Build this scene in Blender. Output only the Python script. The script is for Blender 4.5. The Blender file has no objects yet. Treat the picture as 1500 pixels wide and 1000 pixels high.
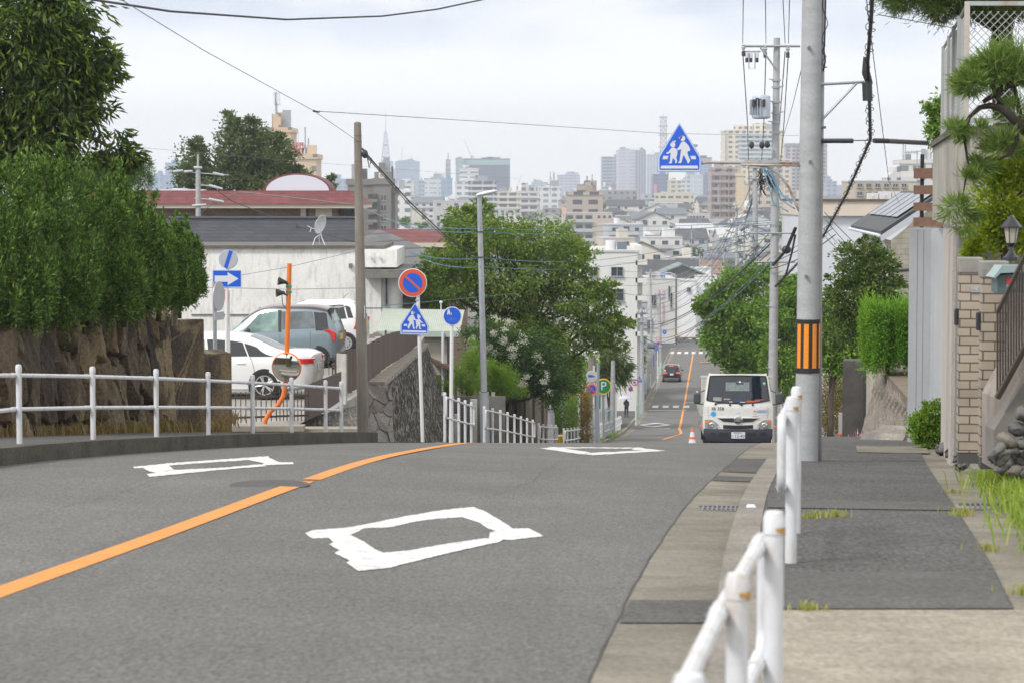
import bpy,math,random
import numpy as np
from mathutils import Vector,Matrix
R = math.radians
SC = bpy.context.scene
COL = SC.collection
FPX = 3500.0                      # focal length in photo pixels (1500 wide)
PITCH = math.atan((500 - 285) / FPX)
cam_d = bpy.data.cameras.new('camera')
cam_d.sensor_width = 36.0
cam_d.lens = 36.0 * FPX / 1500.0
cam_d.clip_start = 0.2
cam_d.clip_end = 30000
cam_d.dof.use_dof = True
cam_d.dof.focus_distance = 48
cam_d.dof.aperture_fstop = 6.3
cam = bpy.data.objects.new('camera',cam_d)
COL.objects.link(cam)
cam.rotation_euler = (math.pi / 2 - PITCH,0,0)
SC.camera = cam
SUN_EL,SUN_AZ = R(46),R(-130)   # behind the camera, from the left
w = bpy.data.worlds.new('World');SC.world = w;w.use_nodes = True
nt = w.node_tree;N = nt.nodes;LK = nt.links
N.clear()
o_ = N.new('ShaderNodeOutputWorld');bg = N.new('ShaderNodeBackground')
sky = N.new('ShaderNodeTexSky');sky.sky_type = 'NISHITA';sky.sun_disc = False
sky.sun_elevation = SUN_EL;sky.sun_rotation = SUN_AZ
tc = N.new('ShaderNodeTexCoord');mp = N.new('ShaderNodeMapping')
mp.inputs['Scale'].default_value = (1.0,1.0,3.6)
LK.new(tc.outputs['Generated'],mp.inputs['Vector'])
nz = N.new('ShaderNodeTexNoise');nz.inputs['Scale'].default_value = 9.0;nz.inputs['Detail'].default_value = 3.5
nz.inputs['Roughness'].default_value = .52
LK.new(mp.outputs[0],nz.inputs['Vector'])
sx = N.new('ShaderNodeSeparateXYZ');LK.new(tc.outputs['Generated'],sx.inputs[0])
up = N.new('ShaderNodeMapRange');up.inputs['From Min'].default_value = .1;up.inputs['From Max'].default_value = .9
up.inputs['To Min'].default_value = 1.0;up.inputs['To Max'].default_value = .66
LK.new(sx.outputs['Z'],up.inputs['Value'])
cr = N.new('ShaderNodeValToRGB')
cr.color_ramp.elements[0].position = .40;cr.color_ramp.elements[0].color = (.49,.545,.65,1)
cr.color_ramp.elements[1].position = .60;cr.color_ramp.elements[1].color = (.70,.715,.75,1)
LK.new(nz.outputs['Fac'],cr.inputs[0])
lowm = N.new('ShaderNodeMapRange');lowm.inputs['From Min'].default_value = .03;lowm.inputs['From Max'].default_value = .085
lowm.interpolation_type = 'SMOOTHSTEP'
LK.new(sx.outputs['Z'],lowm.inputs['Value'])
mixh = N.new('ShaderNodeMixRGB');mixh.inputs[1].default_value = (.985,.99,1.0,1)
LK.new(lowm.outputs[0],mixh.inputs[0]);LK.new(cr.outputs[0],mixh.inputs[2])
sc1 = N.new('ShaderNodeVectorMath');sc1.operation = 'SCALE'
domem = N.new('ShaderNodeMapRange');domem.inputs['From Min'].default_value = .09;domem.inputs['From Max'].default_value = .3;LK.new(sx.outputs['Z'],domem.inputs['Value'])
mixd = N.new('ShaderNodeMixRGB');mixd.inputs[2].default_value = (.98,.97,.945,1);LK.new(domem.outputs[0],mixd.inputs[0]);LK.new(mixh.outputs[0],mixd.inputs[1])
LK.new(mixd.outputs[0],sc1.inputs[0])
mul = N.new('ShaderNodeMath');mul.operation = 'MULTIPLY';mul.inputs[1].default_value = 14.6
LK.new(up.outputs[0],mul.inputs[0]);LK.new(mul.outputs[0],sc1.inputs['Scale'])
mixs = N.new('ShaderNodeMixRGB');mixs.inputs[0].default_value = .96
LK.new(sky.outputs[0],mixs.inputs[1]);LK.new(sc1.outputs[0],mixs.inputs[2])
LK.new(mixs.outputs[0],bg.inputs[0]);bg.inputs[1].default_value = .1
LK.new(bg.outputs[0],o_.inputs[0])
sun_d = bpy.data.lights.new('sun','SUN');sun_d.energy = 2.4;sun_d.angle = R(10);sun_d.color = (1,.965,.91)
sun = bpy.data.objects.new('sun',sun_d);COL.objects.link(sun)
sdir = Vector((math.cos(SUN_EL) * math.sin(SUN_AZ),math.cos(SUN_EL) * math.cos(SUN_AZ),math.sin(SUN_EL)))
sun.rotation_euler = sdir.to_track_quat('Z','Y').to_euler()
SC.view_settings.view_transform = 'Standard';SC.view_settings.look = 'None'
SC.view_settings.exposure = 0.2;SC.view_settings.gamma = 1.0
SC.render.engine = 'CYCLES'
SC.cycles.max_bounces = 8;SC.cycles.diffuse_bounces = 3;SC.cycles.glossy_bounces = 3
SC.cycles.transparent_max_bounces = 8;SC.cycles.volume_bounces = 0
SC.cycles.use_denoising = True
rnd = random.Random(7)
def P(px,py,D):
 """photo pixel at forward distance D -> world point"""
 u = (px - 750) / FPX;v = (500 - py) / FPX
 t = D / (math.cos(PITCH) + v * math.sin(PITCH))
 return Vector((u * t,D,t * (-math.sin(PITCH) + v * math.cos(PITCH))))
def spl(pts):
 xs = np.array([p[0] for p in pts],float);ys = np.array([p[1] for p in pts],float)
 m = np.zeros_like(xs)
 d = np.diff(ys) / np.diff(xs)
 m[0] = d[0];m[-1] = d[-1]
 for i in range(1,len(xs) - 1):
  h0,h1 = xs[i] - xs[i - 1],xs[i + 1] - xs[i]
  m[i] = (d[i - 1] * h1 + d[i] * h0) / (h0 + h1)
 def f(x):
  if x <= xs[0]: return float(ys[0] + m[0] * (x - xs[0]))
  if x >= xs[-1]: return float(ys[-1] + m[-1] * (x - xs[-1]))
  i = int(np.searchsorted(xs,x)) - 1
  h = xs[i + 1] - xs[i];t = (x - xs[i]) / h
  return float((2*t**3 - 3*t*t + 1) * ys[i] + (t**3 - 2*t*t + t) * h * m[i] + (-2*t**3 + 3*t*t) * ys[i + 1] + (t**3 - t*t) * h * m[i + 1])
 return f
hz = spl([(-30,-.5),(0,1.26),(5,1.56),(10,1.86),(15,2.15),(20,2.42),(22.3,2.56),(25,2.76),(28.4,3.05),(32,3.375),(36,3.75),
   (39,4.055),(42,4.38),(45,4.75),(58,6.30),(61,6.62),(80,8.8),(110,11.6),(122,12.62),(134,13.6),(165,15.75),(196,17.4),
   (242,18.9),(320,21.1),(370,22.3),(420,23.3),(520,22.6),(700,19.2),(1000,14.2),(1400,11.6),(2000,12),(3000,18),(6000,30),(14000,36)])
Lx = spl([(-6,-8.3),(8,-6.8),(15,-5.95),(22,-5.0),(26,-4.4),(30.5,-3.65),(36,-2.6),(40,-2.05),(60,-.4),(134,6.0),(196,10.9),(320,21.3),(420,29.7),(520,38)])
Cx = spl([(-6,-3.9),(8,-2.85),(11.8,-2.53),(15,-2.24),(20.1,-1.78),(30,-1.1),(38,-.62),(46,.1),(60,1.9),(134,9.2),(196,14.2),(320,24.4),(420,32.8),(520,41)])
Rx = spl([(-6,-1.45),(5,-.1),(8.7,.27),(12.8,.69),(18,1.29),(23,1.94),(30,2.85),(38,3.95),(60,6.75),(134,12.6),(196,17.6),(320,27.6),(420,36),(520,44)])
Sx = spl([(-6,.4),(5,1.35),(10.5,2.2),(14.8,2.85),(20.5,3.7),(33,5.6),(40,6.6),(60,9.4),(134,15.2),(196,20.2),(320,30.2),(420,38.6),(520,47)])
xfall = spl([(-30,0),(10,0),(12,0),(16,.013),(23,.036),(26.5,.036),(32,.016),(38,.002),(45,0),(500,0)])
def G(x,d,off=0.0):
 """ground height of the road surface"""
 xf = 0.0
 if 12 < d < 45: xf = max(0,xfall(d)) * min(max(x - Cx(d),0),6.0)
 return -hz(d) - xf + off
class MB:
 def __init__(s): s.v = [];s.f = [];s.m = [];s.M = None;s.mi = 0
 def _add(s,vs,fs,mi=None):
  b = len(s.v)
  if s.M is not None: vs = [tuple(s.M @ Vector(p)) for p in vs]
  s.v += [tuple(p) for p in vs]
  s.f += [tuple(i + b for i in f) for f in fs]
  s.m += [s.mi if mi is None else mi] * len(fs)
  return s
 def box(s,c,d,rz=0,mi=None,taper=1.0):
  x,y,z = d[0] / 2,d[1] / 2,d[2] / 2
  M = Matrix.Rotation(rz,3,'Z')
  vs = []
  for k,sz in ((1,-z),(taper,z)):
   for sx_,sy_ in ((-1,-1),(1,-1),(1,1),(-1,1)):
    vs.append(M @ Vector((sx_ * x * k,sy_ * y * k,sz)) + Vector(c))
  return s._add(vs,[(3,2,1,0),(4,5,6,7),(0,1,5,4),(1,2,6,5),(2,3,7,6),(3,0,4,7)],mi)
 def cyl(s,a,b,r0,r1=None,n=10,caps=True,mi=None):
  if r1 is None: r1 = r0
  a = Vector(a);b = Vector(b);ax = (b - a)
  if ax.length < 1e-7: return s
  q = ax.to_track_quat('Z','Y').to_matrix()
  vs = []
  for p,r in ((a,r0),(b,r1)):
   for i in range(n):
    t = 2 * math.pi * i / n
    vs.append(p + q @ Vector((r * math.cos(t),r * math.sin(t),0)))
  fs = [(i,(i + 1) % n,n + (i + 1) % n,n + i) for i in range(n)]
  if caps: fs += [tuple(range(n - 1,-1,-1)),tuple(range(n,2 * n))]
  return s._add(vs,fs,mi)
 def tube(s,pts,r,n=8,mi=None,caps=True):
  pts = [Vector(p) for p in pts];k = len(pts)
  rs = r if isinstance(r,(list,tuple)) else [r] * k
  vs = [];ref = None
  for i,p in enumerate(pts):
   t = (pts[min(i + 1,k - 1)] - pts[max(i - 1,0)])
   if t.length < 1e-9: t = Vector((0,0,1))
   t.normalize()
   if ref is None:
    ref = Vector((0,0,1)) if abs(t.z) < .9 else Vector((1,0,0))
   a = t.cross(ref);a.normalize();bb = a.cross(t);ref = bb
   for j in range(n):
    th = 2 * math.pi * j / n
    vs.append(p + (a * math.cos(th) + bb * math.sin(th)) * rs[i])
  fs = []
  for i in range(k - 1):
   for j in range(n):
    fs.append((i*n + j,(i+1)*n + j,(i+1)*n + (j+1) % n,i*n + (j+1) % n))
  if caps: fs += [tuple(range(n)),tuple(range((k-1)*n + n - 1,(k-1)*n - 1,-1))]
  return s._add(vs,fs,mi)
 def prism(s,out,y0,y1,mi=None):
  """outline [(x,z)] extruded along y"""
  n = len(out)
  ar = sum(out[i][0] * out[(i+1) % n][1] - out[(i+1) % n][0] * out[i][1] for i in range(n))
  if ar < 0: out = out[::-1]
  vs = [(x,y0,z) for x,z in out] + [(x,y1,z) for x,z in out]
  fs = [tuple(range(n)),tuple(range(2*n - 1,n - 1,-1))]
  fs += [(i,n + i,n + (i+1) % n,(i+1) % n) for i in range(n)]
  return s._add(vs,fs,mi)
 def prismz(s,out,z0,z1,mi=None):
  n = len(out)
  ar = sum(out[i][0] * out[(i+1) % n][1] - out[(i+1) % n][0] * out[i][1] for i in range(n))
  if ar < 0: out = out[::-1]
  vs = [(x,y,z0) for x,y in out] + [(x,y,z1) for x,y in out]
  fs = [tuple(range(n - 1,-1,-1)),tuple(range(n,2*n))]
  fs += [(i,(i+1) % n,n + (i+1) % n,n + i) for i in range(n)]
  return s._add(vs,fs,mi)
 def disc(s,c,r,y0,y1,n=28,mi=None):
  return s.prism([(c[0] + r * math.cos(2*math.pi*i/n),c[1] + r * math.sin(2*math.pi*i/n)) for i in range(n)],y0,y1,mi)
 def lathe(s,prof,c=(0,0,0),axis='Z',n=20,mi=None):
  vs = [];k = len(prof)
  for r,h in prof:
   for j in range(n):
    t = 2*math.pi*j/n
    if axis == 'Z': p = (c[0] + r*math.cos(t),c[1] + r*math.sin(t),c[2] + h)
    elif axis == 'Y': p = (c[0] + r*math.cos(t),c[1] + h,c[2] + r*math.sin(t))
    else: p = (c[0] + h,c[1] + r*math.cos(t),c[2] + r*math.sin(t))
    vs.append(p)
  fs = [(i*n + j,i*n + (j+1) % n,(i+1)*n + (j+1) % n,(i+1)*n + j) for i in range(k-1) for j in range(n)]
  return s._add(vs,fs,mi)
 def sph(s,c,r,n=10,mi=None):
  rr = (r,r,r) if not isinstance(r,(tuple,list)) else r
  vs = [];fs = []
  for i in range(n + 1):
   ph = math.pi * i / n
   for j in range(2*n):
    t = math.pi * j / n
    vs.append((c[0] + rr[0]*math.sin(ph)*math.cos(t),c[1] + rr[1]*math.sin(ph)*math.sin(t),c[2] + rr[2]*math.cos(ph)))
  for i in range(n):
   for j in range(2*n):
    fs.append((i*2*n + j,(i+1)*2*n + j,(i+1)*2*n + (j+1) % (2*n),i*2*n + (j+1) % (2*n)))
  return s._add(vs,fs,mi)
 def grid(s,fn,nu,nv,mi=None,flip=False):
  vs = [fn(i / nu,j / nv) for i in range(nu + 1) for j in range(nv + 1)]
  fs = []
  for i in range(nu):
   for j in range(nv):
    a = i*(nv+1) + j
    q = (a,a + nv + 1,a + nv + 2,a + 1)
    fs.append(q[::-1] if flip else q)
  return s._add(vs,fs,mi)
 def quad(s,a,b,c,d,mi=None): return s._add([a,b,c,d],[(0,1,2,3)],mi)
 def build(s,name,mats,parent=None,smooth=False,bevel=0,loc=None,rz=None):
  me = bpy.data.meshes.new(name)
  me.from_pydata(s.v,[],s.f)
  if not isinstance(mats,(list,tuple)): mats = [mats]
  for m in mats: me.materials.append(m)
  if len(mats) > 1: me.polygons.foreach_set('material_index',s.m)
  if smooth is True:
   me.polygons.foreach_set('use_smooth',[True] * len(me.polygons))
  me.update()
  o = bpy.data.objects.new(name,me);COL.objects.link(o)
  if smooth == 'auto': me.shade_smooth() if False else _auto(me)
  if parent is not None: o.parent = parent
  if loc is not None: o.location = loc
  if rz is not None: o.rotation_euler.z = rz
  if bevel:
   b = o.modifiers.new('bevel','BEVEL');b.width = bevel;b.segments = 2;b.limit_method = 'ANGLE';b.angle_limit = R(40)
  return o
def _auto(me,ang=35):
 me.polygons.foreach_set('use_smooth',[True] * len(me.polygons))
 try: me.set_sharp_from_angle(angle=R(ang))
 except Exception: pass
def tag(o,label=None,cat=None,group=None,kind=None):
 if label: o['label'] = label
 if cat: o['category'] = cat
 if group: o['group'] = group
 if kind: o['kind'] = kind
 return o
def thing(name,label,cat,loc=(0,0,0),rz=0,group=None):
 o = bpy.data.objects.new(name,None);COL.objects.link(o)
 o.empty_display_size = .2
 o.location = loc;o.rotation_euler = (0,0,rz)
 return tag(o,label,cat,group)
def kids(o): return [c for c in o.children]
def copy_tree(o,parent=None):
 c = o.copy();COL.objects.link(c)
 if parent is not None: c.parent = parent
 for ch in kids(o): copy_tree(ch,c)
 return c
MATS = {}
def mat(name,col,rough=.6,metal=0.0,noise=None,bump=None,spec=None,streak=None,emit=None,coat=0,coords='Object',noise2=None,alpha=None,trans=None):
 """noise=(scale, amount[, (sx,sy,sz)]); streak=(scale, amount, colour); bump=(scale, strength)"""
 if name in MATS: return MATS[name]
 m = bpy.data.materials.new(name);m.use_nodes = True
 t = m.node_tree;n = t.nodes;l = t.links
 b = n['Principled BSDF']
 b.inputs['Base Color'].default_value = (*col,1);b.inputs['Roughness'].default_value = rough;b.inputs['Metallic'].default_value = metal
 if spec is not None: b.inputs['Specular IOR Level'].default_value = spec
 if coat: b.inputs['Coat Weight'].default_value = coat;b.inputs['Coat Roughness'].default_value = .08
 if trans: b.inputs['Transmission Weight'].default_value = trans
 if alpha is not None: b.inputs['Alpha'].default_value = alpha
 if emit: b.inputs['Emission Color'].default_value = (*emit[:3],1);b.inputs['Emission Strength'].default_value = emit[3]
 cur = None
 tc_ = None
 def coord(scale3=None):
  nonlocal tc_
  if tc_ is None: tc_ = n.new('ShaderNodeTexCoord')
  if scale3 is None: return tc_.outputs[coords]
  mp_ = n.new('ShaderNodeMapping');mp_.inputs['Scale'].default_value = scale3
  l.new(tc_.outputs[coords],mp_.inputs['Vector']);return mp_.outputs[0]
 def noise_node(scale,detail=5,s3=None,rg=.6):
  k = n.new('ShaderNodeTexNoise');k.inputs['Scale'].default_value = scale;k.inputs['Detail'].default_value = detail;k.inputs['Roughness'].default_value = rg
  l.new(coord(s3),k.inputs['Vector']);return k.outputs['Fac']
 for nn in (noise,noise2):
  if nn:
   f = noise_node(nn[0],6,nn[2] if len(nn) > 2 else None)
   mr = n.new('ShaderNodeMapRange');mr.inputs['From Min'].default_value = .3;mr.inputs['From Max'].default_value = .7
   mr.inputs['To Min'].default_value = 1 - nn[1];mr.inputs['To Max'].default_value = 1 + nn[1]
   l.new(f,mr.inputs['Value'])
   vm = n.new('ShaderNodeVectorMath');vm.operation = 'SCALE'
   if cur is None: vm.inputs[0].default_value = col
   else: l.new(cur,vm.inputs[0])
   l.new(mr.outputs[0],vm.inputs['Scale']);cur = vm.outputs[0]
 if streak:
  f = noise_node(streak[0],5,streak[3] if len(streak) > 3 else (1,1,.06),.7)
  rr = n.new('ShaderNodeValToRGB');rr.color_ramp.elements[0].position = .5;rr.color_ramp.elements[1].position = .72
  l.new(f,rr.inputs[0])
  f2 = noise_node(.5,3)
  mm = n.new('ShaderNodeMath');mm.operation = 'MULTIPLY';l.new(rr.outputs[0],mm.inputs[0]);l.new(f2,mm.inputs[1])
  m2 = n.new('ShaderNodeMath');m2.operation = 'MULTIPLY';l.new(mm.outputs[0],m2.inputs[0]);m2.inputs[1].default_value = streak[1] * 2;m2.use_clamp = True
  mx = n.new('ShaderNodeMixRGB');l.new(m2.outputs[0],mx.inputs[0])
  if cur is None: mx.inputs[1].default_value = (*col,1)
  else: l.new(cur,mx.inputs[1])
  mx.inputs[2].default_value = (*streak[2],1);cur = mx.outputs[0]
 if cur is not None: l.new(cur,b.inputs['Base Color'])
 if bump:
  f = noise_node(bump[0],6,bump[2] if len(bump) > 2 else None)
  bp = n.new('ShaderNodeBump');bp.inputs['Strength'].default_value = bump[1];bp.inputs['Distance'].default_value = .02
  l.new(f,bp.inputs['Height']);l.new(bp.outputs[0],b.inputs['Normal'])
 MATS[name] = m
 return m
def leafmat(name,c0,c1,c2,trans=.35,rough=.5,lum=1.45):
 """per-leaf colour between three leaf colours"""
 c0,c1,c2 = [(a * lum * 1.08,b_ * lum * .97,c * lum) for a,b_,c in (c0,c1,c2)]
 if name in MATS: return MATS[name]
 m = bpy.data.materials.new(name);m.use_nodes = True
 t = m.node_tree;n = t.nodes;l = t.links
 b = n['Principled BSDF'];b.inputs['Roughness'].default_value = rough;b.inputs['Specular IOR Level'].default_value = .3
 g = n.new('ShaderNodeNewGeometry');cr_ = n.new('ShaderNodeValToRGB')
 e = cr_.color_ramp.elements
 e[0].position = 0;e[0].color = (*c0,1);e[1].position = 1;e[1].color = (*c2,1)
 k = e.new(.55);k.color = (*c1,1)
 l.new(g.outputs['Random Per Island'],cr_.inputs[0]);l.new(cr_.outputs[0],b.inputs['Base Color'])
 tr = n.new('ShaderNodeBsdfTranslucent')
 br = n.new('ShaderNodeMixRGB');br.blend_type = 'MULTIPLY';br.inputs[0].default_value = 1;br.inputs[2].default_value = (1.5,1.6,.7,1)
 l.new(cr_.outputs[0],br.inputs[1]);l.new(br.outputs[0],tr.inputs[0])
 mx = n.new('ShaderNodeMixShader');mx.inputs[0].default_value = trans
 l.new(b.outputs[0],mx.inputs[1]);l.new(tr.outputs[0],mx.inputs[2])
 l.new(mx.outputs[0],n['Material Output'].inputs['Surface'])
 MATS[name] = m
 return m
def brickmat(name,c1,c2,mortar,scale,bw,bh,msize=.02,rough=.8,rot=None,bump=.4):
 if name in MATS: return MATS[name]
 m = bpy.data.materials.new(name);m.use_nodes = True
 t = m.node_tree;n = t.nodes;l = t.links;b = n['Principled BSDF'];b.inputs['Roughness'].default_value = rough
 tc_ = n.new('ShaderNodeTexCoord');sp = n.new('ShaderNodeSeparateXYZ');l.new(tc_.outputs['Object'],sp.inputs[0])
 ad = n.new('ShaderNodeMath');l.new(sp.outputs['X'],ad.inputs[0]);l.new(sp.outputs['Y'],ad.inputs[1])
 cb = n.new('ShaderNodeCombineXYZ');l.new(ad.outputs[0],cb.inputs['X']);l.new(sp.outputs['Z'],cb.inputs['Y'])
 br = n.new('ShaderNodeTexBrick');br.inputs['Scale'].default_value = scale
 br.inputs['Brick Width'].default_value = bw;br.inputs['Row Height'].default_value = bh;br.inputs['Mortar Size'].default_value = msize
 br.inputs['Color1'].default_value = (*c1,1);br.inputs['Color2'].default_value = (*c2,1);br.inputs['Mortar'].default_value = (*mortar,1)
 l.new(cb.outputs[0],br.inputs['Vector'])
 nz_ = n.new('ShaderNodeTexNoise');nz_.inputs['Scale'].default_value = 2.5;nz_.inputs['Detail'].default_value = 6
 l.new(tc_.outputs['Object'],nz_.inputs['Vector'])
 mr = n.new('ShaderNodeMapRange');mr.inputs['From Min'].default_value = .3;mr.inputs['From Max'].default_value = .7
 mr.inputs['To Min'].default_value = .8;mr.inputs['To Max'].default_value = 1.15;l.new(nz_.outputs['Fac'],mr.inputs['Value'])
 vm = n.new('ShaderNodeVectorMath');vm.operation = 'SCALE';l.new(br.outputs['Color'],vm.inputs[0]);l.new(mr.outputs[0],vm.inputs['Scale'])
 l.new(vm.outputs[0],b.inputs['Base Color'])
 if bump:
  bp = n.new('ShaderNodeBump');bp.inputs['Strength'].default_value = bump;bp.inputs['Distance'].default_value = .01;bp.invert = True
  l.new(br.outputs['Fac'],bp.inputs['Height']);l.new(bp.outputs[0],b.inputs['Normal'])
 MATS[name] = m
 return m
def facade(name,wall,win,fh,cw,vr=(.3,.8),hr=(.2,.8),rough=.5,metal=0):
 """far facade: a grid of windows in the wall's own pattern (metres)"""
 if name in MATS: return MATS[name]
 m = bpy.data.materials.new(name);m.use_nodes = True
 t = m.node_tree;n = t.nodes;l = t.links;b = n['Principled BSDF']
 tc_ = n.new('ShaderNodeTexCoord');sp = n.new('ShaderNodeSeparateXYZ');l.new(tc_.outputs['Object'],sp.inputs[0])
 ad = n.new('ShaderNodeMath');l.new(sp.outputs['X'],ad.inputs[0]);l.new(sp.outputs['Y'],ad.inputs[1])
 def band(src,size,lo,hi):
  d = n.new('ShaderNodeMath');d.operation = 'DIVIDE';l.new(src,d.inputs[0]);d.inputs[1].default_value = size
  f = n.new('ShaderNodeMath');f.operation = 'FRACT';l.new(d.outputs[0],f.inputs[0])
  a = n.new('ShaderNodeMath');a.operation = 'GREATER_THAN';l.new(f.outputs[0],a.inputs[0]);a.inputs[1].default_value = lo
  c = n.new('ShaderNodeMath');c.operation = 'LESS_THAN';l.new(f.outputs[0],c.inputs[0]);c.inputs[1].default_value = hi
  e = n.new('ShaderNodeMath');e.operation = 'MULTIPLY';l.new(a.outputs[0],e.inputs[0]);l.new(c.outputs[0],e.inputs[1]);return e.outputs[0]
 bz = band(sp.outputs['Z'],fh,*vr);bx_ = band(ad.outputs[0],cw,*hr)
 mk = n.new('ShaderNodeMath');mk.operation = 'MULTIPLY';l.new(bz,mk.inputs[0]);l.new(bx_,mk.inputs[1])
 nz_ = n.new('ShaderNodeTexNoise');nz_.inputs['Scale'].default_value = .25;nz_.inputs['Detail'].default_value = 4;l.new(tc_.outputs['Object'],nz_.inputs['Vector'])
 wn = n.new('ShaderNodeMixRGB');wn.inputs[1].default_value = (*[c * .6 for c in win],1);wn.inputs[2].default_value = (*[min(1,c * 1.5) for c in win],1);l.new(nz_.outputs['Fac'],wn.inputs[0])
 mx = n.new('ShaderNodeMixRGB');l.new(mk.outputs[0],mx.inputs[0]);mx.inputs[1].default_value = (*wall,1);l.new(wn.outputs[0],mx.inputs[2])
 l.new(mx.outputs[0],b.inputs['Base Color'])
 rg = n.new('ShaderNodeMapRange');rg.inputs['To Min'].default_value = .75;rg.inputs['To Max'].default_value = .12;l.new(mk.outputs[0],rg.inputs['Value']);l.new(rg.outputs[0],b.inputs['Roughness'])
 MATS[name] = m
 return m
M_white = mat('white_paint',(.68,.69,.71),.35,noise=(6,.05))
M_rail = mat('rail_paint',(.63,.645,.68),.4,noise=(14,.06),streak=(9,.7,(.42,.34,.26),(1,1,.3)))
M_conc = mat('concrete',(.36,.345,.32),.85,noise=(3,.16),noise2=(60,.14),bump=(50,.25))
M_gutter = mat('gutter_concrete',(.205,.185,.152),.9,noise=(1.3,.34),noise2=(36,.35),bump=(90,.5))
M_kerb = mat('kerb_concrete',(.225,.207,.18),.9,noise=(1.6,.25),noise2=(34,.32),bump=(60,.5))
M_kerbdark = mat('mossy_kerb',(.085,.077,.062),.95,noise=(2.2,.4),noise2=(40,.35),bump=(30,.6))
M_steel = mat('galvanised',(.38,.40,.43),.42,.6,noise=(5,.1),noise2=(30,.05))
M_pole = mat('pole_concrete',(.36,.37,.385),.65,noise=(4,.12,(1,1,2.5)),noise2=(40,.08),bump=(20,.15),streak=(7,.3,(.28,.28,.28)))
M_pole2 = mat('old_pole_concrete',(.23,.21,.185),.85,noise=(5,.2,(1,1,.4)),streak=(10,.5,(.13,.07,.045)),bump=(40,.3))
M_black = mat('black_rubber',(.018,.018,.02),.55)
M_dark = mat('dark_plastic',(.03,.032,.036),.45)
M_wire = mat('wire_black',(.02,.02,.022),.6)
M_wireg = mat('wire_grey',(.16,.17,.185),.6)
M_wireb = mat('wire_blue',(.06,.17,.26),.5)
M_glass = mat('window_glass',(.05,.062,.075),.06,0,spec=.8)
M_rust = mat('rust',(.3,.12,.05),.8,noise=(20,.3))
M_blue = mat('sign_blue',(.014,.105,.62),.3,noise=(3,.05))
M_signw = mat('sign_white',(.64,.66,.72),.35)
M_red = mat('sign_red',(.62,.095,.03),.35)
M_grey = mat('sign_grey',(.42,.43,.46),.4)
M_orange = mat('orange_paint',(.75,.2,.035),.4,noise=(5,.08))
M_yellow = mat('yellow_paint',(.8,.5,.04),.5)
M_green = mat('sign_green',(.01,.2,.07),.4)
M_bark = mat('bark',(.085,.065,.05),.9,noise=(9,.35,(1,1,.3)),bump=(18,.7,(1,1,.35)))
M_barkd = mat('dark_bark',(.04,.032,.026),.95,noise=(9,.35),bump=(18,.7))
# ================================================================ ground, road, kerbs
M_asph = mat('asphalt',(.137,.134,.128),.85,noise=(.5,.15),noise2=(46,.5,(1,.4,1)),bump=(60,.8,(1,.5,1)),streak=(1.5,.38,(.088,.086,.084),(1.3,.09,1)))
M_asph2 = mat('sidewalk_asphalt',(.086,.084,.082),.92,noise=(1.1,.2),noise2=(42,.75,(1,.35,1)),bump=(46,1.0,(1,.4,1)))
M_asph3 = mat('smooth_asphalt_patch',(.088,.086,.082),.9,noise=(1.6,.16),noise2=(42,.45,(1,.4,1)),bump=(60,.6,(1,.4,1)))
M_apron = mat('apron_concrete',(.285,.254,.205),.9,noise=(2.4,.2),noise2=(40,.3,(1,.4,1)),bump=(60,.4,(1,.4,1)))
M_ground = mat('town_ground',(.16,.16,.14),.95,noise=(.02,.3),noise2=(.3,.3))
M_soil = mat('soil',(.12,.085,.055),.95,noise=(3,.35),bump=(20,.8))
M_pline = mat('orange_road_paint',(.68,.27,.055),.7,noise=(3,.08),noise2=(90,.2),bump=(110,.4))
M_wline = mat('white_road_paint',(.66,.66,.655),.7,noise=(6,.08),noise2=(90,.16),bump=(110,.35))
def wear(m,sc_,lo,hi,under):
 t = m.node_tree;n = t.nodes;l = t.links;b = n['Principled BSDF'];src = b.inputs['Base Color'].links[0].from_socket
 tc_ = n.new('ShaderNodeTexCoord');z = n.new('ShaderNodeTexNoise');z.inputs['Scale'].default_value = sc_;z.inputs['Detail'].default_value = 8;z.inputs['Roughness'].default_value = .75;l.new(tc_.outputs['Object'],z.inputs[0])
 mr = n.new('ShaderNodeMapRange');mr.inputs['From Min'].default_value = lo;mr.inputs['From Max'].default_value = hi;l.new(z.outputs[0],mr.inputs[0])
 mx = n.new('ShaderNodeMixRGB');l.new(mr.outputs[0],mx.inputs[0]);l.new(src,mx.inputs[1]);mx.inputs[2].default_value = (*under,1);l.new(mx.outputs[0],b.inputs['Base Color'])
wear(M_wline,9,.55,.68,(.25,.245,.24));wear(M_wline,38,.60,.70,(.2,.195,.19));wear(M_pline,7,.58,.74,(.3,.2,.12));wear(M_pline,38,.62,.72,(.26,.18,.12))
M_lot = mat('lot_concrete',(.3,.29,.265),.9,noise=(1,.2),noise2=(40,.2))
def frange(a,b,s):
 out = [];x = a
 while x < b - 1e-6: out.append(x);x += s
 out.append(b);return out
ds_near = frange(-12,140,1.0) + frange(144,520,4.0)
ds_all = ds_near + [560,620,700,800,900,1000,1200,1500,2000,2600,3400,4500,6000,8000,11000,14000]
mb = MB()
ucols = [-1,-.6,-.35,-.22,-.15,-.1,-.06,-.03,0,.03,.06,.1,.15,.22,.35,.6,1]
def gfn(i,j):
 d = ds_all[i];x = ucols[j] * (70 + 1.0 * max(d,0)) + (Cx(d) if d < 520 else 41)
 lift = -.14 if d < 560 else -.05
 return (x,d,G(x,d,lift))
vs = [gfn(i,j) for i in range(len(ds_all)) for j in range(len(ucols))]
nc = len(ucols)
mb._add(vs,[(i*nc + j,i*nc + j + 1,(i+1)*nc + j + 1,(i+1)*nc + j) for i in range(len(ds_all) - 1) for j in range(nc - 1)])
tag(mb.build('ground',M_ground),kind='structure')
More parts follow.
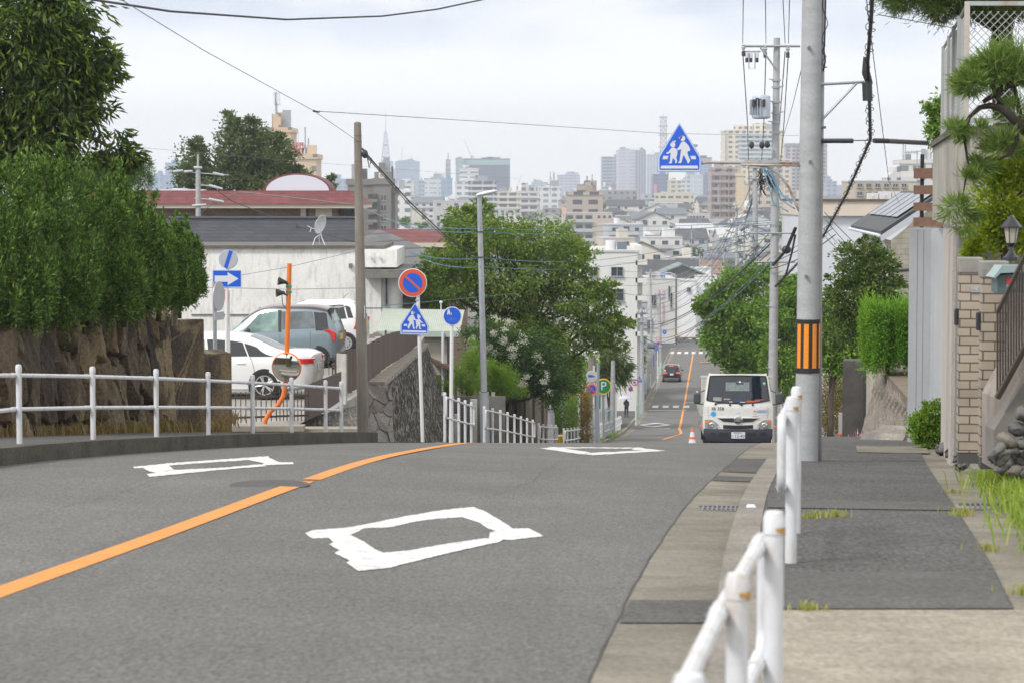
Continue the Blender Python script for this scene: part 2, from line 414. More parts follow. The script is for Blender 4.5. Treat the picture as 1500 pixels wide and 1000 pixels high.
def strip(name,a,b,off,ds,m,n=4,parent=None,kind='structure',thick=0):
 q = MB();vs = []
 for d in ds:
  x0,x1 = a(d),b(d)
  for j in range(n + 1):
   x = x0 + (x1 - x0) * j / n
   vs.append((x,d,G(x,d,off)))
 q._add(vs,[(i*(n+1) + j,i*(n+1) + j + 1,(i+1)*(n+1) + j + 1,(i+1)*(n+1) + j) for i in range(len(ds) - 1) for j in range(n)])
 if thick:   # side faces down to the ground
  for fn in (a,b):
   v2 = []
   for d in ds:
    x = fn(d);v2 += [(x,d,G(x,d,off)),(x,d,G(x,d,off - thick))]
   q._add(v2,[(2*i,2*i + 1,2*i + 3,2*i + 2) for i in range(len(ds) - 1)])
  for d in (ds[0],ds[-1]):
   x0,x1 = a(d),b(d)
   q._add([(x0,d,G(x0,d,off)),(x1,d,G(x1,d,off)),(x1,d,G(x1,d,off - thick)),(x0,d,G(x0,d,off - thick))],[(0,1,2,3)])
 o = q.build(name,m,parent)
 return tag(o,kind=kind)
dsr = [d for d in ds_near if d <= 348]
strip('road',lambda d: Lx(d) - .02,lambda d: Rx(d) + .02,0,dsr,M_asph,6)
strip('gutter',lambda d: Rx(d) + .02,lambda d: Rx(d) + .46,.004,[d for d in dsr if d <= 334],M_gutter,2,thick=.0)
strip('kerb',lambda d: Rx(d) + .46,lambda d: Rx(d) + .64,.115,[d for d in dsr if d <= 334],M_kerb,1,thick=.2)
strip('sidewalk',lambda d: Rx(d) + .64,lambda d: Sx(d),.11,[d for d in dsr if 10 <= d <= 334],M_asph2,4,thick=.2)
strip('driveway_apron',lambda d: Rx(d) + .64,lambda d: Sx(d) + .55,.113,frange(-6,10.0,1),M_apron,4,thick=.25)
strip('pavement_patch',lambda d: Rx(d) + .66,lambda d: Sx(d) - .01,.116,frange(10.02,11.6,.4),M_asph3,3)
strip('pavement_patch',lambda d: Rx(d) + .66,lambda d: Sx(d) - .01,.116,frange(16.6,17.6,.5),M_asph3,3)
strip('pavement_patch',lambda d: Rx(d) + 1.5,lambda d: Sx(d) + .1,.117,frange(29.3,31.5,.5),M_gutter,3)
strip('side_drain',lambda d: Sx(d),lambda d: Sx(d) + .42,.10,[d for d in dsr if 10 <= d <= 334],M_gutter,2,thick=.15)
strip('drain_kerb',lambda d: Sx(d) + .42,lambda d: Sx(d) + .52,.15,[d for d in dsr if 10 <= d <= 120],M_kerb,1,thick=.2)
strip('gutter_patch',lambda d: Rx(d) + .03,lambda d: Rx(d) + .45,.010,frange(10.4,11.3,.3),M_asph3,2)
strip('gutter_patch',lambda d: Rx(d) + .03,lambda d: Rx(d) + .45,.010,frange(22.3,23.4,.3),M_asph3,2)
strip('gutter_patch',lambda d: Rx(d) + .03,lambda d: Rx(d) + .45,.010,frange(24.5,29.0,.5),M_asph3,2)
strip('kerb',lambda d: Lx(d) - .2,lambda d: Lx(d) - .02,.17,frange(-8,39,1),M_kerbdark,1,thick=.3)
strip('sidewalk',lambda d: Lx(d) - 2.6,lambda d: Lx(d) - .2,.165,frange(-8,39,1),M_asph3,4,thick=.3)
strip('kerb',lambda d: Lx(d) - .18,lambda d: Lx(d) - .02,.13,frange(47,334,3),M_kerb,1,thick=.3)
strip('sidewalk',lambda d: Lx(d) - 2.0,lambda d: Lx(d) - .18,.125,frange(47,334,3),M_asph2,3,thick=.3)
strip('kerb_edge',lambda d: Lx(d) - .02,lambda d: Lx(d) + .45,.005,frange(124,334,3),M_gutter,1)
mb = MB();mb.grid(lambda u,v: (-20 + 100 * u,336.5 + 36 * v,G(0,336.5 + 36 * v,.008)),10,6)
tag(mb.build('cross_street',mat('cross_street_asphalt',(.11,.112,.115),.9,noise=(.2,.1))),kind='structure')
strip('road',lambda d: Cx(d) + .2,lambda d: Cx(d) + 6.0,.012,frange(373,470,3),M_asph,3)
strip('plaza_pavement',lambda d: Cx(d) - 14,lambda d: Cx(d) + .2,.015,frange(373,470,3),mat('brick_paving',(.26,.19,.165),.9,noise=(.5,.2)),3)
strip('plaza_pavement',lambda d: Cx(d) + 6,lambda d: Cx(d) + 12,.015,frange(373,470,3),MATS['brick_paving'],3)
strip('kerb',lambda d: Cx(d) - 14,lambda d: Cx(d) + .2,.13,[372.4,373.0],M_kerb,3,thick=.2)
def onroad(px,py,off=.006,lo=4,hi=36):
 a,b = lo,hi
 fa = P(px,py,a);sa = fa.z - G(fa.x,a)
 for _ in range(50):
  m_ = (a + b) / 2;p = P(px,py,m_)
  if p.z - G(p.x,m_) > 0: a = m_
  else: b = m_
 p = P(px,py,a);return (p.x,p.y,G(p.x,p.y,off))
def lay(name,polys,m,off=.0025,conv=None,rag=1.0,lo=4,hi=36,thing_label=None):
 q = MB()
 for k,pl in enumerate(polys):
  pts = []
  n = len(pl)
  for i in range(n):
   a,b = pl[i],pl[(i + 1) % n]
   L = math.hypot(b[0]-a[0],b[1]-a[1]);c = max(1,int(L / 6))
   for j in range(c):
    t = j / c
    pts.append((a[0] + (b[0]-a[0])*t + (rag*rnd.uniform(-2.6,2.6) if j else 0),a[1] + (b[1]-a[1])*t + (rag*rnd.uniform(-2.4,2.4) if j else 0)))
  w3 = [onroad(*(conv(p) if conv else p),off + .0007 * k,lo,hi) for p in pts]
  q._add(w3,[tuple(range(len(w3)))])
 me_o = q.build(name,m)
 bm = __import__('bmesh').new();bm.from_mesh(me_o.data)
 for f in bm.faces:
  f.normal_update()
  if f.normal.z < 0: f.normal_flip()
 __import__('bmesh').ops.triangulate(bm,faces=bm.faces)
 bm.to_mesh(me_o.data);bm.free()
 return tag(me_o,kind='structure')
cv = lambda p: (150 + p[0] / 2.239,640 + p[1] / 2.239)
lay('road_marking',[
 [(665,315),(690,305),(790,298),(850,288),(1000,258),(1110,240),(1215,228),(1255,243),(1180,262),(1090,268),(1030,276),(940,296),(860,298),(815,320),(740,330),(690,332)],
 [(1170,250),(1255,243),(1300,270),(1330,288),(1350,305),(1320,318),(1265,300),(1235,280),(1180,262)],
 [(1268,334),(1272,312),(1330,300),(1400,300),(1447,325),(1340,338)],
 [(1320,332),(1300,345),(1150,378),(1050,402),(940,430),(840,440),(800,412),(815,405),(900,395),(925,380),(1010,372),(1120,352),(1250,333)],
 [(735,328),(815,322),(860,345),(895,370),(925,382),(900,400),(815,408),(760,382),(778,372),(742,352),(758,345)]],M_wline,conv=cv,rag=.4)
lay('road_marking',[
 [(100,97),(220,85),(400,72),(545,62),(548,71),(470,75),(350,83),(235,91),(165,99),(105,102)],
 [(470,72),(548,68),(580,82),(625,82),(628,88),(520,92),(530,85)],
 [(515,89),(540,95),(380,108),(240,122),(155,130),(145,121),(190,116),(230,108),(400,100)],
 [(165,95),(215,92),(235,106),(180,119),(150,111),(135,103)]],M_wline,conv=cv,rag=.3)
lay('road_marking',[[(790,656),(815,654.5),(862,661.5),(870,666),(845,664)],[(800,654.4),(940,655.2),(945,656.6),(815,656)],[(930,655.6),(975,659.5),(960,660.5),(925,658)],[(860,663),(960,658.8),(975,660.2),(868,666.5)]],M_wline,hi=37,rag=.12)
def ribbon(name,pts,hw,m,off=.003):
 """painted line through ground points (x,d)"""
 q = MB();vs = []
 for i,(x,d) in enumerate(pts):
  a = pts[max(i - 1,0)];b = pts[min(i + 1,len(pts) - 1)]
  tx,ty = b[0]-a[0],b[1]-a[1];L = math.hypot(tx,ty);nx,ny = ty / L,-tx / L
  for s_ in (-1,1):
   X,D = x + s_*nx*hw,d + s_*ny*hw
   vs.append((X,D,G(X,D,off)))
 q._add(vs,[(2*i,2*i + 1,2*i + 3,2*i + 2) for i in range(len(pts) - 1)])
 return tag(q.build(name,m),kind='structure')
ribbon('centre_line',[(Cx(d),d) for d in frange(-4,20.25,.5)],.085,M_pline)
ribbon('centre_line',[(Cx(d) + .02,d) for d in frange(20.5,100,.8)],.08,M_pline)
ribbon('centre_line',[(Cx(126) - .5,126),(Cx(134) - .2,134),(Cx(141) + .22,141),(Cx(147) + .1,147)] + [(Cx(d) - .05,d) for d in frange(152,318,3)],.085,M_pline,.012)
ribbon('asphalt_seam',[(Rx(d) + .015 + .004*math.sin(d*3.1) + .003*math.sin(d*7.7),d) for d in frange(2,60,.4)],.006,mat('seam',(.06,.057,.052),.9),.006)
ribbon('asphalt_seam',[(Lx(d) + .12 + .01*math.sin(d*2.1),d) for d in frange(10,40,.5)],.012,MATS['seam'],.008)
for x0,d0,d1,sd_ in ((-3.6,14,24,1),(-.2,19,30,5)):
 r2 = random.Random(sd_);x = x0;pts = []
 for d in frange(d0,d1,.22): x += r2.uniform(-.035,.035) + .022;pts.append((x,d))
 ribbon('asphalt_crack',pts,.0022,mat('crack',(.085,.082,.078),.95),.003)
q = MB();cxm = onroad(395,710.5)
q.prismz([(cxm[0] + .33*math.cos(t*math.pi/14),cxm[1] + .33*math.sin(t*math.pi/14)) for t in range(28)],cxm[2] - .1,cxm[2] + .004)
tag(q.build('manhole_cover',mat('cast_iron',(.085,.083,.082),.7,.1,noise=(60,.5),bump=(45,1.0))),'round dark iron manhole cover beside the orange centre line','manhole cover')
def gquad(name,ctr_off,d0,d1,wid,m=M_wline,off=.012,shear=.0):
 q = MB()
 a,b = Cx(d0) + ctr_off,Cx(d1) + ctr_off
 q._add([(a - wid/2,d0,G(a,d0,off)),(a + wid/2,d0,G(a,d0,off)),(b + wid/2,d1,G(b,d1,off)),(b - wid/2,d1,G(b,d1,off))],[(0,1,2,3)])
 return tag(q.build(name,m),kind='structure')
for k in range(4): gquad('crossing_stripe',-2.4 + .85 * k,194,198,.5)
gquad('stop_line',-1.3,188.6,189.4,3.0)
for k in range(7): gquad('crossing_stripe',-2.9 + .96 * k,315,322,.5)
for k in range(5): gquad('crossing_stripe',-1.0 + 1.2 * k,366,370.5,.6,off=.03)
gquad('stop_line',-1.5,152,152.6,1.7);gquad('stop_line',1.2,203,203.7,2.4)
q = MB();c0 = Cx(160) - 1.75;vs = []
for rr_ in (1.0,.72):
 for (ux,uy) in ((-1,0),(0,-1),(1,0),(0,1)):
  X,D = c0 + ux * 1.1 * (rr_*1.1-.1) + uy * .35,160 + uy * 4.4 * (rr_ if rr_ == 1 else .66)
  vs.append((X,D,G(X,D,.012)))
q._add(vs,[(i,(i+1) % 4,4 + (i+1) % 4,4 + i) for i in range(4)])
tag(q.build('road_marking',M_wline),kind='structure')
def text_mesh(s,size,m,parent=None,name='lettering',loc=(0,0,0),rot=(math.pi/2,0,0),extrude=.0015,align='CENTER',sx_=1.0):
 c = bpy.data.curves.new(name,'FONT');c.body = s;c.size = size;c.extrude = extrude;c.align_x = align;c.align_y = 'CENTER';c.resolution_u = 4
 ob = bpy.data.objects.new(name,c);COL.objects.link(ob)
 bpy.context.view_layer.update()
 me = bpy.data.meshes.new_from_object(ob.evaluated_get(bpy.context.evaluated_depsgraph_get()))
 bpy.data.objects.remove(ob);bpy.data.curves.remove(c)
 me.materials.clear();me.materials.append(m)
 o = bpy.data.objects.new(name,me);COL.objects.link(o)
 o.location = loc;o.rotation_euler = rot;o.scale = (sx_,1,1)
 if parent is not None: o.parent = parent
 return o
t40 = text_mesh('40',1.6,M_pline,name='road_numeral',loc=(Cx(287) + 1.6,287,G(Cx(287),287,.09)),rot=(math.atan(.046),0,math.pi - .08),extrude=.004)
t40.scale = (.85,4.5,1);tag(t40,kind='structure')
gp = onroad(1057,747,lo=8,hi=30)
q = MB()
for i in range(9): q.box((gp[0] - .14 + .035 * i,gp[1],G(gp[0],gp[1],.014)),(.012,.26,.012),rz=-.11)
q.box((gp[0],gp[1] - .13,G(gp[0],gp[1],.014)),(.32,.02,.014),rz=-.11);q.box((gp[0],gp[1] + .13,G(gp[0],gp[1],.014)),(.32,.02,.014),rz=-.11)
tag(q.build('drain_grate',mat('grate_steel',(.2,.21,.225),.5,.5)),'grey steel drain grate set in the concrete roadside gutter','drain grate')
gp = P(1428,734,17.0)
q = MB()
xx,dd = Sx(17) + .2,17.0
for i in range(8): q.box((xx - .13 + .037 * i,dd,G(xx,dd,.116)),(.012,.34,.02),rz=-.14)
q.box((xx,dd - .16,G(xx,dd,.116)),(.3,.02,.022),rz=-.14);q.box((xx,dd + .16,G(xx,dd,.116)),(.3,.02,.022),rz=-.14)
tag(q.build('drain_grate',MATS['grate_steel']),'small grey drain grate in the narrow drain along the footpath','drain grate')
xx,dd = Rx(16.6) + .55,16.6
q = MB();q.box((xx,dd,G(xx,dd,.125)),(.07,.07,.018),taper=.7)
tag(q.build('kerb_marker',M_signw,bevel=.004),'small white square marker plate on the pale kerb','kerb marker')
# ================================================================ guard rails (white pipe)
def guard_rail(label,posts,Hh=.85,r=.030,rr=.0225,end0=True,end1=True,group='white pipe guard rails',H2=.38,ext0=0,zs=None,sink=.2,n=12,rusty=False):
 """posts: list of (x,d); zs: optional ground heights"""
 t = thing('guard_rail',label,'guard rail',(posts[0][0],posts[0][1],zs[0] if zs else G(*posts[0],.14)),group=group)
 o = Vector(t.location)
 pts = []
 for i,(x,d) in enumerate(posts):
  z = zs[i] if zs else G(x,d,.14)
  b = Vector((x,d,z)) - o;pts.append(b)
  q = MB();q.cyl(b + Vector((0,0,-sink)),b + Vector((0,0,Hh)),r,n=n)
  p = q.build('post',M_rail,t,smooth='auto')
  q = MB();q.lathe([(r + .004,-.06),(r + .004,-.012),(r - .004,.008),(0,.012)],b + Vector((0,0,Hh)),n=n);q.build('post_cap',M_rail,p,smooth='auto')
  if rusty:
   q = MB();a0 = -1.5
   q.grid(lambda u,v: (b.x + (r + .0052)*math.cos(a0 + 2.4*u),b.y + (r + .0052)*math.sin(a0 + 2.4*u),b.z + Hh - .04 - .022*v*(.5 + u)),8,2);q.build('rust_stain',mat('rust_stain',(.5,.27,.06),.7,noise=(60,.5)),p)
 dirv = [(pts[min(i+1,len(pts)-1)] - pts[max(i-1,0)]).normalized() for i in range(len(pts))]
 side = Vector((dirv[0].y,-dirv[0].x,0))
 if side.y > 0: side = -side
 if rusty: side = -side
 off = side * (r + rr * .8)
 for (h,nm) in ((Hh - .1,'rail'),(H2,'rail')):
  line = [p + off + Vector((0,0,h)) for p in pts]
  line[0] = line[0] - dirv[0] * (.1 + ext0);line[-1] = line[-1] + dirv[-1] * .1
  q = MB();q.tube(line,rr,n=10)
  if nm == 'rail' and n > 8:
   for p,dv in zip(pts,dirv):
    c = p + off + Vector((0,0,h))
    q.tube([c - dv * .09,c + dv * .09],rr + .004,n=10)
    for s_ in (-.06,.06): q.sph(c + dv * s_ + side * (rr + .006),.008,4,mi=1)
    q.tube([c - off * .9,c + off * .15],.012,n=6)
  q.build(nm,[M_rail,M_wireg],t,smooth='auto')
 for (e,base,dv) in ((end0,pts[0] - dirv[0] * (.1 + ext0),-dirv[0]),(end1,pts[-1] + dirv[-1] * .1,dirv[-1])):
  if e:
   q = MB();arc = []
   for k in range(7):
    a = math.pi / 2 * k / 6
    arc.append(base + off + Vector((0,0,Hh - .1)) + dv * (.07 * math.sin(a)) + Vector((0,0,-.07 * (1 - math.cos(a)))))
   for k in range(7):
    a = math.pi / 2 * (1 - k / 6)
    arc.append(base + off + Vector((0,0,H2)) + dv * (.07 * math.sin(a)) + Vector((0,0,.07 * (1 - math.cos(a)))))
   q.tube(arc,rr,n=10);q.build('end_bend',M_rail,t,smooth='auto')
 return t
lp = [(-21.5,22.2),(28,24.4),(136,26.6),(229,28.5),(305,30.8),(370,33.0),(427,35.2),(477,37.1),(500,37.9)]
guard_rail('long white pipe railing on the left footpath before the rough stone wall',[(P(px,600,D).x,D) for px,D in lp],Hh=.83,end0=False)
na = P(1080,843,6.35);nb = P(1134,752,7.25)
guard_rail('nearest white pipe railing, blurred at the right foreground kerb',[(.33,4.4),(na.x,6.35),(nb.x,7.25)],Hh=.66,H2=.2,end0=False,
   zs=[na.z - .66 + .12,na.z - .66,nb.z - .66],sink=.9,rusty=True)
pc = P(1160,583,12.1);pd = P(1167,568,14.2)
guard_rail('two-post white pipe railing on the right kerb in front of the striped pole',[(pc.x,12.1),(pd.x,14.2)],Hh=.83,zs=[pc.z - .83,pd.z - .83],sink=.25,rusty=True)
xr = lambda d: Lx(d) - .3
def rail_run(label,d0,d1,n,**k):
 return guard_rail(label,[(xr(d0 + (d1 - d0) * i / (n - 1)),d0 + (d1 - d0) * i / (n - 1)) for i in range(n)],n=8,**k)
rail_run('white railing beside the pole of the round blue sign past the crest',50,56.5,5,Hh=1.08,H2=.55)
rail_run('white railing below the grey steel lamp post',60,76,8,r=.034,Hh=1.05,H2=.5)
rail_run('short white railing right of the black-wrapped pole',78.5,86.5,5,r=.036,rr=.028,Hh=.98,H2=.46)
rail_run('white railing in front of the clipped green and brown hedge',91,104,7,r=.038,rr=.03)
rail_run('white railing at the foot of the parking sign',108,127,11,r=.04,rr=.03)
rail_run('farthest white railing at the side street corner before the umbrella walker',129,145,8,r=.042,rr=.032)
guard_rail('white railing beside the parked truck on the right kerb',[(Rx(d) + .75,d) for d in frange(46.5,60,1.35)],n=8)
# ================================================================ stone walls
def voro_wall(name,m,A,B,zb0,zb1,zt0,zt1,su,sv,nu,nv,depth=.16,batter=.1,lean=.0,seed=1,parent=None,topnoise=.08,gap=.09,normal_sign=1,crev=.06):
 """wall of rough stones between plan points A and B; stones su x sv metres"""
 r = np.random.RandomState(seed)
 A = np.array(A,float);B = np.array(B,float);Lw = np.linalg.norm(B - A);t = (B - A) / Lw
 nrm = np.array([t[1],-t[0]]) * normal_sign
 Hm = max(zt0 - zb0,zt1 - zb1)
 cols = int(Lw / su) + 3;rows = int(Hm / sv) + 3
 seeds = [];
 for j in range(-1,rows):
  for i in range(-1,cols):
   seeds.append(((i + .5 * (j % 2) + r.uniform(-.38,.38)) * su,(j + r.uniform(-.35,.35)) * sv))
 S = np.array(seeds);big = r.uniform(.55,1.35,len(S));sdepth = r.uniform(-.35,1,len(S));tilt = r.uniform(-1,1,(len(S),2));ang = r.uniform(-.5,.5,len(S)) * lean * 4
 U,V = np.meshgrid(np.linspace(0,Lw,nu),np.linspace(0,1,nv),indexing='ij')
 zb = zb0 + (zb1 - zb0) * U / Lw;zt = zt0 + (zt1 - zt0) * U / Lw
 wob = np.zeros(nu)
 for k in range(1,9): wob += np.sin(U[:,0] / su * k * .9 + r.uniform(0,6)) / (k ** .8)
 zt = zt + topnoise * wob[:,None]
 Hh = (zt - zb) * V
 uu = U + lean * (Hh - Hm * .5) ;vv = Hh
 d = np.empty((len(S),U.size))
 wx = .06 * su * np.sin(vv.ravel() * 5.1 / sv + 1);wy = .1 * sv * np.sin(uu.ravel() * 4.3 / su)
 for k in range(len(S)):
  dx = (uu.ravel() + wx - S[k,0]) / su;dy = (vv.ravel() + wy - S[k,1]) / sv
  dx = dx + ang[k] * dy
  d[k] = np.sqrt(dx * dx + dy * dy) / big[k]
 o = np.argsort(d,axis=0)[:2];idx = o[0]
 f1 = np.take_along_axis(d,o[:1],0)[0];f2 = np.take_along_axis(d,o[1:2],0)[0]
 e = np.clip((f2 - f1) / gap,0,1)
 edge = e * e * (3 - 2 * e)
 lx = (uu.ravel() - S[idx,0]) / su;ly = (vv.ravel() - S[idx,1]) / sv
 fac = np.abs(lx * tilt[idx,0] * 1.4 + ly * tilt[idx,1])
 rough = sum(np.sin(uu.ravel() * a + vv.ravel() * b + c) * g for a,b,c,g in ((21,7,1,.012),(37,15,2,.008),(55,-28,0,.006),(13,-9,4,.02)))
 h = edge * (depth * (.55 + .45 * sdepth[idx]) - fac * depth * .6) + (1 - edge) * (-crev) + rough * depth * 2.5
 inset = (V.ravel() * (zt - zb).ravel()) * batter
 off = (h - inset).reshape(U.shape)
 X = A[0] + t[0] * U + nrm[0] * off;Y = A[1] + t[1] * U + nrm[1] * off;Z = zb + Hh
 verts = np.stack([X,Y,Z],-1).reshape(-1,3)
 i0 = np.arange((nu - 1) * nv).reshape(nu - 1,nv)[:,:-1].ravel()
 faces = np.stack([i0,i0 + nv,i0 + nv + 1,i0 + 1],-1)
 if normal_sign < 0: faces = faces[:,::-1]
 top = verts.reshape(nu,nv,3)[:,-1,:]
 nb_ = len(verts)
 back = top.copy();back[:,:2] -= nrm * .9;back[:,2] -= .03
 back2 = back.copy();back2[:,2] = np.minimum(zb0,zb1) - .1
 verts = np.concatenate([verts,back,back2])
 F = [tuple(f) for f in faces]
 for i in range(nu - 1):
  a,b = i * nv + nv - 1,(i + 1) * nv + nv - 1
  f = (a,b,nb_ + i + 1,nb_ + i);F.append(f if normal_sign > 0 else f[::-1])
  g = (nb_ + i,nb_ + i + 1,nb_ + nu + i + 1,nb_ + nu + i);F.append(g if normal_sign > 0 else g[::-1])
 for i in (0,nu - 1):
  ring = [i * nv + j for j in range(nv)] + [nb_ + i,nb_ + nu + i]
  F.append(tuple(ring))
 me = bpy.data.meshes.new(name);me.from_pydata(verts.tolist(),[],F);me.materials.append(m)
 cell = np.concatenate([r.uniform(0,1,len(S))[idx],np.full(2 * nu,.5)])
 at = me.attributes.new('stone','FLOAT','POINT');at.data.foreach_set('value',cell.astype(np.float32))
 me.polygons.foreach_set('use_smooth',[True] * len(me.polygons));_auto(me,50)
 ob = bpy.data.objects.new(name,me);COL.objects.link(ob)
 if parent is not None: ob.parent = parent;ob.matrix_parent_inverse = Matrix.Translation(-Vector(parent.location))
 return ob
def stonemat(name,cols,nscale=3,strk=(1,1,.35),amt=.35,bump=.8):
 m = bpy.data.materials.new(name);m.use_nodes = True
 t = m.node_tree;n = t.nodes;l = t.links;b = n['Principled BSDF'];b.inputs['Roughness'].default_value = .9
 a = n.new('ShaderNodeAttribute');a.attribute_name = 'stone'
 cr_ = n.new('ShaderNodeValToRGB');cr_.color_ramp.interpolation = 'CONSTANT' ;e = cr_.color_ramp.elements
 while len(e) < len(cols): e.new(.5)
 for i,c in enumerate(cols): e[i].position = i / len(cols);e[i].color = (*c,1)
 tc_ = n.new('ShaderNodeTexCoord');mp_ = n.new('ShaderNodeMapping');mp_.inputs['Scale'].default_value = strk;l.new(tc_.outputs['Object'],mp_.inputs[0])
 z1 = n.new('ShaderNodeTexNoise');z1.inputs['Scale'].default_value = nscale;z1.inputs['Detail'].default_value = 9;z1.inputs['Roughness'].default_value = .68;l.new(mp_.outputs[0],z1.inputs[0])
 ad = n.new('ShaderNodeMath');ad.operation = 'MULTIPLY_ADD';l.new(z1.outputs[0],ad.inputs[0]);ad.inputs[1].default_value = .4;l.new(a.outputs['Fac'],ad.inputs[2])
 sb = n.new('ShaderNodeMath');sb.operation = 'SUBTRACT';l.new(ad.outputs[0],sb.inputs[0]);sb.inputs[1].default_value = .2
 cr_.color_ramp.interpolation = 'EASE'
 l.new(sb.outputs[0],cr_.inputs[0])
 z2 = n.new('ShaderNodeTexNoise');z2.inputs['Scale'].default_value = nscale * 9;z2.inputs['Detail'].default_value = 8;l.new(tc_.outputs['Object'],z2.inputs[0])
 mr = n.new('ShaderNodeMapRange');mr.inputs['From Min'].default_value = .3;mr.inputs['From Max'].default_value = .7;mr.inputs['To Min'].default_value = 1 - amt;mr.inputs['To Max'].default_value = 1 + amt;l.new(z2.outputs[0],mr.inputs[0])
 vm = n.new('ShaderNodeVectorMath');vm.operation = 'SCALE';l.new(cr_.outputs[0],vm.inputs[0]);l.new(mr.outputs[0],vm.inputs['Scale']);l.new(vm.outputs[0],b.inputs['Base Color'])
 bp = n.new('ShaderNodeBump');bp.inputs['Strength'].default_value = bump;bp.inputs['Distance'].default_value = .03;l.new(z2.outputs[0],bp.inputs['Height']);l.new(bp.outputs[0],b.inputs['Normal'])
 return m
M_rock = stonemat('rough_rock',[(.04,.031,.025),(.13,.094,.06),(.055,.042,.034),(.2,.148,.08),(.068,.05,.036),(.23,.18,.105),(.05,.04,.034)],2.4)
M_rockp = stonemat('pale_rock',[(.22,.2,.185),(.31,.28,.24),(.17,.16,.155),(.27,.24,.2),(.36,.33,.3)],4,(1,1,1),.25)
M_mortar = stonemat('mortared_rock',[(.28,.265,.24),(.36,.33,.295),(.22,.2,.18),(.33,.31,.29)],4,(1,1,1),.28)
wl = thing('stone_wall','dark retaining wall of rough upright rocks under the long conifer hedge','stone wall',(-6.2,29,-2.9))
voro_wall('rocks',M_rock,(-7.9,22.5),(-6.15,29.6),-2.75,-3.25,-1.45,-1.66,.55,.9,260,130,.3,.08,.14,3,wl,.06,.13,1,.16)
voro_wall('rocks',M_rock,(-6.15,29.6),(-5.32,37.6),-3.25,-4.0,-1.56,-1.88,.52,.95,300,150,.3,.08,.14,8,wl,.05,.13,1,.16)
voro_wall('rock_end',M_rock,(-5.36,37.3),(-6.9,38.4),-4.0,-4.0,-1.98,-1.95,.4,.8,90,90,.3,.04,.2,5,wl,.04,.09,-1,.1)
wl2 = thing('stone_wall','low dark rock stub at the end of the rough stone wall beside the white sedan','stone wall',(-4.9,39.5,-3.9))
voro_wall('rocks',M_rock,(-6.1,38.6),(-5.3,40.6),-4.2,-4.35,-2.62,-2.68,.8,1.1,60,80,.3,.1,.15,11,wl2,.05,.12)
voro_wall('rock_end',M_rock,(-5.34,40.4),(-6.4,41.1),-4.3,-4.3,-2.68,-2.66,.7,1.2,40,50,.2,.05,.1,15,wl2,.03,.12,-1)
q = MB();q.prismz([(-8.5,22),(-6.75,29.6),(-5.95,37.4),(-16,42),(-22,22)],-5,-1.75)
tag(q.build('terrace',M_soil),kind='structure')
q = MB();q.box((-7.05,26.5,-1.50),(.9,.9,.03));
tag(q.build('metal_sheet',M_steel),'pale flat metal sheet lying on top of the stone wall at the left edge','metal sheet')
def blades(name,spots,n,hgt,m,seed=1,spread=.12,width=.008,kind='stuff',parent=None):
 r = np.random.RandomState(seed);V = [];F = []
 for (x,y,z,s) in spots:
  for _ in range(n):
   a = r.uniform(0,6.28);rad = abs(r.normal(0,spread)) * s;h = hgt * s * r.uniform(.5,1.2);ln = r.uniform(.2,1.4) * h;b = r.uniform(0,6.28)
   px,py = x + rad * math.cos(a),y + rad * math.sin(a);wx,wy = width * math.cos(b + 1.57) * s,width * math.sin(b + 1.57) * s
   k = len(V)
   V += [(px - wx,py - wy,z - .02),(px + wx,py + wy,z - .02),(px + wx * .7 + ln * .35 * math.cos(b),py + wy * .7 + ln * .35 * math.sin(b),z + h * .6),(px - wx * .7 + ln * .35 * math.cos(b),py - wy * .7 + ln * .35 * math.sin(b),z + h * .6),(px + ln * math.cos(b),py + ln * math.sin(b),z + h)]
   F += [(k,k + 1,k + 2,k + 3),(k + 3,k + 2,k + 4)]
 me = bpy.data.meshes.new(name);me.from_pydata(V,[],F);me.materials.append(m)
 o = bpy.data.objects.new(name,me);COL.objects.link(o)
 return tag(o,kind=kind)
M_drygrass = leafmat('dry_grass',(.2,.15,.06),(.3,.23,.1),(.16,.17,.05),.2,lum=1.0)
M_grass = leafmat('fresh_grass',(.13,.22,.03),(.2,.32,.04),(.3,.36,.08),.35,lum=1.05)
sp = []
for k in range(46):
 d = 24 + 15 * k / 45.;x = np.interp(d,[22.5,29.6,38],[-7.9,-6.15,-5.3]) + .22 + rnd.uniform(-.1,.14)
 sp.append((x,d,G(x,d,.17),rnd.uniform(.6,1.3)))
for k in range(26):
 d = 39 + 3 * k / 25;sp.append((-5.15 + rnd.uniform(-.2,.25),d,-3.95 + rnd.uniform(-.05,.05),rnd.uniform(.8,1.4)))
blades('dry_grass',sp,46,.17,M_drygrass,4,.16,.007)
sp = [];
for k in range(330):
 d = rnd.uniform(11.5,21.5);x = Sx(d) + .40 + rnd.uniform(0,1.1) * (1 if d > 14 else .6);sp.append((x,d,G(x,d,.12) + .02,rnd.uniform(.6,1.2)))
blades('grass',sp,60,.16,M_grass,5,.13,.006)
sp = [(1.05,11.1,G(1,11.1,.12),.45),(1.25,9.98,G(1.2,9.98,.12),.6),(Rx(16) + .95,15.7,G(2,15.7,.12),.8),(Rx(16) + 1.1,15.8,G(2,15.7,.12),.7),(Rx(16) + .85,15.6,G(2,15.7,.12),.5),
  (Sx(16.3) + .02,16.3,G(3,16.3,.12),.8),(Sx(16.3) - .05,16.1,G(3,16.3,.12),.6),(Sx(13) + .02,13,G(3,13,.12),.55),(Sx(10.6) + .1,10.7,G(2.3,10.7,.12),.7),(Sx(19) + .05,19,G(3,19,.12),.5)]
blades('weeds',sp,60,.05,leafmat('weed',(.2,.22,.05),(.14,.2,.04),(.35,.3,.12),.3),6,.09,.005)
sp = []
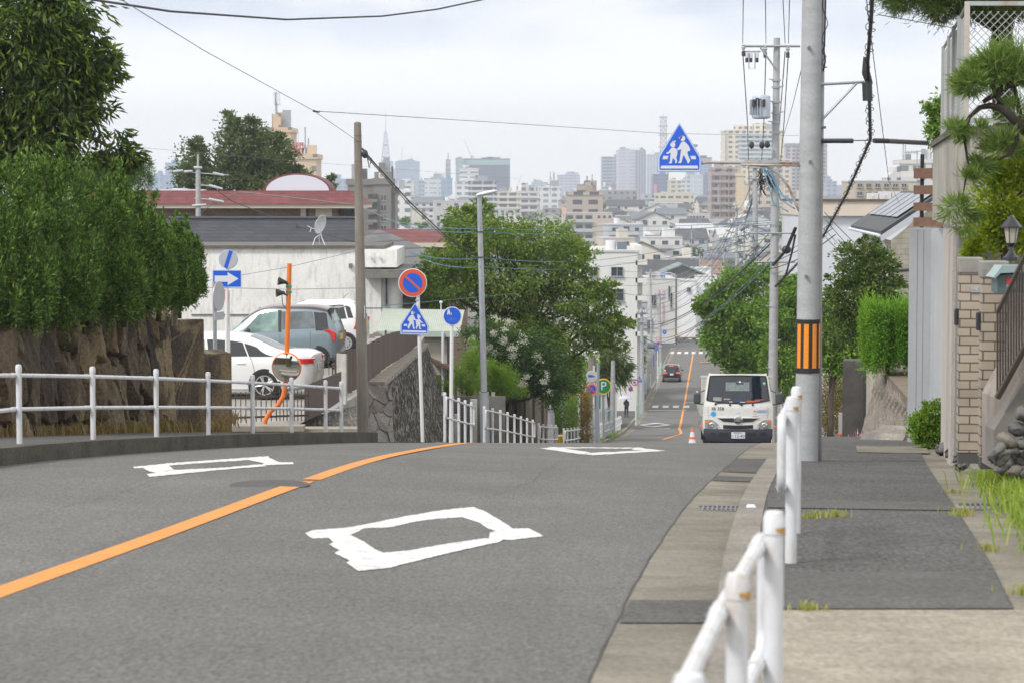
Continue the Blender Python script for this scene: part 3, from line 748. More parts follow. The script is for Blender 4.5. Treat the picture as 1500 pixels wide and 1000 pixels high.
for k in range(60):
 d = rnd.uniform(112,146);x = Lx(d) - .45 + rnd.uniform(-.3,.25);sp.append((x,d,G(x,d,.13),rnd.uniform(.6,1.2)))
blades('grass',sp[:34],26,.14,M_grass,7,.25,.03)
# ================================================================ foliage
def leaves(name,blobs,n,ll,lw,m,seed=1,clump=.16,nclump=None,droop=.3,shell=.75,parent=None,upright=0,fold=.25,loc=(0,0,0),jit=.35,outward=.6):
 """leaf-sized folded faces gathered in clumps through ellipsoids [(cx,cy,cz,rx,ry,rz[,weight])]"""
 r = np.random.RandomState(seed)
 wts = np.array([b[6] if len(b) > 6 else (b[3] * b[4] * b[5]) ** .8 for b in blobs],float);wts /= wts.sum()
 if nclump is None: nclump = max(8,n // 45)
 ci = r.choice(len(blobs),nclump,p=wts);B = np.array([b[:6] for b in blobs])[ci]
 u = r.normal(size=(nclump,3));u /= np.linalg.norm(u,axis=1)[:,None]
 rad = shell + (1 - shell) * r.uniform(-1,1,nclump) ** 1
 rad = np.where(r.uniform(size=nclump) < .3,r.uniform(.2,.95,nclump),rad)
 cc = B[:,:3] + u * B[:,3:6] * rad[:,None]
 sz = np.cbrt(B[:,3] * B[:,4] * B[:,5]) * clump * r.uniform(.6,1.5,nclump)
 k = r.randint(0,nclump,n)
 g = r.normal(size=(n,3)) * np.array([1,1,.7])
 if upright: g = r.normal(size=(n,3)) * np.array([.55,.55,1.6])
 pos = cc[k] + g * sz[k][:,None]
 dirv = u[k] * outward + r.normal(size=(n,3)) * .55 + g * jit
 dirv[:,2] += -droop + upright
 dirv /= np.linalg.norm(dirv,axis=1)[:,None] + 1e-9
 rv = r.normal(size=(n,3));side = np.cross(dirv,rv);side /= np.linalg.norm(side,axis=1)[:,None] + 1e-9
 nrm = np.cross(side,dirv)
 L = ll * r.uniform(.65,1.25,n)[:,None];W = lw * r.uniform(.7,1.2,n)[:,None]
 a = pos;mid = pos + dirv * L * .5;tip = pos + dirv * L - nrm * L * .12
 l_ = mid + side * W * .5 + nrm * W * fold;r_ = mid - side * W * .5 + nrm * W * fold
 V = np.stack([a,l_,tip,r_],1).reshape(-1,3)
 me = bpy.data.meshes.new(name)
 me.vertices.add(4 * n);me.vertices.foreach_set('co',V.astype(np.float32).ravel())
 me.loops.add(6 * n);me.polygons.add(2 * n)
 base = np.arange(n)[:,None] * 4
 idx = np.concatenate([base + np.array([[0,1,2]]),base + np.array([[0,2,3]])],1).reshape(-1)
 me.loops.foreach_set('vertex_index',idx.astype(np.int32));me.polygons.foreach_set('loop_start',np.arange(0,6 * n,3,dtype=np.int32))
 me.polygons.foreach_set('loop_total',np.full(2 * n,3,np.int32))
 me.materials.append(m);me.update();me.validate()
 o = bpy.data.objects.new(name,me);COL.objects.link(o)
 if parent is not None: o.parent = parent
 o.location = loc
 return o,cc,sz
def limbs(base,cc,n,r0,m,parent,trunk_top,seed=1,name='trunk',loc=None):
 r = random.Random(seed);q = MB()
 b = Vector(base);tt = Vector(trunk_top)
 pts = [b + (tt - b) * t + Vector((r.uniform(-1,1),r.uniform(-1,1),0)) * r0 * .5 * (0 < t < 1) for t in (0,.2,.4,.6,.8,1)]
 q.tube(pts,[r0 * 1.25,r0,r0 * .92,r0 * .85,r0 * .75,r0 * .6],n=10)
 for k in range(n):
  e = Vector(cc[r.randrange(len(cc))]);s_ = pts[r.randrange(2,6)]
  midp = (s_ + e) / 2 + Vector((r.uniform(-.1,.1),r.uniform(-.1,.1),-.08)) * (e - s_).length
  q.tube([s_,(s_ + midp) / 2,midp,(midp + e) / 2,e],[r0 * .42,r0 * .33,r0 * .24,r0 * .15,r0 * .05],n=6)
 return q.build(name,m,parent,smooth=True)
def tree(name,label,base,blobs,n,ll,lw,lm,seed,trunk_r=.12,nl=14,bark=None,cat='tree',group=None,**kw):
 base = Vector(base)
 t = thing(name,label,cat,base,group=group)
 bl = [tuple(Vector(b[:3]) - base) + tuple(b[3:]) for b in blobs]
 crown,cc,sz = leaves('crown',bl,n,ll,lw,lm,seed,parent=t,**kw)
 zc = sum(b[2] for b in bl) / len(bl);xc = sum(b[0] for b in bl) / len(bl);yc = sum(b[1] for b in bl) / len(bl)
 limbs((0,0,-.15),cc,nl,trunk_r,bark or M_bark,t,(xc * .5,yc * .5,zc),seed)
 return t
def blob(px,py,D,rpx,rpy,rd=None,w=None):
 """crown lobe: centre pixel + radii in pixels at distance D"""
 p = P(px,py,D);k = D / FPX
 b = (p.x,p.y,p.z,rpx * k,rd if rd else (rpx + rpy) * .5 * k,rpy * k)
 return b + ((w,) if w else ())
L_dark = leafmat('leaf_dark_broad',(.026,.055,.016),(.045,.088,.02),(.16,.24,.035),.3,.42,lum=1.2)
L_hedge = leafmat('leaf_conifer',(.028,.066,.016),(.056,.116,.025),(.15,.25,.05),.3,.6)
L_oak = leafmat('leaf_oak',(.04,.07,.024),(.06,.098,.034),(.1,.135,.055),.3)
L_cherry = leafmat('leaf_cherry',(.042,.09,.014),(.075,.15,.022),(.19,.245,.035),.35)
L_bright = leafmat('leaf_bright',(.08,.18,.022),(.14,.28,.03),(.25,.38,.05),.4,lum=1.05)
L_ygreen = leafmat('leaf_yellow_green',(.13,.23,.018),(.24,.35,.02),(.38,.45,.035),.4,lum=1.0)
L_pine = leafmat('leaf_pine',(.03,.07,.018),(.055,.115,.028),(.1,.17,.045),.25)
L_glossy = leafmat('leaf_glossy',(.03,.06,.016),(.055,.1,.022),(.13,.19,.045),.3,.4)
L_mid = leafmat('leaf_mid',(.05,.11,.018),(.085,.175,.026),(.17,.27,.045),.35)
L_brown = leafmat('leaf_brown_hedge',(.12,.09,.03),(.2,.14,.05),(.16,.17,.04),.3)
L_flower = leafmat('white_blossom',(.56,.62,.58),(.64,.71,.68),(.7,.78,.77),.3,lum=.8)
D = 37
tree('broadleaf_tree','tall dark broadleaf tree with long hanging leaves at the top left corner',P(40,470,D),
  [blob(20,60,D,95,120,1.1),blob(70,10,D,70,80,.9),blob(95,130,D,70,75,.9),blob(-40,150,D + .5,100,120,1.0),blob(40,210,D,85,70,.9),
  blob(130,95,D,42,40,.4),blob(158,85,D,22,14,.2,.02),blob(145,190,D,45,45,.5),blob(175,225,D,34,26,.3),blob(200,232,D,24,14,.2,.012),blob(120,45,D,40,40,.4),blob(172,205,D,26,14,.2,.012)],
  20000,.19,.048,L_dark,21,trunk_r=.16,nl=26,droop=.75,clump=.14,nclump=520,shell=.8,outward=.7)
hsp = [(-30,232,29.5,92,'conifer shrub of the hedge cut off by the left edge of the picture'),
  (50,222,31,82,'tallest conifer shrub of the hedge, left, in front of the dark tree'),
  (122,240,32.5,74,'broad conifer shrub in the middle of the hedge with feathery tips'),
  (182,284,34.2,60,'lower conifer shrub in the hedge in front of the concrete gate post'),
  (232,318,35.8,48,'slender conifer shrub tied to a bamboo stake near the hedge end'),
  (262,338,36.6,32,'last and smallest conifer shrub at the right end of the hedge')]
for i,(px,top,D,wpx,lab) in enumerate(hsp):
 base = P(px,492 - i * 4,D);base.z = -1.75
 ybot = 285 + 1.62 / D * FPX
 H_ = ybot - top
 bl = [blob(px,top + H_ * .70,D,wpx * 1.2,H_ * .36,.62),blob(px - wpx*.3,top + H_ * .82,D,wpx * .9,H_ * .2,.5),blob(px + wpx*.35,top + H_ * .82,D,wpx * .9,H_ * .22,.5),blob(px,top + H_ * .34,D,wpx * 1.05,H_ * .28,.5)]
 rr_ = random.Random(i + 50)
 for k in range(9): bl.append(blob(px + rr_.uniform(-.75,.75) * wpx,top + H_ * rr_.uniform(.06,.2),D + rr_.uniform(-.2,.2),wpx * .13,H_ * .13,.12))
 tree('conifer_shrub',lab,base,bl,34000 if wpx > 50 else 16000,.07,.024,L_hedge,30 + i,trunk_r=.035,nl=12,cat='shrub',group='conifer hedge on the rough stone wall',
   upright=.8,droop=0,clump=.075,nclump=520 if wpx > 50 else 260,shell=.9,outward=.5)
for (px,y0,y1,D,lab) in ((252,368,468,36.2,'upright bamboo stake with a short cross piece in front of the hedge end'),):
 t = thing('garden_stake',lab,'stake',P(px,y1,D))
 o = Vector(t.location);a = P(px,y0,D) - o
 q = MB();q.cyl((0,0,-.1),a,.012,.01,8);q.build('cane',mat('bamboo',(.3,.24,.15),.7,noise=(8,.2)),t)
 q = MB();q.cyl(P(233,401,D) - o,P(256,401,D) - o,.01,n=6);q.build('cross_piece',MATS['bamboo'],t)
q = MB();q.cyl(P(256,468,36.4) + Vector((0,0,-.1)),P(257,427,36.4),.045,n=10)
tag(q.build('wooden_post',mat('grey_wood',(.2,.18,.15),.9,noise=(12,.25,(1,1,.2)))),'short grey wooden post standing in front of the hedge end','post')
t = thing('gate_post','grey weathered concrete pillar rising behind the conifer hedge below the red roof','gate post',P(201,470,46))
k = 46 / FPX;zt = (P(201,284,46) - Vector(t.location)).z
q = MB();q.box((0,0,zt / 2 - .1),(25 * k,25 * k,zt - .1),rz=.5);q.build('pillar',mat('old_concrete',(.21,.195,.17),.95,noise=(5,.3),streak=(6,.6,(.08,.075,.07)),bump=(30,.5)),t,bevel=.01)
q = MB();q.box((0,0,zt - .09),(28 * k,28 * k,.1),rz=.5,taper=.6);q.build('cap',MATS['old_concrete'],t)
D = 150
tree('evergreen_oak','grey green evergreen oak with several pointed tops behind the red roof',P(350,330,D),
  [blob(285,248,D,30,42,2),blob(345,220,D,28,48,2),blob(338,185,D,11,24,.7,.9),blob(375,218,D,24,40,2),blob(370,190,D,10,20,.8,.8),blob(405,235,D,28,42,2),blob(290,215,D,12,18,1,1),
  blob(430,262,D,22,22,1.5),blob(320,260,D,60,26,2.5),blob(390,268,D,60,18,2.5),blob(265,262,D,16,22,1.2),blob(412,205,D,10,14,.6,.7),blob(442,250,D,12,8,.6,.4)],
  20000,.24,.13,L_oak,61,trunk_r=.3,nl=40,clump=.13,nclump=420,droop=.1,shell=.8)
t_ = tree('small_tree','sparse thin treetop right of the arched skylight against the pale buildings',P(481,300,140),[blob(480,272,140,9,14,.6),blob(486,262,140,4,10,.3),blob(470,280,140,10,7,.5)],700,.25,.13,L_oak,62,trunk_r=.06,nl=8,nclump=40)
D = 60
tree('pine_tree','flat-topped pine with layered branches behind the hedge',P(160,330,D),[blob(165,250,D,50,9,.9),blob(200,262,D,34,8,.7),blob(150,268,D,50,9,.9),blob(205,242,D,26,6,.5),blob(120,255,D,40,14,.9)],15000,.13,.012,L_pine,64,trunk_r=.1,nl=14,upright=.4,droop=0,clump=.2,nclump=130)
D = 92
tree('cherry_tree','large spreading cherry tree with yellowing leaves left of the road',P(768,620,D),
  [blob(720,345,D,62,40,2.4),blob(790,350,D,65,34,2.4),blob(670,375,D,50,44,2),blob(840,380,D,45,30,1.8),blob(750,410,D,95,45,3),blob(850,440,D,60,34,2.2),
  blob(885,480,D,40,24,1.5),blob(680,330,D,36,26,1.3),blob(660,425,D,46,40,2),blob(820,500,D,70,34,2.2),blob(880,425,D,30,14,1,.7),blob(900,470,D,28,12,1,.6),blob(905,500,D,22,14,.8,.5),blob(760,480,D,70,40,2.4),blob(830,545,D,26,36,1.2,1.2),blob(700,305,D,22,14,.8,.5),blob(640,395,D,26,20,1,.6)],
  50000,.15,.07,L_cherry,71,trunk_r=.24,nl=46,clump=.1,nclump=1000,droop=.45,shell=.78,bark=M_barkd)
D = 80
tree('crape_myrtle','crape myrtle with white blossom clusters under the cherry tree',P(745,620,D),
  [blob(715,505,D,38,38,1.0),blob(770,525,D,42,44,1.0),blob(805,560,D,34,40,.9),blob(735,560,D,45,30,1)],20000,.11,.06,leafmat('leaf_myrtle',(.018,.05,.014),(.03,.072,.018),(.06,.11,.025),.3),73,trunk_r=.09,nl=18,clump=.16,nclump=300,droop=.2)
fl = bpy.data.objects['crape_myrtle']
bl = []
rr_ = random.Random(5)
for (px,py) in ((693,492),(722,486),(735,482),(717,512),(728,518),(748,512),(745,474),(768,500),(752,520),(790,522),(795,560),(803,552),(768,561),(735,500),(725,470),(805,572),(695,510),(712,525),(767,549)):
 D2 = D - 1.0;bl.append(blob(px + rr_.uniform(-3,3),py + rr_.uniform(-3,3),D2,4.6 * rr_.uniform(.6,1.3),6 * rr_.uniform(.6,1.2),.12))
bl = [tuple(Vector(b[:3]) - Vector(fl.location)) + tuple(b[3:]) + (1,) for b in bl]
leaves('blossom',bl,1900,.05,.045,L_flower,3,parent=fl,clump=.45,nclump=140,droop=0)
D = 76
tree('shrub','bright green upright shrub right of the round blue sign',P(690,640,D),[blob(690,548,D,28,30,.6),blob(695,520,D,15,22,.35),blob(670,565,D,26,18,.5),blob(645,570,D,18,18,.4)],13000,.055,.022,L_bright,81,trunk_r=.05,nl=10,cat='shrub',upright=.3,droop=0,clump=.14,nclump=200)
tree('shrub','bright green feathery shrub right of the grey steel lamp post',P(735,640,D + 1),[blob(735,552,D + 1,26,20,.5),blob(745,568,D + 1,28,14,.5),blob(718,540,D + 1,14,18,.3)],9000,.08,.014,L_bright,82,trunk_r=.05,nl=10,cat='shrub',droop=-.1,clump=.16,nclump=130)
D = 100
h = thing('hedge','clipped roadside hedge, green at the left and browned at the right','hedge',P(838,650,D))
def hedge_box(name,px0,px1,y0,y1,D,dep,n,ll,lw,m,parent,seed,sp_=.45):
 a = P(px0,y0,D);b = P(px1,y1,D);r = np.random.RandomState(seed)
 o = Vector(parent.location)
 W_,H_ = b.x - a.x,a.z - b.z
 bl = []
 ni,nj,nk = max(2,int(W_ / sp_)),max(2,int(H_ / sp_)),max(1,int(dep / sp_))
 for i in range(ni):
  for j in range(nj):
   for k_ in range(nk):
    if 0 < i < ni-1 and j < nj-1 and 0 < k_ < nk-1: continue
    bl.append((a.x + W_ * (i + .5) / ni - o.x,D + dep * (k_ + .5) / nk - dep * .5 - o.y,b.z + H_ * (j + .5) / nj - o.z,sp_*.62,sp_*.62,sp_*.62,1))
 c_,cc,sz = leaves(name,bl,n,ll,lw,m,seed,parent=parent,clump=.35,droop=0,upright=.2,shell=.7)
 return c_,cc
c_,cc = hedge_box('green_foliage',812,848,586,650,D,1.2,9000,.07,.035,L_mid,h,91)
c2,cc2 = hedge_box('brown_foliage',826,868,575,648,D + 1,1.0,8000,.08,.04,L_brown,h,92)
q = MB();q.cyl((0,0,-.3),(0,0,1),.05,n=8);q.build('stem',M_bark,h)
tree('small_tree','thin tree with yellow green leaves behind the clipped hedge',P(852,630,112),[blob(850,545,112,28,22,.8),blob(838,562,112,22,12,.6),blob(862,525,112,14,16,.5)],2600,.12,.06,L_bright,93,trunk_r=.05,nl=10,nclump=90)
tree('palm_like_shrub','dark shrub with drooping fronds behind the parking sign',P(893,640,135),[blob(890,545,135,26,22,1),blob(905,530,135,18,20,.8),blob(885,520,135,22,20,1)],3000,.5,.05,L_glossy,94,trunk_r=.1,nl=8,nclump=40,droop=.7,clump=.25)
tree('street_tree','slim tree against the white wall left of the far road',P(934,560,190),[blob(934,500,190,10,34,.8),blob(930,470,190,8,16,.6),blob(938,530,190,8,20,.6)],2600,.2,.1,L_mid,95,trunk_r=.08,nl=8,nclump=70)
D = 112
tree('zelkova_tree','bushy green zelkova behind the parked truck left of the concrete pole',P(1100,640,D),
  [blob(1085,460,D,50,40,2.2),blob(1065,495,D,36,36,1.8),blob(1100,510,D,55,45,2.4),blob(1075,415,D,34,24,1.4),blob(1050,440,D,30,16,1.2,2),blob(1110,405,D,26,20,1.2),blob(1035,450,D,18,9,.7,.8),blob(1055,470,D,24,14,1,1)],
  26000,.2,.1,leafmat('leaf_zelkova',(.05,.12,.018),(.085,.18,.024),(.18,.28,.045),.35),101,trunk_r=.2,nl=34,clump=.12,nclump=560,droop=.2)
tree('zelkova_tree','green zelkova seen between the concrete pole and the striped pole',P(1150,640,D - 8),[blob(1152,455,D - 8,28,46,1.6),blob(1148,530,D - 8,32,46,1.6),blob(1160,420,D - 8,18,16,1)],12000,.19,.1,MATS['leaf_zelkova'],103,trunk_r=.15,nl=20,clump=.14,nclump=260,droop=.2)
tree('street_tree','green tree right of the striped pole above the low brownish hedge',P(1215,640,62),[blob(1225,500,62,30,44,.9),blob(1212,460,62,16,24,.5),blob(1240,530,62,24,20,.6)],9000,.12,.06,L_mid,104,trunk_r=.08,nl=14,nclump=180,droop=.1)
D = 56
tree('camellia_tree','dark glossy leafed tree in front of the cream house',P(1262,560,D),[blob(1262,420,D,48,45,.9),blob(1248,380,D,26,24,.5),blob(1290,400,D,24,34,.5),blob(1240,440,D,30,34,.7),blob(1275,370,D,22,18,.4),blob(1310,412,D,16,22,.3),blob(1235,480,D,26,30,.6),blob(1262,350,D,9,14,.2,.02),blob(1246,358,D,6,14,.15,.01),blob(1312,398,D,8,14,.15,.012),blob(1326,408,D,8,9,.12,.01),blob(1222,405,D,9,16,.15,.015),blob(1215,430,D,8,16,.15,.012),blob(1285,352,D,5,10,.12,.008),blob(1300,440,D,36,30,.6)],
  12000,.105,.05,L_glossy,105,trunk_r=.07,nl=26,clump=.14,nclump=300,droop=.05,outward=.9)
h = thing('hedge','bright green clipped conifer hedge on top of the sloping stone wall','hedge',P(1300,540,41))
hedge_box('foliage',1270,1350,456,530,41,1.3,42000,.06,.02,leafmat('leaf_clipped',(.05,.14,.016),(.1,.25,.026),(.2,.38,.05),.35,lum=1.15),h,107,.26)
c_,cc,sz = leaves('new_growth',[tuple(P(1270 + i * 9,458 + (i % 3) * 2,41.0 - .35 * (i % 2)) - Vector(h.location)) + (.1,.22,.09,1) for i in range(9)] + [tuple(P(1269 + (i % 2) * 3,470 + i * 9,41.0) - Vector(h.location)) + (.05,.3,.1,.7) for i in range(7)],9000,.085,.012,leafmat('leaf_new_conifer',(.07,.17,.018),(.12,.26,.025),(.2,.33,.05),.35),108,parent=h,clump=.5,nclump=160,droop=0,upright=1.0)
q = MB();q.cyl((0,0,-.3),(0,0,.8),.04,n=8);q.build('stem',M_bark,h)
h = thing('hedge','low reddish green hedge in the gap right of the striped pole','hedge',P(1222,650,64))
hedge_box('foliage',1203,1240,553,640,64,1.6,8000,.06,.03,leafmat('leaf_photinia',(.05,.1,.02),(.09,.12,.03),(.28,.12,.05),.3),h,109)
tree('shrub','bright green round shrub at the foot of the grey panel wall',P(1362,656,31),[blob(1358,622,31,19,20,.22),blob(1342,632,31,12,12,.15),blob(1372,630,31,14,22,.15),blob(1365,600,31,14,14,.16),blob(1345,615,31,12,14,.15),blob(1355,640,31,20,12,.2),blob(1376,598,31,9,14,.12)],5200,.045,.026,L_bright,110,trunk_r=.02,nl=14,cat='shrub',clump=.2,nclump=150,droop=-.1)
D = 23
tree('shrub','yellow green glossy bush above the brick gate pillars',P(1470,400,D),[blob(1470,300,D,42,60,.4),blob(1490,250,D,34,40,.35),blob(1440,345,D,26,34,.3),blob(1500,340,D,40,50,.4),blob(1425,365,D,12,14,.12,.02),blob(1455,260,D,20,24,.2),blob(1520,230,D,30,40,.3)],9000,.055,.028,L_ygreen,111,trunk_r=.03,nl=18,cat='shrub',clump=.16,nclump=300,droop=-.25,outward=.9)
def needle_pads(name,pads,n,m,parent,seed,ll=.12,lw=.006):
 o = Vector(parent.location)
 bl = [tuple(Vector(b[:3]) - o) + tuple(b[3:]) for b in pads]
 return leaves(name,bl,n,ll,lw,m,seed,parent=parent,clump=.22,nclump=max(20,n // 130),droop=-.35,shell=.55,outward=1.0,fold=.05)
D = 22.5
t = thing('pine_tree','garden pine with crooked dark branches reaching over the concrete wall','tree',P(1530,560,D))
o = Vector(t.location)
pads = [blob(1462,100,D,36,20,.3),blob(1425,125,D,16,18,.2,.02),blob(1490,90,D,30,26,.3),blob(1425,195,D,22,12,.2),blob(1400,190,D,16,14,.15,.006),blob(1470,215,D,26,14,.25),blob(1400,300,D,20,12,.2,.008),blob(1418,268,D,16,16,.2,.008),blob(1490,160,D,22,26,.3),blob(1436,245,D,12,24,.15,.008),blob(1415,320,D,14,16,.2,.006)]
c_,cc,sz = needle_pads('needles',pads,10000,leafmat('leaf_garden_pine',(.07,.14,.035),(.13,.22,.055),(.22,.31,.09),.25),t,120)
q = MB()
def br(pts,r0,r1):
 v = [P(px,py,D + dd) - o for px,py,dd in pts];q.tube(v,[r0 + (r1 - r0) * i / (len(v) - 1) for i in range(len(v))],n=8)
q.tube([(0,0,-1.3),(.02,0,.8),(-.02,.05,1.8),(-.05,0,2.6)],[.12,.1,.09,.075],n=10)
br([(1522,200,0),(1500,190,0),(1485,175,-.1),(1470,160,-.1),(1450,155,0),(1435,158,0),(1420,172,0),(1408,188,0)],.06,.012)
br([(1522,130,0),(1495,120,0),(1470,128,0),(1455,140,0),(1440,150,0)],.045,.02)
br([(1470,160,0),(1460,140,0),(1450,120,0),(1440,112,0)],.03,.008)
br([(1485,185,-.1),(1490,205,-.1),(1480,225,-.1),(1462,235,-.1)],.035,.01)
br([(1500,190,0),(1492,160,.1),(1485,120,.1),(1480,95,.1)],.03,.01)
br([(1420,172,0),(1412,200,0),(1418,240,0),(1410,290,0)],.018,.006)
q.build('trunk',M_barkd,t,smooth=True)
D = 27
t = thing('pine_tree','dark dense pine hanging into the top right corner above the mesh fence','tree',P(1467,330,D + 2))
o = Vector(t.location)
pads = [blob(1330,0,D + 1,34,14,.5),blob(1380,6,D + 1,46,22,.7),blob(1440,8,D + 1,52,20,.7),blob(1500,0,D + 1,50,30,.8),blob(1420,-40,D + 1,120,34,1.2),blob(1350,-20,D + 1,50,20,.6),blob(1300,-6,D + 1,16,10,.3,.01)]
needle_pads('needles',pads,30000,leafmat('leaf_dark_pine',(.03,.065,.016),(.055,.1,.02),(.1,.15,.03),.25),t,121,.09,.009)
q = MB();q.tube([(0,0,-.5),(.03,0,1.0),(-.03,0,2.2),(.05,0,3.2)],[.16,.14,.13,.1],n=10)
for (px,py) in ((1330,0),(1380,4),(1500,10),(1430,-30)):
 e = P(px,py,D + 1) - o;q.tube([(0,0,2.3),Vector((0,0,2.3)) * .5 + e * .5 + Vector((0,0,.15)),e],[.06,.04,.015],n=6)
q.build('trunk',M_barkd,t,smooth=True)
D = 34
tree('small_tree','small leafy tree beside the mesh fence over the brown slatted screen',P(1385,300,D),[blob(1382,170,D,14,30,.2),blob(1372,195,D,14,18,.2),blob(1385,145,D,10,16,.15),blob(1352,155,D,8,8,.1,.004),blob(1365,165,D,9,8,.1,.004),blob(1386,215,D,10,12,.15)],1500,.075,.035,L_mid,122,trunk_r=.02,nl=16,nclump=90,clump=.25)
tree('shrub','round clipped bush on the paved corner beyond the cross street',P(1005,489,400),[blob(1006,483,400,8,6,1)],900,.3,.18,L_mid,123,trunk_r=.05,nl=5,cat='shrub',nclump=40)
tree('shrub','flat green shrub behind the round bush beyond the cross street',P(1003,472,460),[blob(1004,469,460,9,4,1)],700,.3,.18,L_bright,124,trunk_r=.05,nl=4,cat='shrub',nclump=40)
tree('town_tree','dark green tree among the low town houses below the brown apartment block',P(1016,390,640),[blob(1015,373,640,15,14,2.4),blob(1005,380,640,10,9,1.8),blob(1027,378,640,8,8,1.4)],2600,.5,.3,L_dark,125,trunk_r=.2,nl=8,nclump=90)
tree('town_tree','rounded green tree beside the flat roof with the outside stairs',P(1025,352,820),[blob(1025,347,820,8,5,1.6)],900,.6,.4,L_bright,126,trunk_r=.2,nl=4,nclump=40)
tree('town_tree','green roof garden tree in front of the white gabled house',P(880,308,950),[blob(880,303,950,8,5,1.6)],900,.6,.4,L_mid,127,trunk_r=.2,nl=4,nclump=40)
tree('town_tree','small round tree in front of the white house under the grey apartment block',P(592,325,420),[blob(592,324,420,8,5,.8),blob(618,330,420,12,4,.8,.3)],1200,.3,.18,L_mid,128,trunk_r=.12,nl=4,nclump=40)
tree('town_tree','tree beyond the wires right of the tall concrete pole',P(1150,345,420),[blob(1150,335,420,12,12,1.4),blob(1146,325,420,8,8,1)],1600,.35,.2,L_mid,129,trunk_r=.15,nl=6,nclump=60)
# ================================================================ cars
M_carwhite = mat('car_white',(.74,.74,.75),.25,coat=.8,noise=(1.5,.02))
M_carblue = mat('car_grey_blue',(.20,.262,.30),.28,.25,coat=.8)
M_carbrown = mat('car_brown_roof',(.075,.055,.055),.3,.3,coat=.8)
M_carblack = mat('car_black',(.012,.013,.018),.22,.2,coat=1)
M_cglass = mat('car_glass_dark',(.012,.015,.02),.04,spec=.9)
M_cglass2 = mat('car_glass_pale',(.22,.32,.30),.05,spec=.8,noise=(2.2,.5))
M_tyre = mat('tyre',(.02,.02,.021),.85)
M_alloy = mat('alloy',(.55,.56,.58),.3,.7)
M_tail = mat('tail_red',(.6,.02,.025),.15,coat=1)
M_tailw = mat('tail_clear',(.7,.68,.68),.15,coat=1)
M_head = mat('head_lens',(.5,.52,.54),.08,coat=1)
M_amber = mat('amber_lens',(.8,.2,.02),.2,coat=1)
M_chrome = mat('chrome',(.75,.76,.78),.15,.95)
M_brake = mat('brake_lit',(.7,.03,.02),.3,emit=(1,.08,.03,1.2))
def wheel(parent,c,r,wdt,side,style,spokes=10):
 """wheel facing local side*y"""
 q = MB();s = side
 q.lathe([(r*.66,-wdt/2),(r*.93,-wdt/2),(r,-wdt*.35),(r,wdt*.35),(r*.93,wdt/2),(r*.66,wdt/2)],axis='Y',n=32)
 t = q.build('tyre',M_tyre,parent,smooth='auto',loc=c)
 q = MB();yo = s * wdt * .5
 q.lathe([(r*.68,-s*.0 + yo*.98),(r*.63,yo*1.02),(r*.58,yo*.7),(r*.3,yo*.55),(0,yo*.55)],axis='Y',n=32,mi=1)
 q.lathe([(r*.69,yo*1.0),(r*.68,yo*1.06),(r*.62,yo*1.06),(r*.60,yo*.9)],axis='Y',n=32)
 q.lathe([(r*.15,yo*.7),(r*.13,yo*1.05),(0,yo*1.08)],axis='Y',n=16)
 if style == 'cap':
  q.lathe([(r*.62,yo*1.0),(r*.4,yo*1.1),(0,yo*1.08)],axis='Y',n=32)
  for k in range(9):
   a = 2*math.pi*k/9;ctr = Vector((math.cos(a)*r*.44,yo*1.09,math.sin(a)*r*.44))
   q.sph(ctr,(r*.07,.006,r*.07),6,mi=1)
   a2 = a + .2;q.sph(Vector((math.cos(a2)*r*.52,yo*1.085,math.sin(a2)*r*.52)),(r*.045,.006,r*.045),6,mi=1)
 else:
  for k in range(spokes):
   for dd in ((-.09,.09) if style == 'twin' else (0,)):
    a = 2*math.pi*k/spokes + dd * .6;a2 = a + dd * .9
    p0 = Vector((math.cos(a)*r*.12,yo*.98,math.sin(a)*r*.12));p1 = Vector((math.cos(a2)*r*.62,yo*1.02,math.sin(a2)*r*.62))
    q.cyl(p0,p1,r*.055,r*.05,6)
 q.build('rim',[M_alloy,M_black],t,smooth='auto',loc=(0,0,0))
 return t
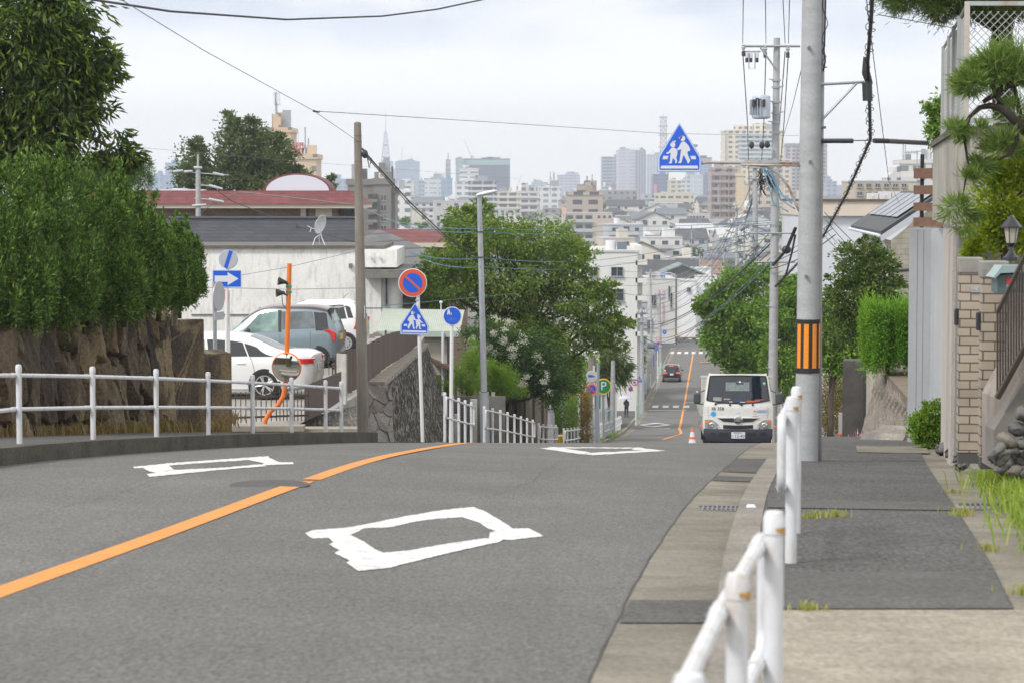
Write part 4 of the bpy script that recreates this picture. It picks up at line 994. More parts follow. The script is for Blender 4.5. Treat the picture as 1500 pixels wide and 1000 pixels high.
class Car:
 def __init__(s,name,label,loc,rz,prof,wprof,body_m,roof_m=None,crown=.03,group=None):
  s.t = thing(name,label,'car',loc,rz,group)
  s.zb = spl([(p[0],p[1]) for p in prof]);s.ze = spl([(p[0],p[2]) for p in prof]);s.zt = spl([(p[0],p[3]) for p in prof])
  s.w = spl([(p[0],p[1]) for p in wprof]);s.crown = crown
  s.x0,s.x1 = prof[0][0],prof[-1][0]
  xs = [p[0] for p in prof];X = []
  for a,b in zip(xs,xs[1:]):
   k = max(1,int((b - a) / .12));X += [a + (b - a) * i / k for i in range(k)]
  X.append(xs[-1])
  rings = []
  for x in X:
   h = s.half(x);rings.append([(x,y,z) for y,z in h] + [(x,-y,z) for y,z in h[-2:0:-1]])
  n = len(rings[0]);q = MB();vs = [p for r_ in rings for p in r_]
  fs = [];mi = []
  for i in range(len(X) - 1):
   for j in range(n):
    fs.append((i*n + j,i*n + (j+1) % n,(i+1)*n + (j+1) % n,(i+1)*n + j))
    jj = j if j < 9 else n - 1 - j
    mi.append(1 if (roof_m and 6 <= jj <= 8 and s.zt((X[i] + X[i+1])/2) > s.ze((X[i]+X[i+1])/2) + .33) else 0)
  fs.append(tuple(range(n - 1,-1,-1)));mi.append(0);fs.append(tuple((len(X) - 1) * n + j for j in range(n)));mi.append(0)
  q.v = vs;q.f = fs;q.m = mi
  s.body = q.build('body',[body_m,roof_m or body_m],s.t)
  _auto(s.body.data,32)
 def wt(s,x):
  d = max(0,s.zt(x) - s.ze(x));return s.w(x) * .965 - min(.30 * d,.19) - .01
 def half(s,x):
  b,e,t,w_ = s.zb(x),s.ze(x),s.zt(x),s.w(x);t = max(t,e + .025);wt = s.wt(x);h = t - e;e1 = min(.09,h * .4)
  return [(0,b),(w_*.82,b),(w_*.965,b + .07),(w_,b + (e-b)*.35),(w_*.998,b + (e-b)*.75),(w_*.965,e),(wt,t - e1),(wt - min(.05,h*.3),t - e1*.3),(wt - min(.16,w_*.3),t + s.crown*.3),(0,t + s.crown)]
 def side(s,x,t,o=.008):
  h = s.half(x);a,b = h[5],h[6]
  return (x,a[0] + (b[0]-a[0])*t + o,a[1] + (b[1]-a[1])*t)
 def win(s,name,m,x0,x1,X0,X1,t0=.08,t1=.93,sides=(1,-1),n=8,parent=None):
  """side window between bottom x0..x1 and top X0..X1"""
  for sd in sides:
   q = MB()
   def f(u,v):
    xb = x0 + (x1-x0)*u;xt = X0 + (X1-X0)*u;x = xb + (xt-xb)*v;p = s.side(x,t0 + (t1-t0)*v)
    return (p[0],p[1]*sd,p[2])
   q.grid(f,n,4,flip=(sd > 0));q.build(name,m,parent or s.t,smooth=True)
 def top(s,name,m,x0,x1,y0=.86,n=8,o=.01):
  """wind screen / rear screen over the roof profile between stations"""
  q = MB()
  def f(u,v):
   x = x0 + (x1-x0)*u;yy = (v*2-1);h = s.half(x);a = h[8];c = h[9];b = h[7]
   hw = b[0]*y0;y = hw*yy;z = c[1] + (b[1]-c[1])*abs(yy)**2 + o
   dz = (s.zt(x+.02) - s.zt(x-.02)) / .04
   nx = -dz / math.hypot(1,dz)
   return (x + nx*o,y,z)
  q.grid(f,n,8);return q.build(name,m,s.t,smooth=True)
 def arch(s,x,r,z):
  q = MB()
  for sd in (1,-1):
   wv = s.w(x) * 1.0
   q.prism([(x + r*math.cos(a*math.pi/16),max(z + r*math.sin(a*math.pi/16),s.zb(x)-.02)) for a in range(-4,21)],sd*(wv + .004),sd*(wv - .25))
  return q.build('wheel_arch',M_black,s.t)
 def line(s,pts,sd=1,r=.006,m=None,name='door_seam'):
  q = MB();q.tube([(x,sd*y,z) for x,y,z in pts],r,n=5);return q.build(name,m or M_wireg,s.t)
 def wheels(s,xf,xr,r,wd,style,spokes=10,track=None):
  for x in (xf,xr):
   s.arch(x,r*1.13,r)
   for sd in (1,-1): wheel(s.t,(x,sd*(s.w(x) - wd*.5 + .015),r),r,wd,sd,style,spokes)
 def shut(s,x,zlo=.25,bow=0):
  for sd in (1,-1):
   h = s.half(x);pts = []
   for k in range(8):
    z = s.zb(x) + .12 + (s.ze(x) - s.zb(x) - .12) * k / 7
    ys = [(p[1],p[0]) for p in h[2:6]]
    y = np.interp(z,[a for a,_ in ys],[b for _,b in ys])
    pts.append((x + bow*math.sin(math.pi*k/7),y + .001,z))
   s.line(pts,sd)
LOTZ = -4.68
pr = P(388,581,54.5)
a_ = R(6)
sed = Car('parked_car','white saloon car parked nearest behind the railing and the round mirror',(0,0,0),math.pi - a_,[
 (-2.40,.42,.80,.84),(-2.36,.30,.93,.99),(-2.2,.24,1.0,1.06),(-1.75,.2,1.0,1.09),(-1.5,.18,.99,1.14),(-.95,.17,.97,1.37),(-.4,.17,.95,1.465),(.2,.17,.93,1.48),(.6,.17,.91,1.43),(1.1,.17,.9,1.17),(1.35,.18,.88,.99),(1.9,.2,.82,.9),(2.25,.22,.72,.76),(2.4,.3,.55,.6)],
 [(-2.4,.70),(-2.3,.82),(-2.1,.885),(-1,.92),(.8,.92),(1.8,.9),(2.2,.8),(2.4,.62)],M_carwhite)
sed.wheels(1.42,-1.32,.335,.22,'twin',5)
sed.win('side_window',M_cglass2,.05,1.05,.12,.62,sides=(1,-1));sed.win('side_window',M_cglass,-.92,-.02,-.78,.06);sed.win('side_window',M_cglass,-1.55,-.96,-1.12,-.82,.05,.9)
sed.top('rear_screen',M_cglass,-1.72,-.86);sed.top('windscreen',M_cglass,.62,1.3)
for x in (0.02,1.1,-.98): sed.shut(x,bow=.02 if x > -.5 else -.1)
for sd in (1,-1):
 q = MB();q.box((-.78,sd*.925,.83),(.2,.03,.03));q.box((.28,sd*.925,.82),(.2,.03,.03));q.build('door_handle',M_carwhite,sed.t,bevel=.008)
 q = MB();q.prismz([(-2.42,sd*.5),(-2.42,sd*.70),(-2.33,sd*.825),(-2.22,sd*.885),(-2.08,sd*.90),(-2.08,sd*.8),(-2.3,sd*.5)],.83,.95);q.build('tail_light',M_tail,sed.t,bevel=.012)
 q = MB();q.box((-2.42,sd*.58,.86),(.03,.16,.06));q.build('reverse_light',M_tailw,sed.t)
 q = MB();q.sph((.95,sd*1.0,.98),(.08,.1,.06),8);q.build('wing_mirror',M_carwhite,sed.t,smooth=True)
q = MB();q.box((-2.42,0,.72),(.02,.34,.16));q.build('number_plate',M_signw,sed.t)
q = MB();q.box((-2.36,0,.33),(.08,1.4,.12));q.build('bumper_insert',M_dark,sed.t,bevel=.02)
q = MB();q.box((0,.915,.2),(1.9,.03,.05));q.box((0,-.915,.2),(1.9,.03,.05));q.build('sill_trim',M_chrome,sed.t)
off = Matrix.Rotation(math.pi - a_,3,'Z') @ Vector((-1.32,.9,0))
sed.t.location = (pr.x - off.x,pr.y - off.y,LOTZ)
pr = P(466,526,64.5);a_ = R(7)
kei = Car('parked_car','grey blue small tall car with a dark brown roof behind the orange pole',(0,0,0),math.pi - a_,[
 (-1.69,.35,.85,.9),(-1.66,.25,.97,1.05),(-1.55,.2,1.0,1.35),(-1.42,.18,1.0,1.58),(-1.2,.17,1.0,1.63),(-.4,.17,.97,1.66),(.2,.17,.93,1.64),(.55,.17,.92,1.55),(.95,.17,.92,1.25),(1.2,.18,.92,1.02),(1.5,.2,.85,.94),(1.66,.28,.6,.66)],
 [(-1.69,.62),(-1.6,.70),(-1.4,.735),(1.0,.735),(1.4,.70),(1.66,.55)],M_carblue,M_carbrown)
kei.wheels(1.15,-1.2,.285,.17,'alloy',8)
kei.win('side_window',M_cglass2,-.1,.98,-.05,.5,.06,.9);kei.win('side_window',mat('car_glass_mid',(.09,.11,.12),.05,spec=.8,noise=(2.5,.6)),-1.12,-.22,-1.02,-.18,.12,.9)
kei.win('rear_pillar_trim',M_carblack,-1.5,-1.14,-1.4,-1.06,.02,.9);kei.win('window_frame',M_carblack,-.2,-.12,-.17,-.07,.02,.95)
kei.top('rear_screen',M_cglass2,-1.62,-1.45);kei.top('windscreen',M_cglass2,.55,1.18)
for x in (-.16,1.0,-1.0): kei.shut(x)
for sd in (1,-1):
 q = MB();q.box((-.88,sd*.745,.9),(.15,.03,.04));q.box((.05,sd*.745,.86),(.15,.03,.04));q.build('door_handle',M_carblue,kei.t,bevel=.008)
 q = MB();q.prism([(-1.69,.95),(-1.5,1.05),(-1.32,1.03),(-1.5,.96),(-1.62,.74),(-1.69,.74)],sd*.66,sd*.745);q.build('tail_light',M_tail,kei.t,bevel=.01)
 q = MB();q.sph((.72,sd*.86,1.0),(.09,.1,.07),8);q.build('wing_mirror',M_carblack,kei.t,smooth=True)
 q = MB();q.lathe([(.1,0),(.1,.003),(.095,.003)],(-1.28,sd*.734,.82),axis='Y',n=20);q.build('fuel_flap',M_carblue,kei.t)
q = MB();q.box((-1.6,0,1.60),(.26,1.1,.035));q.build('roof_spoiler',M_carbrown,kei.t,bevel=.01)
q = MB();q.box((-1.70,0,.82),(.02,.33,.16));q.build('number_plate',M_yellow,kei.t)
q = MB();q.box((-1.66,0,.33),(.1,1.2,.14));q.build('bumper_insert',M_dark,kei.t,bevel=.02)
off = Matrix.Rotation(math.pi - a_,3,'Z') @ Vector((-1.2,.73,0))
kei.t.location = (pr.x - off.x,pr.y - off.y,LOTZ)
pr = P(507,517,71);a_ = R(6)
hat = Car('parked_car','white small hatchback farthest back in the car park left of the old pole',(0,0,0),math.pi - a_,[
 (-1.69,.3,.8,.86),(-1.64,.22,.92,1.0),(-1.45,.19,.96,1.36),(-1.3,.18,.95,1.46),(-.6,.17,.93,1.5),(.1,.17,.92,1.48),(.6,.17,.9,1.3),(1.0,.18,.88,1.0),(1.4,.2,.8,.88),(1.68,.3,.55,.6)],
 [(-1.69,.6),(-1.6,.69),(-1.4,.735),(1.0,.735),(1.4,.7),(1.68,.55)],M_carwhite)
hat.wheels(1.2,-1.2,.28,.16,'cap')
hat.win('side_window',M_cglass,-.1,.9,-.02,.38);hat.win('side_window',M_cglass,-1.22,-.2,-1.1,-.15,.1,.92);hat.win('side_window',M_cglass,-1.42,-1.26,-1.3,-1.15,.15,.9)
hat.top('rear_screen',M_cglass2,-1.63,-1.36);hat.top('windscreen',M_cglass,.2,.95)
for x in (-.14,.95): hat.shut(x)
for sd in (1,-1):
 q = MB();q.prism([(-1.68,.98),(-1.5,1.08),(-1.48,.82),(-1.42,.68),(-1.64,.68)],sd*.62,sd*.742);q.build('tail_light',M_tail,hat.t,bevel=.01)
 q = MB();q.sph((.7,sd*.84,.98),(.08,.09,.06),8);q.build('wing_mirror',M_carwhite,hat.t,smooth=True)
q = MB();q.tube([(-.9,0,1.5),(-1.15,0,1.72)],.006,n=5);q.build('aerial',M_black,hat.t)
q = MB();q.box((-1.69,0,.8),(.02,.33,.16));q.build('number_plate',M_yellow,hat.t)
off = Matrix.Rotation(math.pi - a_,3,'Z') @ Vector((-1.2,.73,0))
hat.t.location = (pr.x - off.x,pr.y - off.y,LOTZ)
hd = math.atan2(1,.085)
dS = 240;xS = P(986.5,558,dS).x
suv = Car('car','black sport utility car seen from behind driving down the road with brake lights on',(xS,dS + 2.2,G(xS,dS + 2,.01)),hd,[
 (-2.2,.45,.9,.98),(-2.15,.3,1.05,1.15),(-2.0,.26,1.1,1.45),(-1.8,.24,1.1,1.62),(-.6,.22,1.06,1.69),(.2,.22,1.03,1.66),(.6,.22,1.0,1.5),(1.2,.24,.98,1.1),(1.8,.26,.92,1.02),(2.2,.35,.6,.7)],
 [(-2.2,.74),(-2.05,.87),(-1.6,.91),(1.4,.91),(2.2,.65)],M_carblack)
suv.wheels(1.3,-1.3,.36,.23,'alloy',5)
suv.top('rear_screen',M_cglass,-2.1,-1.84);suv.top('windscreen',M_cglass,.6,1.15);suv.win('side_window',M_cglass,-1.7,.9,-1.5,.45)
for sd in (1,-1):
 q = MB();q.box((-2.17,sd*.66,1.0),(.1,.36,.1));q.build('tail_light',M_brake,suv.t,bevel=.01)
 q = MB();q.sph((.75,sd*1.03,1.08),(.1,.12,.08),8);q.build('wing_mirror',M_carblack,suv.t,smooth=True)
q = MB();q.box((-1.93,0,1.66),(.05,.34,.06));q.build('high_brake_light',M_brake,suv.t)
q = MB();q.box((-2.22,0,.86),(.03,.36,.18));q.build('number_plate',M_signw,suv.t)
q = MB();q.box((-2.17,0,.42),(.12,1.5,.16));q.build('bumper_insert',mat('grey_trim',(.12,.125,.13),.5),suv.t,bevel=.03)
for sd in (1,-1):
 q = MB();q.cyl((-1.6,sd*.6,1.72),(.1,sd*.62,1.73),.022,n=6);q.build('roof_rail',M_alloy,suv.t)
far = copy_tree(hat.t);far.location = P(1002,467,445);far.rotation_euler.z = math.pi - R(8)
far['label'] = 'tiny white car parked far beyond the cross street near the clipped bushes'
# ================================================================ truck
TD = 61.0;ph = P(1081,666,TD);tr_z = G(ph.x,TD)
truck = thing('parked_truck','white flatbed lorry with a dark windscreen facing the camera at the right kerb','truck',(ph.x,TD,tr_z - .02),R(-3.0))
truck.scale = (1.06,1,1)
M_tw = mat('truck_white',(.68,.678,.665),.32,coat=.5,noise=(3,.04),streak=(4,.2,(.45,.41,.36),(1,1,.4)))
def fy(x,z):
 """front surface y at (x,z): screen leans back, nose gently bowed"""
 lean = 0 if z < 1.22 else (z - 1.22) * .30
 return .16 * (abs(x) / .84) ** 2.6 + lean + (.03 if z < .55 else 0)
def front(outline_fn,nu,nv,o=0):
 return lambda u,v: (lambda p: (p[0],fy(*p) - o,p[1]))(outline_fn(u,v))
def hwid(z): return .845 - max(0,z - 1.2) * .155 - max(0,(z - 1.98)) * .9
zlist = [.50,.56,.62,.8,1.0,1.15,1.22,1.32,1.5,1.7,1.85,1.95,2.0,2.03,2.045]
q = MB();rings = []
for z in zlist:
 hw = hwid(z);ring = []
 for k in range(17):
  x = -hw + 2*hw*k/16;ring.append((x,fy(x,z),z))
 yb = 1.45
 zr2 = z - (.09 if z > 1.9 else 0);ring += [(hw,fy(hw,z) + .1,z),(hw,.75,z - (z - zr2)*.5),(hw,yb,zr2),(-hw,yb,zr2),(-hw,.75,z - (z - zr2)*.5),(-hw,fy(hw,z) + .1,z)]
 rings.append(ring)
n = len(rings[0])
q.v = [p for r_ in rings for p in r_]
q.f = [(i*n + j,i*n + (j+1) % n,(i+1)*n + (j+1) % n,(i+1)*n + j) for i in range(len(zlist)-1) for j in range(n)] + [tuple(range((len(zlist)-1)*n,len(zlist)*n)),tuple(range(n-1,-1,-1))]
q.m = [0]*len(q.f)
cab = q.build('cab',M_tw,truck);_auto(cab.data,30)
def wpt(u,v):
 z = 1.315 + .69*v + (.065*(1-v) - .02*v)*(2*u-1)**2;hw = (hwid(z) - .065 + .015*v)
 return ((2*u-1)*hw,z)
q = MB();q.grid(front(wpt,20,8,.012),20,8);gl = q.build('windscreen',mat('truck_glass',(.01,.016,.026),.03,spec=.75),truck,smooth=True)
q = MB()
def rimf(u,v):
 a = wpt(u,0);return a
edge = [wpt(k/20,0) for k in range(21)] + [wpt(1,k/8) for k in range(1,9)] + [wpt(1-k/20,1) for k in range(1,21)] + [wpt(0,1-k/8) for k in range(1,8)]
q.tube([(x,fy(x,z) - .012,z) for x,z in edge + edge[:1]],.018,n=6);q.build('windscreen_seal',M_black,truck,smooth=True)
def scr(name,pts,m,o=.016):
 q = MB();vs = [(x,fy(x,z) - o,z) for x,z in pts];q._add(vs,[tuple(range(len(vs)))]);return q.build(name,m,truck)
def scrgrid(name,x0,x1,z0,z1,m,o=.0135):
 q = MB();q.grid(lambda u,v: (x0+(x1-x0)*u,fy(x0+(x1-x0)*u,z0+(z1-z0)*v) - o,z0+(z1-z0)*v),6,4);return q.build(name,m,truck,smooth=True)
scrgrid('rear_cab_window',-.30,.27,1.62,1.84,mat('rear_window_seen',(.17,.2,.21),.4,noise=(14,.3)))
scrgrid('rear_view_mirror',-.05,.13,1.79,1.83,M_black,.02)
scrgrid('inspection_sticker',.02,.065,1.825,1.87,M_signw,.021)
q = MB();q.sph((.63,fy(.63,1.8) - .016,1.80),(.035,.006,.04),8);q.build('permit_sticker',mat('permit_green',(.2,.6,.4),.5),truck)
for (x0,x1,z0,z1,c,nm) in ((-.60,-.40,1.37,1.46,(.25,.25,.24),'dashboard_bag'),(-.1,.12,1.34,1.43,(.03,.05,.11),'dashboard_bag'),(.2,.52,1.335,1.38,(.45,.09,.05),'dashboard_folder'),(.05,.17,1.325,1.35,(.5,.52,.54),'dashboard_paper'),(-.35,-.2,1.40,1.43,(.3,.3,.32),'dashboard_paper'),(-.22,-.14,1.325,1.36,(.5,.5,.5),'dashboard_paper'),(.4,.6,1.385,1.41,(.4,.08,.06),'dashboard_folder')):
 scrgrid(nm,x0,x1,z0,z1,mat(nm + str(len(MATS)),c,.7,noise=(20,.3)),.014)
q = MB()
for (a,b) in (((-.55,1.31),(-.05,1.335)),((.02,1.29),(.55,1.355)),((-.2,1.26),(-.2,1.31)),((.35,1.26),(.35,1.32))):
 q.tube([(a[0],fy(*a) - .03,a[1]),(b[0],fy(*b) - .035,b[1])],.011,n=5)
for x in (-.55,-.2,.08,.35): q.sph((x,fy(x,1.27) - .02,1.27 + .05*x*x),.025,6)
q.build('wiper',M_black,truck)
def fpoly(name,pts,m,o0=.0,o1=.022,parent=None,cols=14):
 """plate following the nose: pts give lower and upper edge z over x"""
 xs = [p[0] for p in pts];lo = [p[1] for p in pts];hi = [p[2] for p in pts]
 q = MB()
 def f(u,v):
  x = xs[0] + (xs[-1]-xs[0])*u;a = np.interp(x,xs,lo);b = np.interp(x,xs,hi);z = a + (b-a)*v
  return (x,fy(x,z) - o1,z)
 q.grid(f,cols,3)
 e = [f(k/cols,0) for k in range(cols+1)] + [f(1-k/cols,1) for k in range(cols+1)]
 vs = e + [(x,y + o1 + .01,z) for x,y,z in e];nn = len(e)
 q._add(vs,[(i,nn+i,nn+(i+1) % nn,(i+1) % nn) for i in range(nn)])
 return q.build(name,m,parent or truck,smooth='auto')
fpoly('grille',[(-.50,.935,.945),(-.36,.845,.945),(0,.82,.935),(.36,.845,.945),(.50,.935,.945)],M_dark,o1=.016)
fpoly('grille_lip',[(-.5,.93,.955),(0,.935,.95),(.5,.93,.955)],M_tw,o1=.03)
fpoly('lower_grille',[(-.36,.665,.76),(0,.655,.745),(.36,.665,.76)],M_black,o1=.014)
fpoly('lower_grille_bar',[(-.35,.70,.715),(.35,.70,.715)],M_dark,o1=.024)
q = MB();y0 = -.03
q.lathe([(.098,0),(.105,-.016),(.088,-.024),(.08,-.012)],(0,fy(0,.9) - .012,.888),axis='Y',n=32)
q.box((0,fy(0,.9) - .03,.888),(.15,.014,.018));
q.prism([(-.055,.90),(.055,.90),(.075,.925),(-.075,.925)],fy(0,.9) - .036,fy(0,.9) - .02);q.prism([(-.055,.876),(.055,.876),(.075,.851),(-.075,.851)],fy(0,.9) - .036,fy(0,.9) - .02)
q.build('badge',M_chrome,truck,smooth='auto')
for sd in (-1,1):
 pts = [(.42,.645,.66),(.50,.645,.79),(.60,.645,.875),(.76,.66,.89),(.80,.68,.87)]
 pp = [(sd*a,b,c) for a,b,c in pts];pp = pp[::sd]
 hl = fpoly('headlight',pp,mat('headlight_body',(.33,.35,.37),.12,.3,coat=1,noise=(9,.4)),o1=.02)
 q = MB();c = Vector((sd*.63,fy(.63,.745) - .018,.745));q.lathe([(.075,0),(.07,-.014),(.045,-.02),(.02,-.012),(0,-.012)],c,axis='Y',n=20)
 q.build('reflector',M_chrome,hl,smooth=True)
 fpoly('indicator',[(x,z0,z1) for x,z0,z1 in ([(sd*.69,.80,.865),(sd*.795,.80,.865)][::sd])],M_amber,o1=.03,parent=hl,cols=4)
 q = MB();q.prism([(sd*.43,.645),(sd*.46,.645),(sd*.50,.72),(sd*.485,.74)],fy(.46,.7) - .026,fy(.46,.7) - .016);q.build('lens_edge',M_signw,hl)
 q = MB();q.box((sd*.88,.35 if sd < 0 else .2,.69),(.06,.09,.06));q.build('side_indicator',M_amber,truck,bevel=.01)
 q = MB();mx = sd*(.99 if sd < 0 else .985);q.box((mx,.12,1.43),(.17,.12,.30));q.build('side_mirror',mat('mirror_shell',(.06,.065,.075),.4),truck,bevel=.045)
 q = MB();q.tube([(sd*.82,.25,1.27),(sd*.9,.16,1.27),(sd*1.0,.14,1.3)],.014,n=6);q.tube([(sd*.80,.3,1.62),(sd*.9,.2,1.58),(sd*.97,.16,1.54)],.012,n=6);q.build('mirror_arm',M_black,truck)
q = MB()
def bf(u,v):
 z = .33 + .32*v;hw = .835 - (.05 if v < .3 else 0);x = (2*u-1)*hw
 return (x,.16*(abs(x)/.84)**2.6 - .045 - .02*math.sin(math.pi*v),z)
q.grid(bf,20,5)
for v in (0,1): q.grid(lambda u,w_: (lambda p: (p[0],p[1] + w_*.25,p[2]))(bf(u,v)),20,1)
q.grid(lambda u,w_: (lambda p: (p[0] ,p[1] + w_*.5,p[2]))(bf(0,u)),3,1);q.grid(lambda u,w_: (lambda p: (p[0],p[1] + w_*.5,p[2]))(bf(1,u)),3,1)
bmp = q.build('bumper',mat('bumper_navy',(.028,.032,.045),.5),truck,smooth='auto')
for (x0,x1) in ((-.67,-.53),(-.46,-.25),(.22,.43),(.53,.67)):
 q = MB();q.grid(lambda u,v: (x0+(x1-x0)*u,.16*(abs(x0+(x1-x0)*u)/.84)**2.6 - .071,.475 + .085*v),5,2);q.build('bumper_slot',M_black,bmp)
pl = MB();pl.box((0,-.085,.50),(.33,.012,.165));plate = pl.build('number_plate',M_signw,truck,bevel=.006)
M_ink = mat('plate_ink',(.03,.07,.05),.5)
text_mesh('12-40',.105,M_ink,plate,'plate_number',(.03,-.0925,.475))
text_mesh('名古屋 401',.042,M_ink,plate,'plate_region',(0,-.0925,.557))
text_mesh('れ',.045,M_ink,plate,'plate_kana',(-.135,-.0925,.47))
text_mesh('38 358',.115,mat('dark_lettering',(.05,.05,.05),.6),truck,'fleet_number',(-.50,fy(-.5,1.15) - .012,1.17),rot=(math.pi/2,0,-.16))
text_mesh('NISHIO',.085,mat('blue_lettering',(.05,.2,.7),.5),truck,'company_lettering',(.575,fy(.575,1.11) - .014,1.105),rot=(math.pi/2,0,.24))
q = MB();q.lathe([(.022,0),(.022,-.004),(.013,-.004),(.013,0)],(.395,fy(.395,1.11) - .004,1.107),axis='Y',n=16);q.build('company_mark',mat('red_lettering',(.7,.05,.05),.5),truck)
text_mesh('DUTRO',.045,mat('grey_lettering',(.25,.25,.26),.4,.5),truck,'model_lettering',(.42,fy(.42,.97) - .008,.975),rot=(math.pi/2,0,.12))
q = MB();e_ = [(-.595 + .07*math.cos(a*.2618),1.03 + .07*math.sin(a*.2618)) for a in range(24)];q._add([(x,fy(x,z) - .005,z) for x,z in e_],[tuple(range(24))]);st = q.build('round_sticker',mat('sky_blue_sticker',(.06,.42,.75),.4),truck)
text_mesh('TS3',.04,mat('sticker_ink',(.03,.2,.5),.5),truck,'sticker_lettering',(-.595,fy(-.595,1.03) - .012,1.03),rot=(math.pi/2,0,-.2))
q = MB();q.box((.68,.42,2.03),(.05,.06,.04));q.box((-.68,.42,2.03),(.05,.06,.04));q.build('roof_lamp',M_tw,truck,bevel=.01)
q = MB();q.tube([(-.70,fy(-.7,1.0) - .001,1.0),(-.4,fy(-.4,1.03),1.035),(0,fy(0,1.05) - .001,1.05),(.4,fy(.4,1.03),1.035),(.70,fy(.7,1.0) - .001,1.0)],.004,n=4)
for sd in (-1,1): q.tube([(sd*.72,fy(.72,1.2) - .001,1.22),(sd*.725,fy(.725,1.0),1.0),(sd*.70,fy(.7,.9) - .001,.92)],.004,n=4)
q.build('panel_seam',M_wireg,truck)
q = MB();q.box((0,1.0,.36),(1.4,1.6,.25));q.box((0,3.0,.45),(.8,3.4,.2));q.build('chassis',M_black,truck)
for (yy,xx) in ((.85,.72),(3.6,.70)):
 for sd in (-1,1):
  q = MB();q.lathe([(.16,-.1),(.33,-.1),(.345,-.07),(.345,.07),(.33,.1),(.16,.1),(0,.04)],(sd*xx,yy,.345),axis='X',n=24);q.build('wheel',M_tyre,truck,smooth='auto')
bed = MB();bed.box((0,3.15,.86),(1.74,3.2,.06));bed.build('bed_floor',M_tw,truck)
for sd in (-1,1):
 q = MB();q.box((sd*.885,3.15,1.06),(.035,3.2,.36));q.build('bed_side',mat('bed_side_paint',(.5,.5,.46),.5,noise=(4,.1),streak=(5,.4,(.25,.2,.14))),truck,bevel=.008)
q = MB();q.box((0,1.53,1.36),(1.72,.04,1.0));q.box((0,1.53,1.88),(1.76,.07,.05));q.build('headboard',MATS['bed_side_paint'],truck)
q = MB();q.box((-.91,2.2,1.12),(.05,.5,.3));q.build('bed_toolbox',mat('pale_green_paint',(.25,.5,.38),.5),truck,bevel=.01)
q = MB();q.box((-.86,2.1,.6),(.08,.6,.14));q.box((-.8,1.7,.62),(.1,.3,.3));q.build('side_guard',M_steel,truck)
cb = P(1014,660,57)
cone = thing('traffic_cone','orange traffic cone with white bands beside the lorry','traffic cone',(cb.x,57,G(cb.x,57)))
q = MB();cone.scale = (.88,) * 3;q.box((0,0,.02),(.38,.38,.04));q.build('base',mat('cone_orange',(.85,.13,.05),.5),cone,bevel=.02)
q = MB();q.lathe([(.15,.04),(.028,.68),(.02,.70),(0,.70)],n=20);q.build('cone_body',MATS['cone_orange'],cone,smooth='auto')
for (z0,z1) in ((.28,.40),(.47,.60)):
 rr = lambda z: .15 - (z-.04)*.122/.64 + .003
 q = MB();q.lathe([(rr(z0),z0),(rr(z1),z1)],n=20);q.build('white_band',M_signw,cone,smooth=True)
# ================================================================ signs
ADULT = [(480,405),(530,402),(570,440),(605,480),(632,545),(634,565),(580,585),(588,640),(612,690),(636,740),(618,775),(600,797),(584,790),(578,760),(560,725),(515,645),(496,690),(488,730),(470,792),(412,790),(420,775),(440,755),(448,700),(455,640),(462,590),(472,540),(430,556),(390,570),(384,535),(420,515),(438,480),(455,440)]
GIRL = [(300,515),(340,512),(372,532),(400,545),(405,580),(398,640),(380,690),(398,755),(388,785),(372,797),(360,790),(366,755),(322,695),(308,740),(300,797),(240,795),(250,778),(268,765),(270,690),(276,640),(275,600),(240,622),(208,628),(200,605),(248,580),(280,530)]
def circ(c,r,n=20): return [(c[0] + r*math.cos(2*math.pi*i/n),c[1] + r*math.sin(2*math.pi*i/n)) for i in range(n)]
FIGS = [ADULT,circ((495,345),48),[(500,300),(452,318),(418,338),(440,352),(460,372)],GIRL,circ((318,460),46),[(318,420),(308,385),(335,398),(368,378),(372,402),(350,415)]]
DASH = [[(145,662),(240,662),(222,722),(130,722)],[(635,662),(725,662),(742,722),(655,722)],[(110,838),(765,838),(780,890),(92,890)]]
def rounded(poly,r,n=5):
 out = [];k = len(poly)
 for i in range(k):
  p0,p1,p2 = Vector(poly[i-1]),Vector(poly[i]),Vector(poly[(i+1) % k])
  a = (p0 - p1).normalized();b = (p2 - p1).normalized()
  for j in range(n + 1):
   t = j / n
   q0 = p1 + a*r*(1-t);q1 = p1 + b*r*t
   out.append(tuple((p1 + a*r)*(1-t)**2 + p1*2*t*(1-t) + (p1 + b*r)*t*t))
 return out
M_signback = mat('sign_back',(.45,.46,.48),.5,.5)
M_signedge = mat('sign_pale_blue',(.30,.44,.72),.4)
def school_sign(parent,c,W,flip=1,rot=0):
 k = W / 795
 T = lambda pts: [((x - 435)*k*flip,(510 - y)*k) for x,y in pts]
 out = [(435,55),(838,690),(838,955),(36,955),(36,690)]
 inn = [(435,92),(800,690),(800,912),(76,912),(76,690)]
 q = MB();q.prism(rounded(T(out),.04*W),0,.004);pn = q.build('sign_panel',M_signedge,parent,loc=c);pn.rotation_euler.y = rot
 mid = [(435,72),(818,690),(818,936),(56,936),(56,690)]
 q = MB();q.prism(rounded(T(mid),.035*W),-.003,0);q.build('white_border',M_signw,pn)
 q = MB();q.prism(rounded(T(inn),.03*W),-.006,-.003);q.build('blue_field',M_blue,pn)
 q = MB()
 for f in FIGS: q.prism(T(f),-.009,-.0055)
 q.build('walking_figures',M_signw,pn)
 q = MB()
 for f in DASH: q.prism(T(f),-.009,-.0055)
 q.build('crossing_stripes',M_signw,pn)
 return pn
def round_panel(parent,c,r,rim=M_signw,name='sign_panel'):
 q = MB();q.disc((0,0),r,0,.004,40);q.lathe([(r,0),(r + .006,.004),(r + .006,.016),(r,.018)],axis='Y',n=40)
 return q.build(name,rim,parent,loc=c)
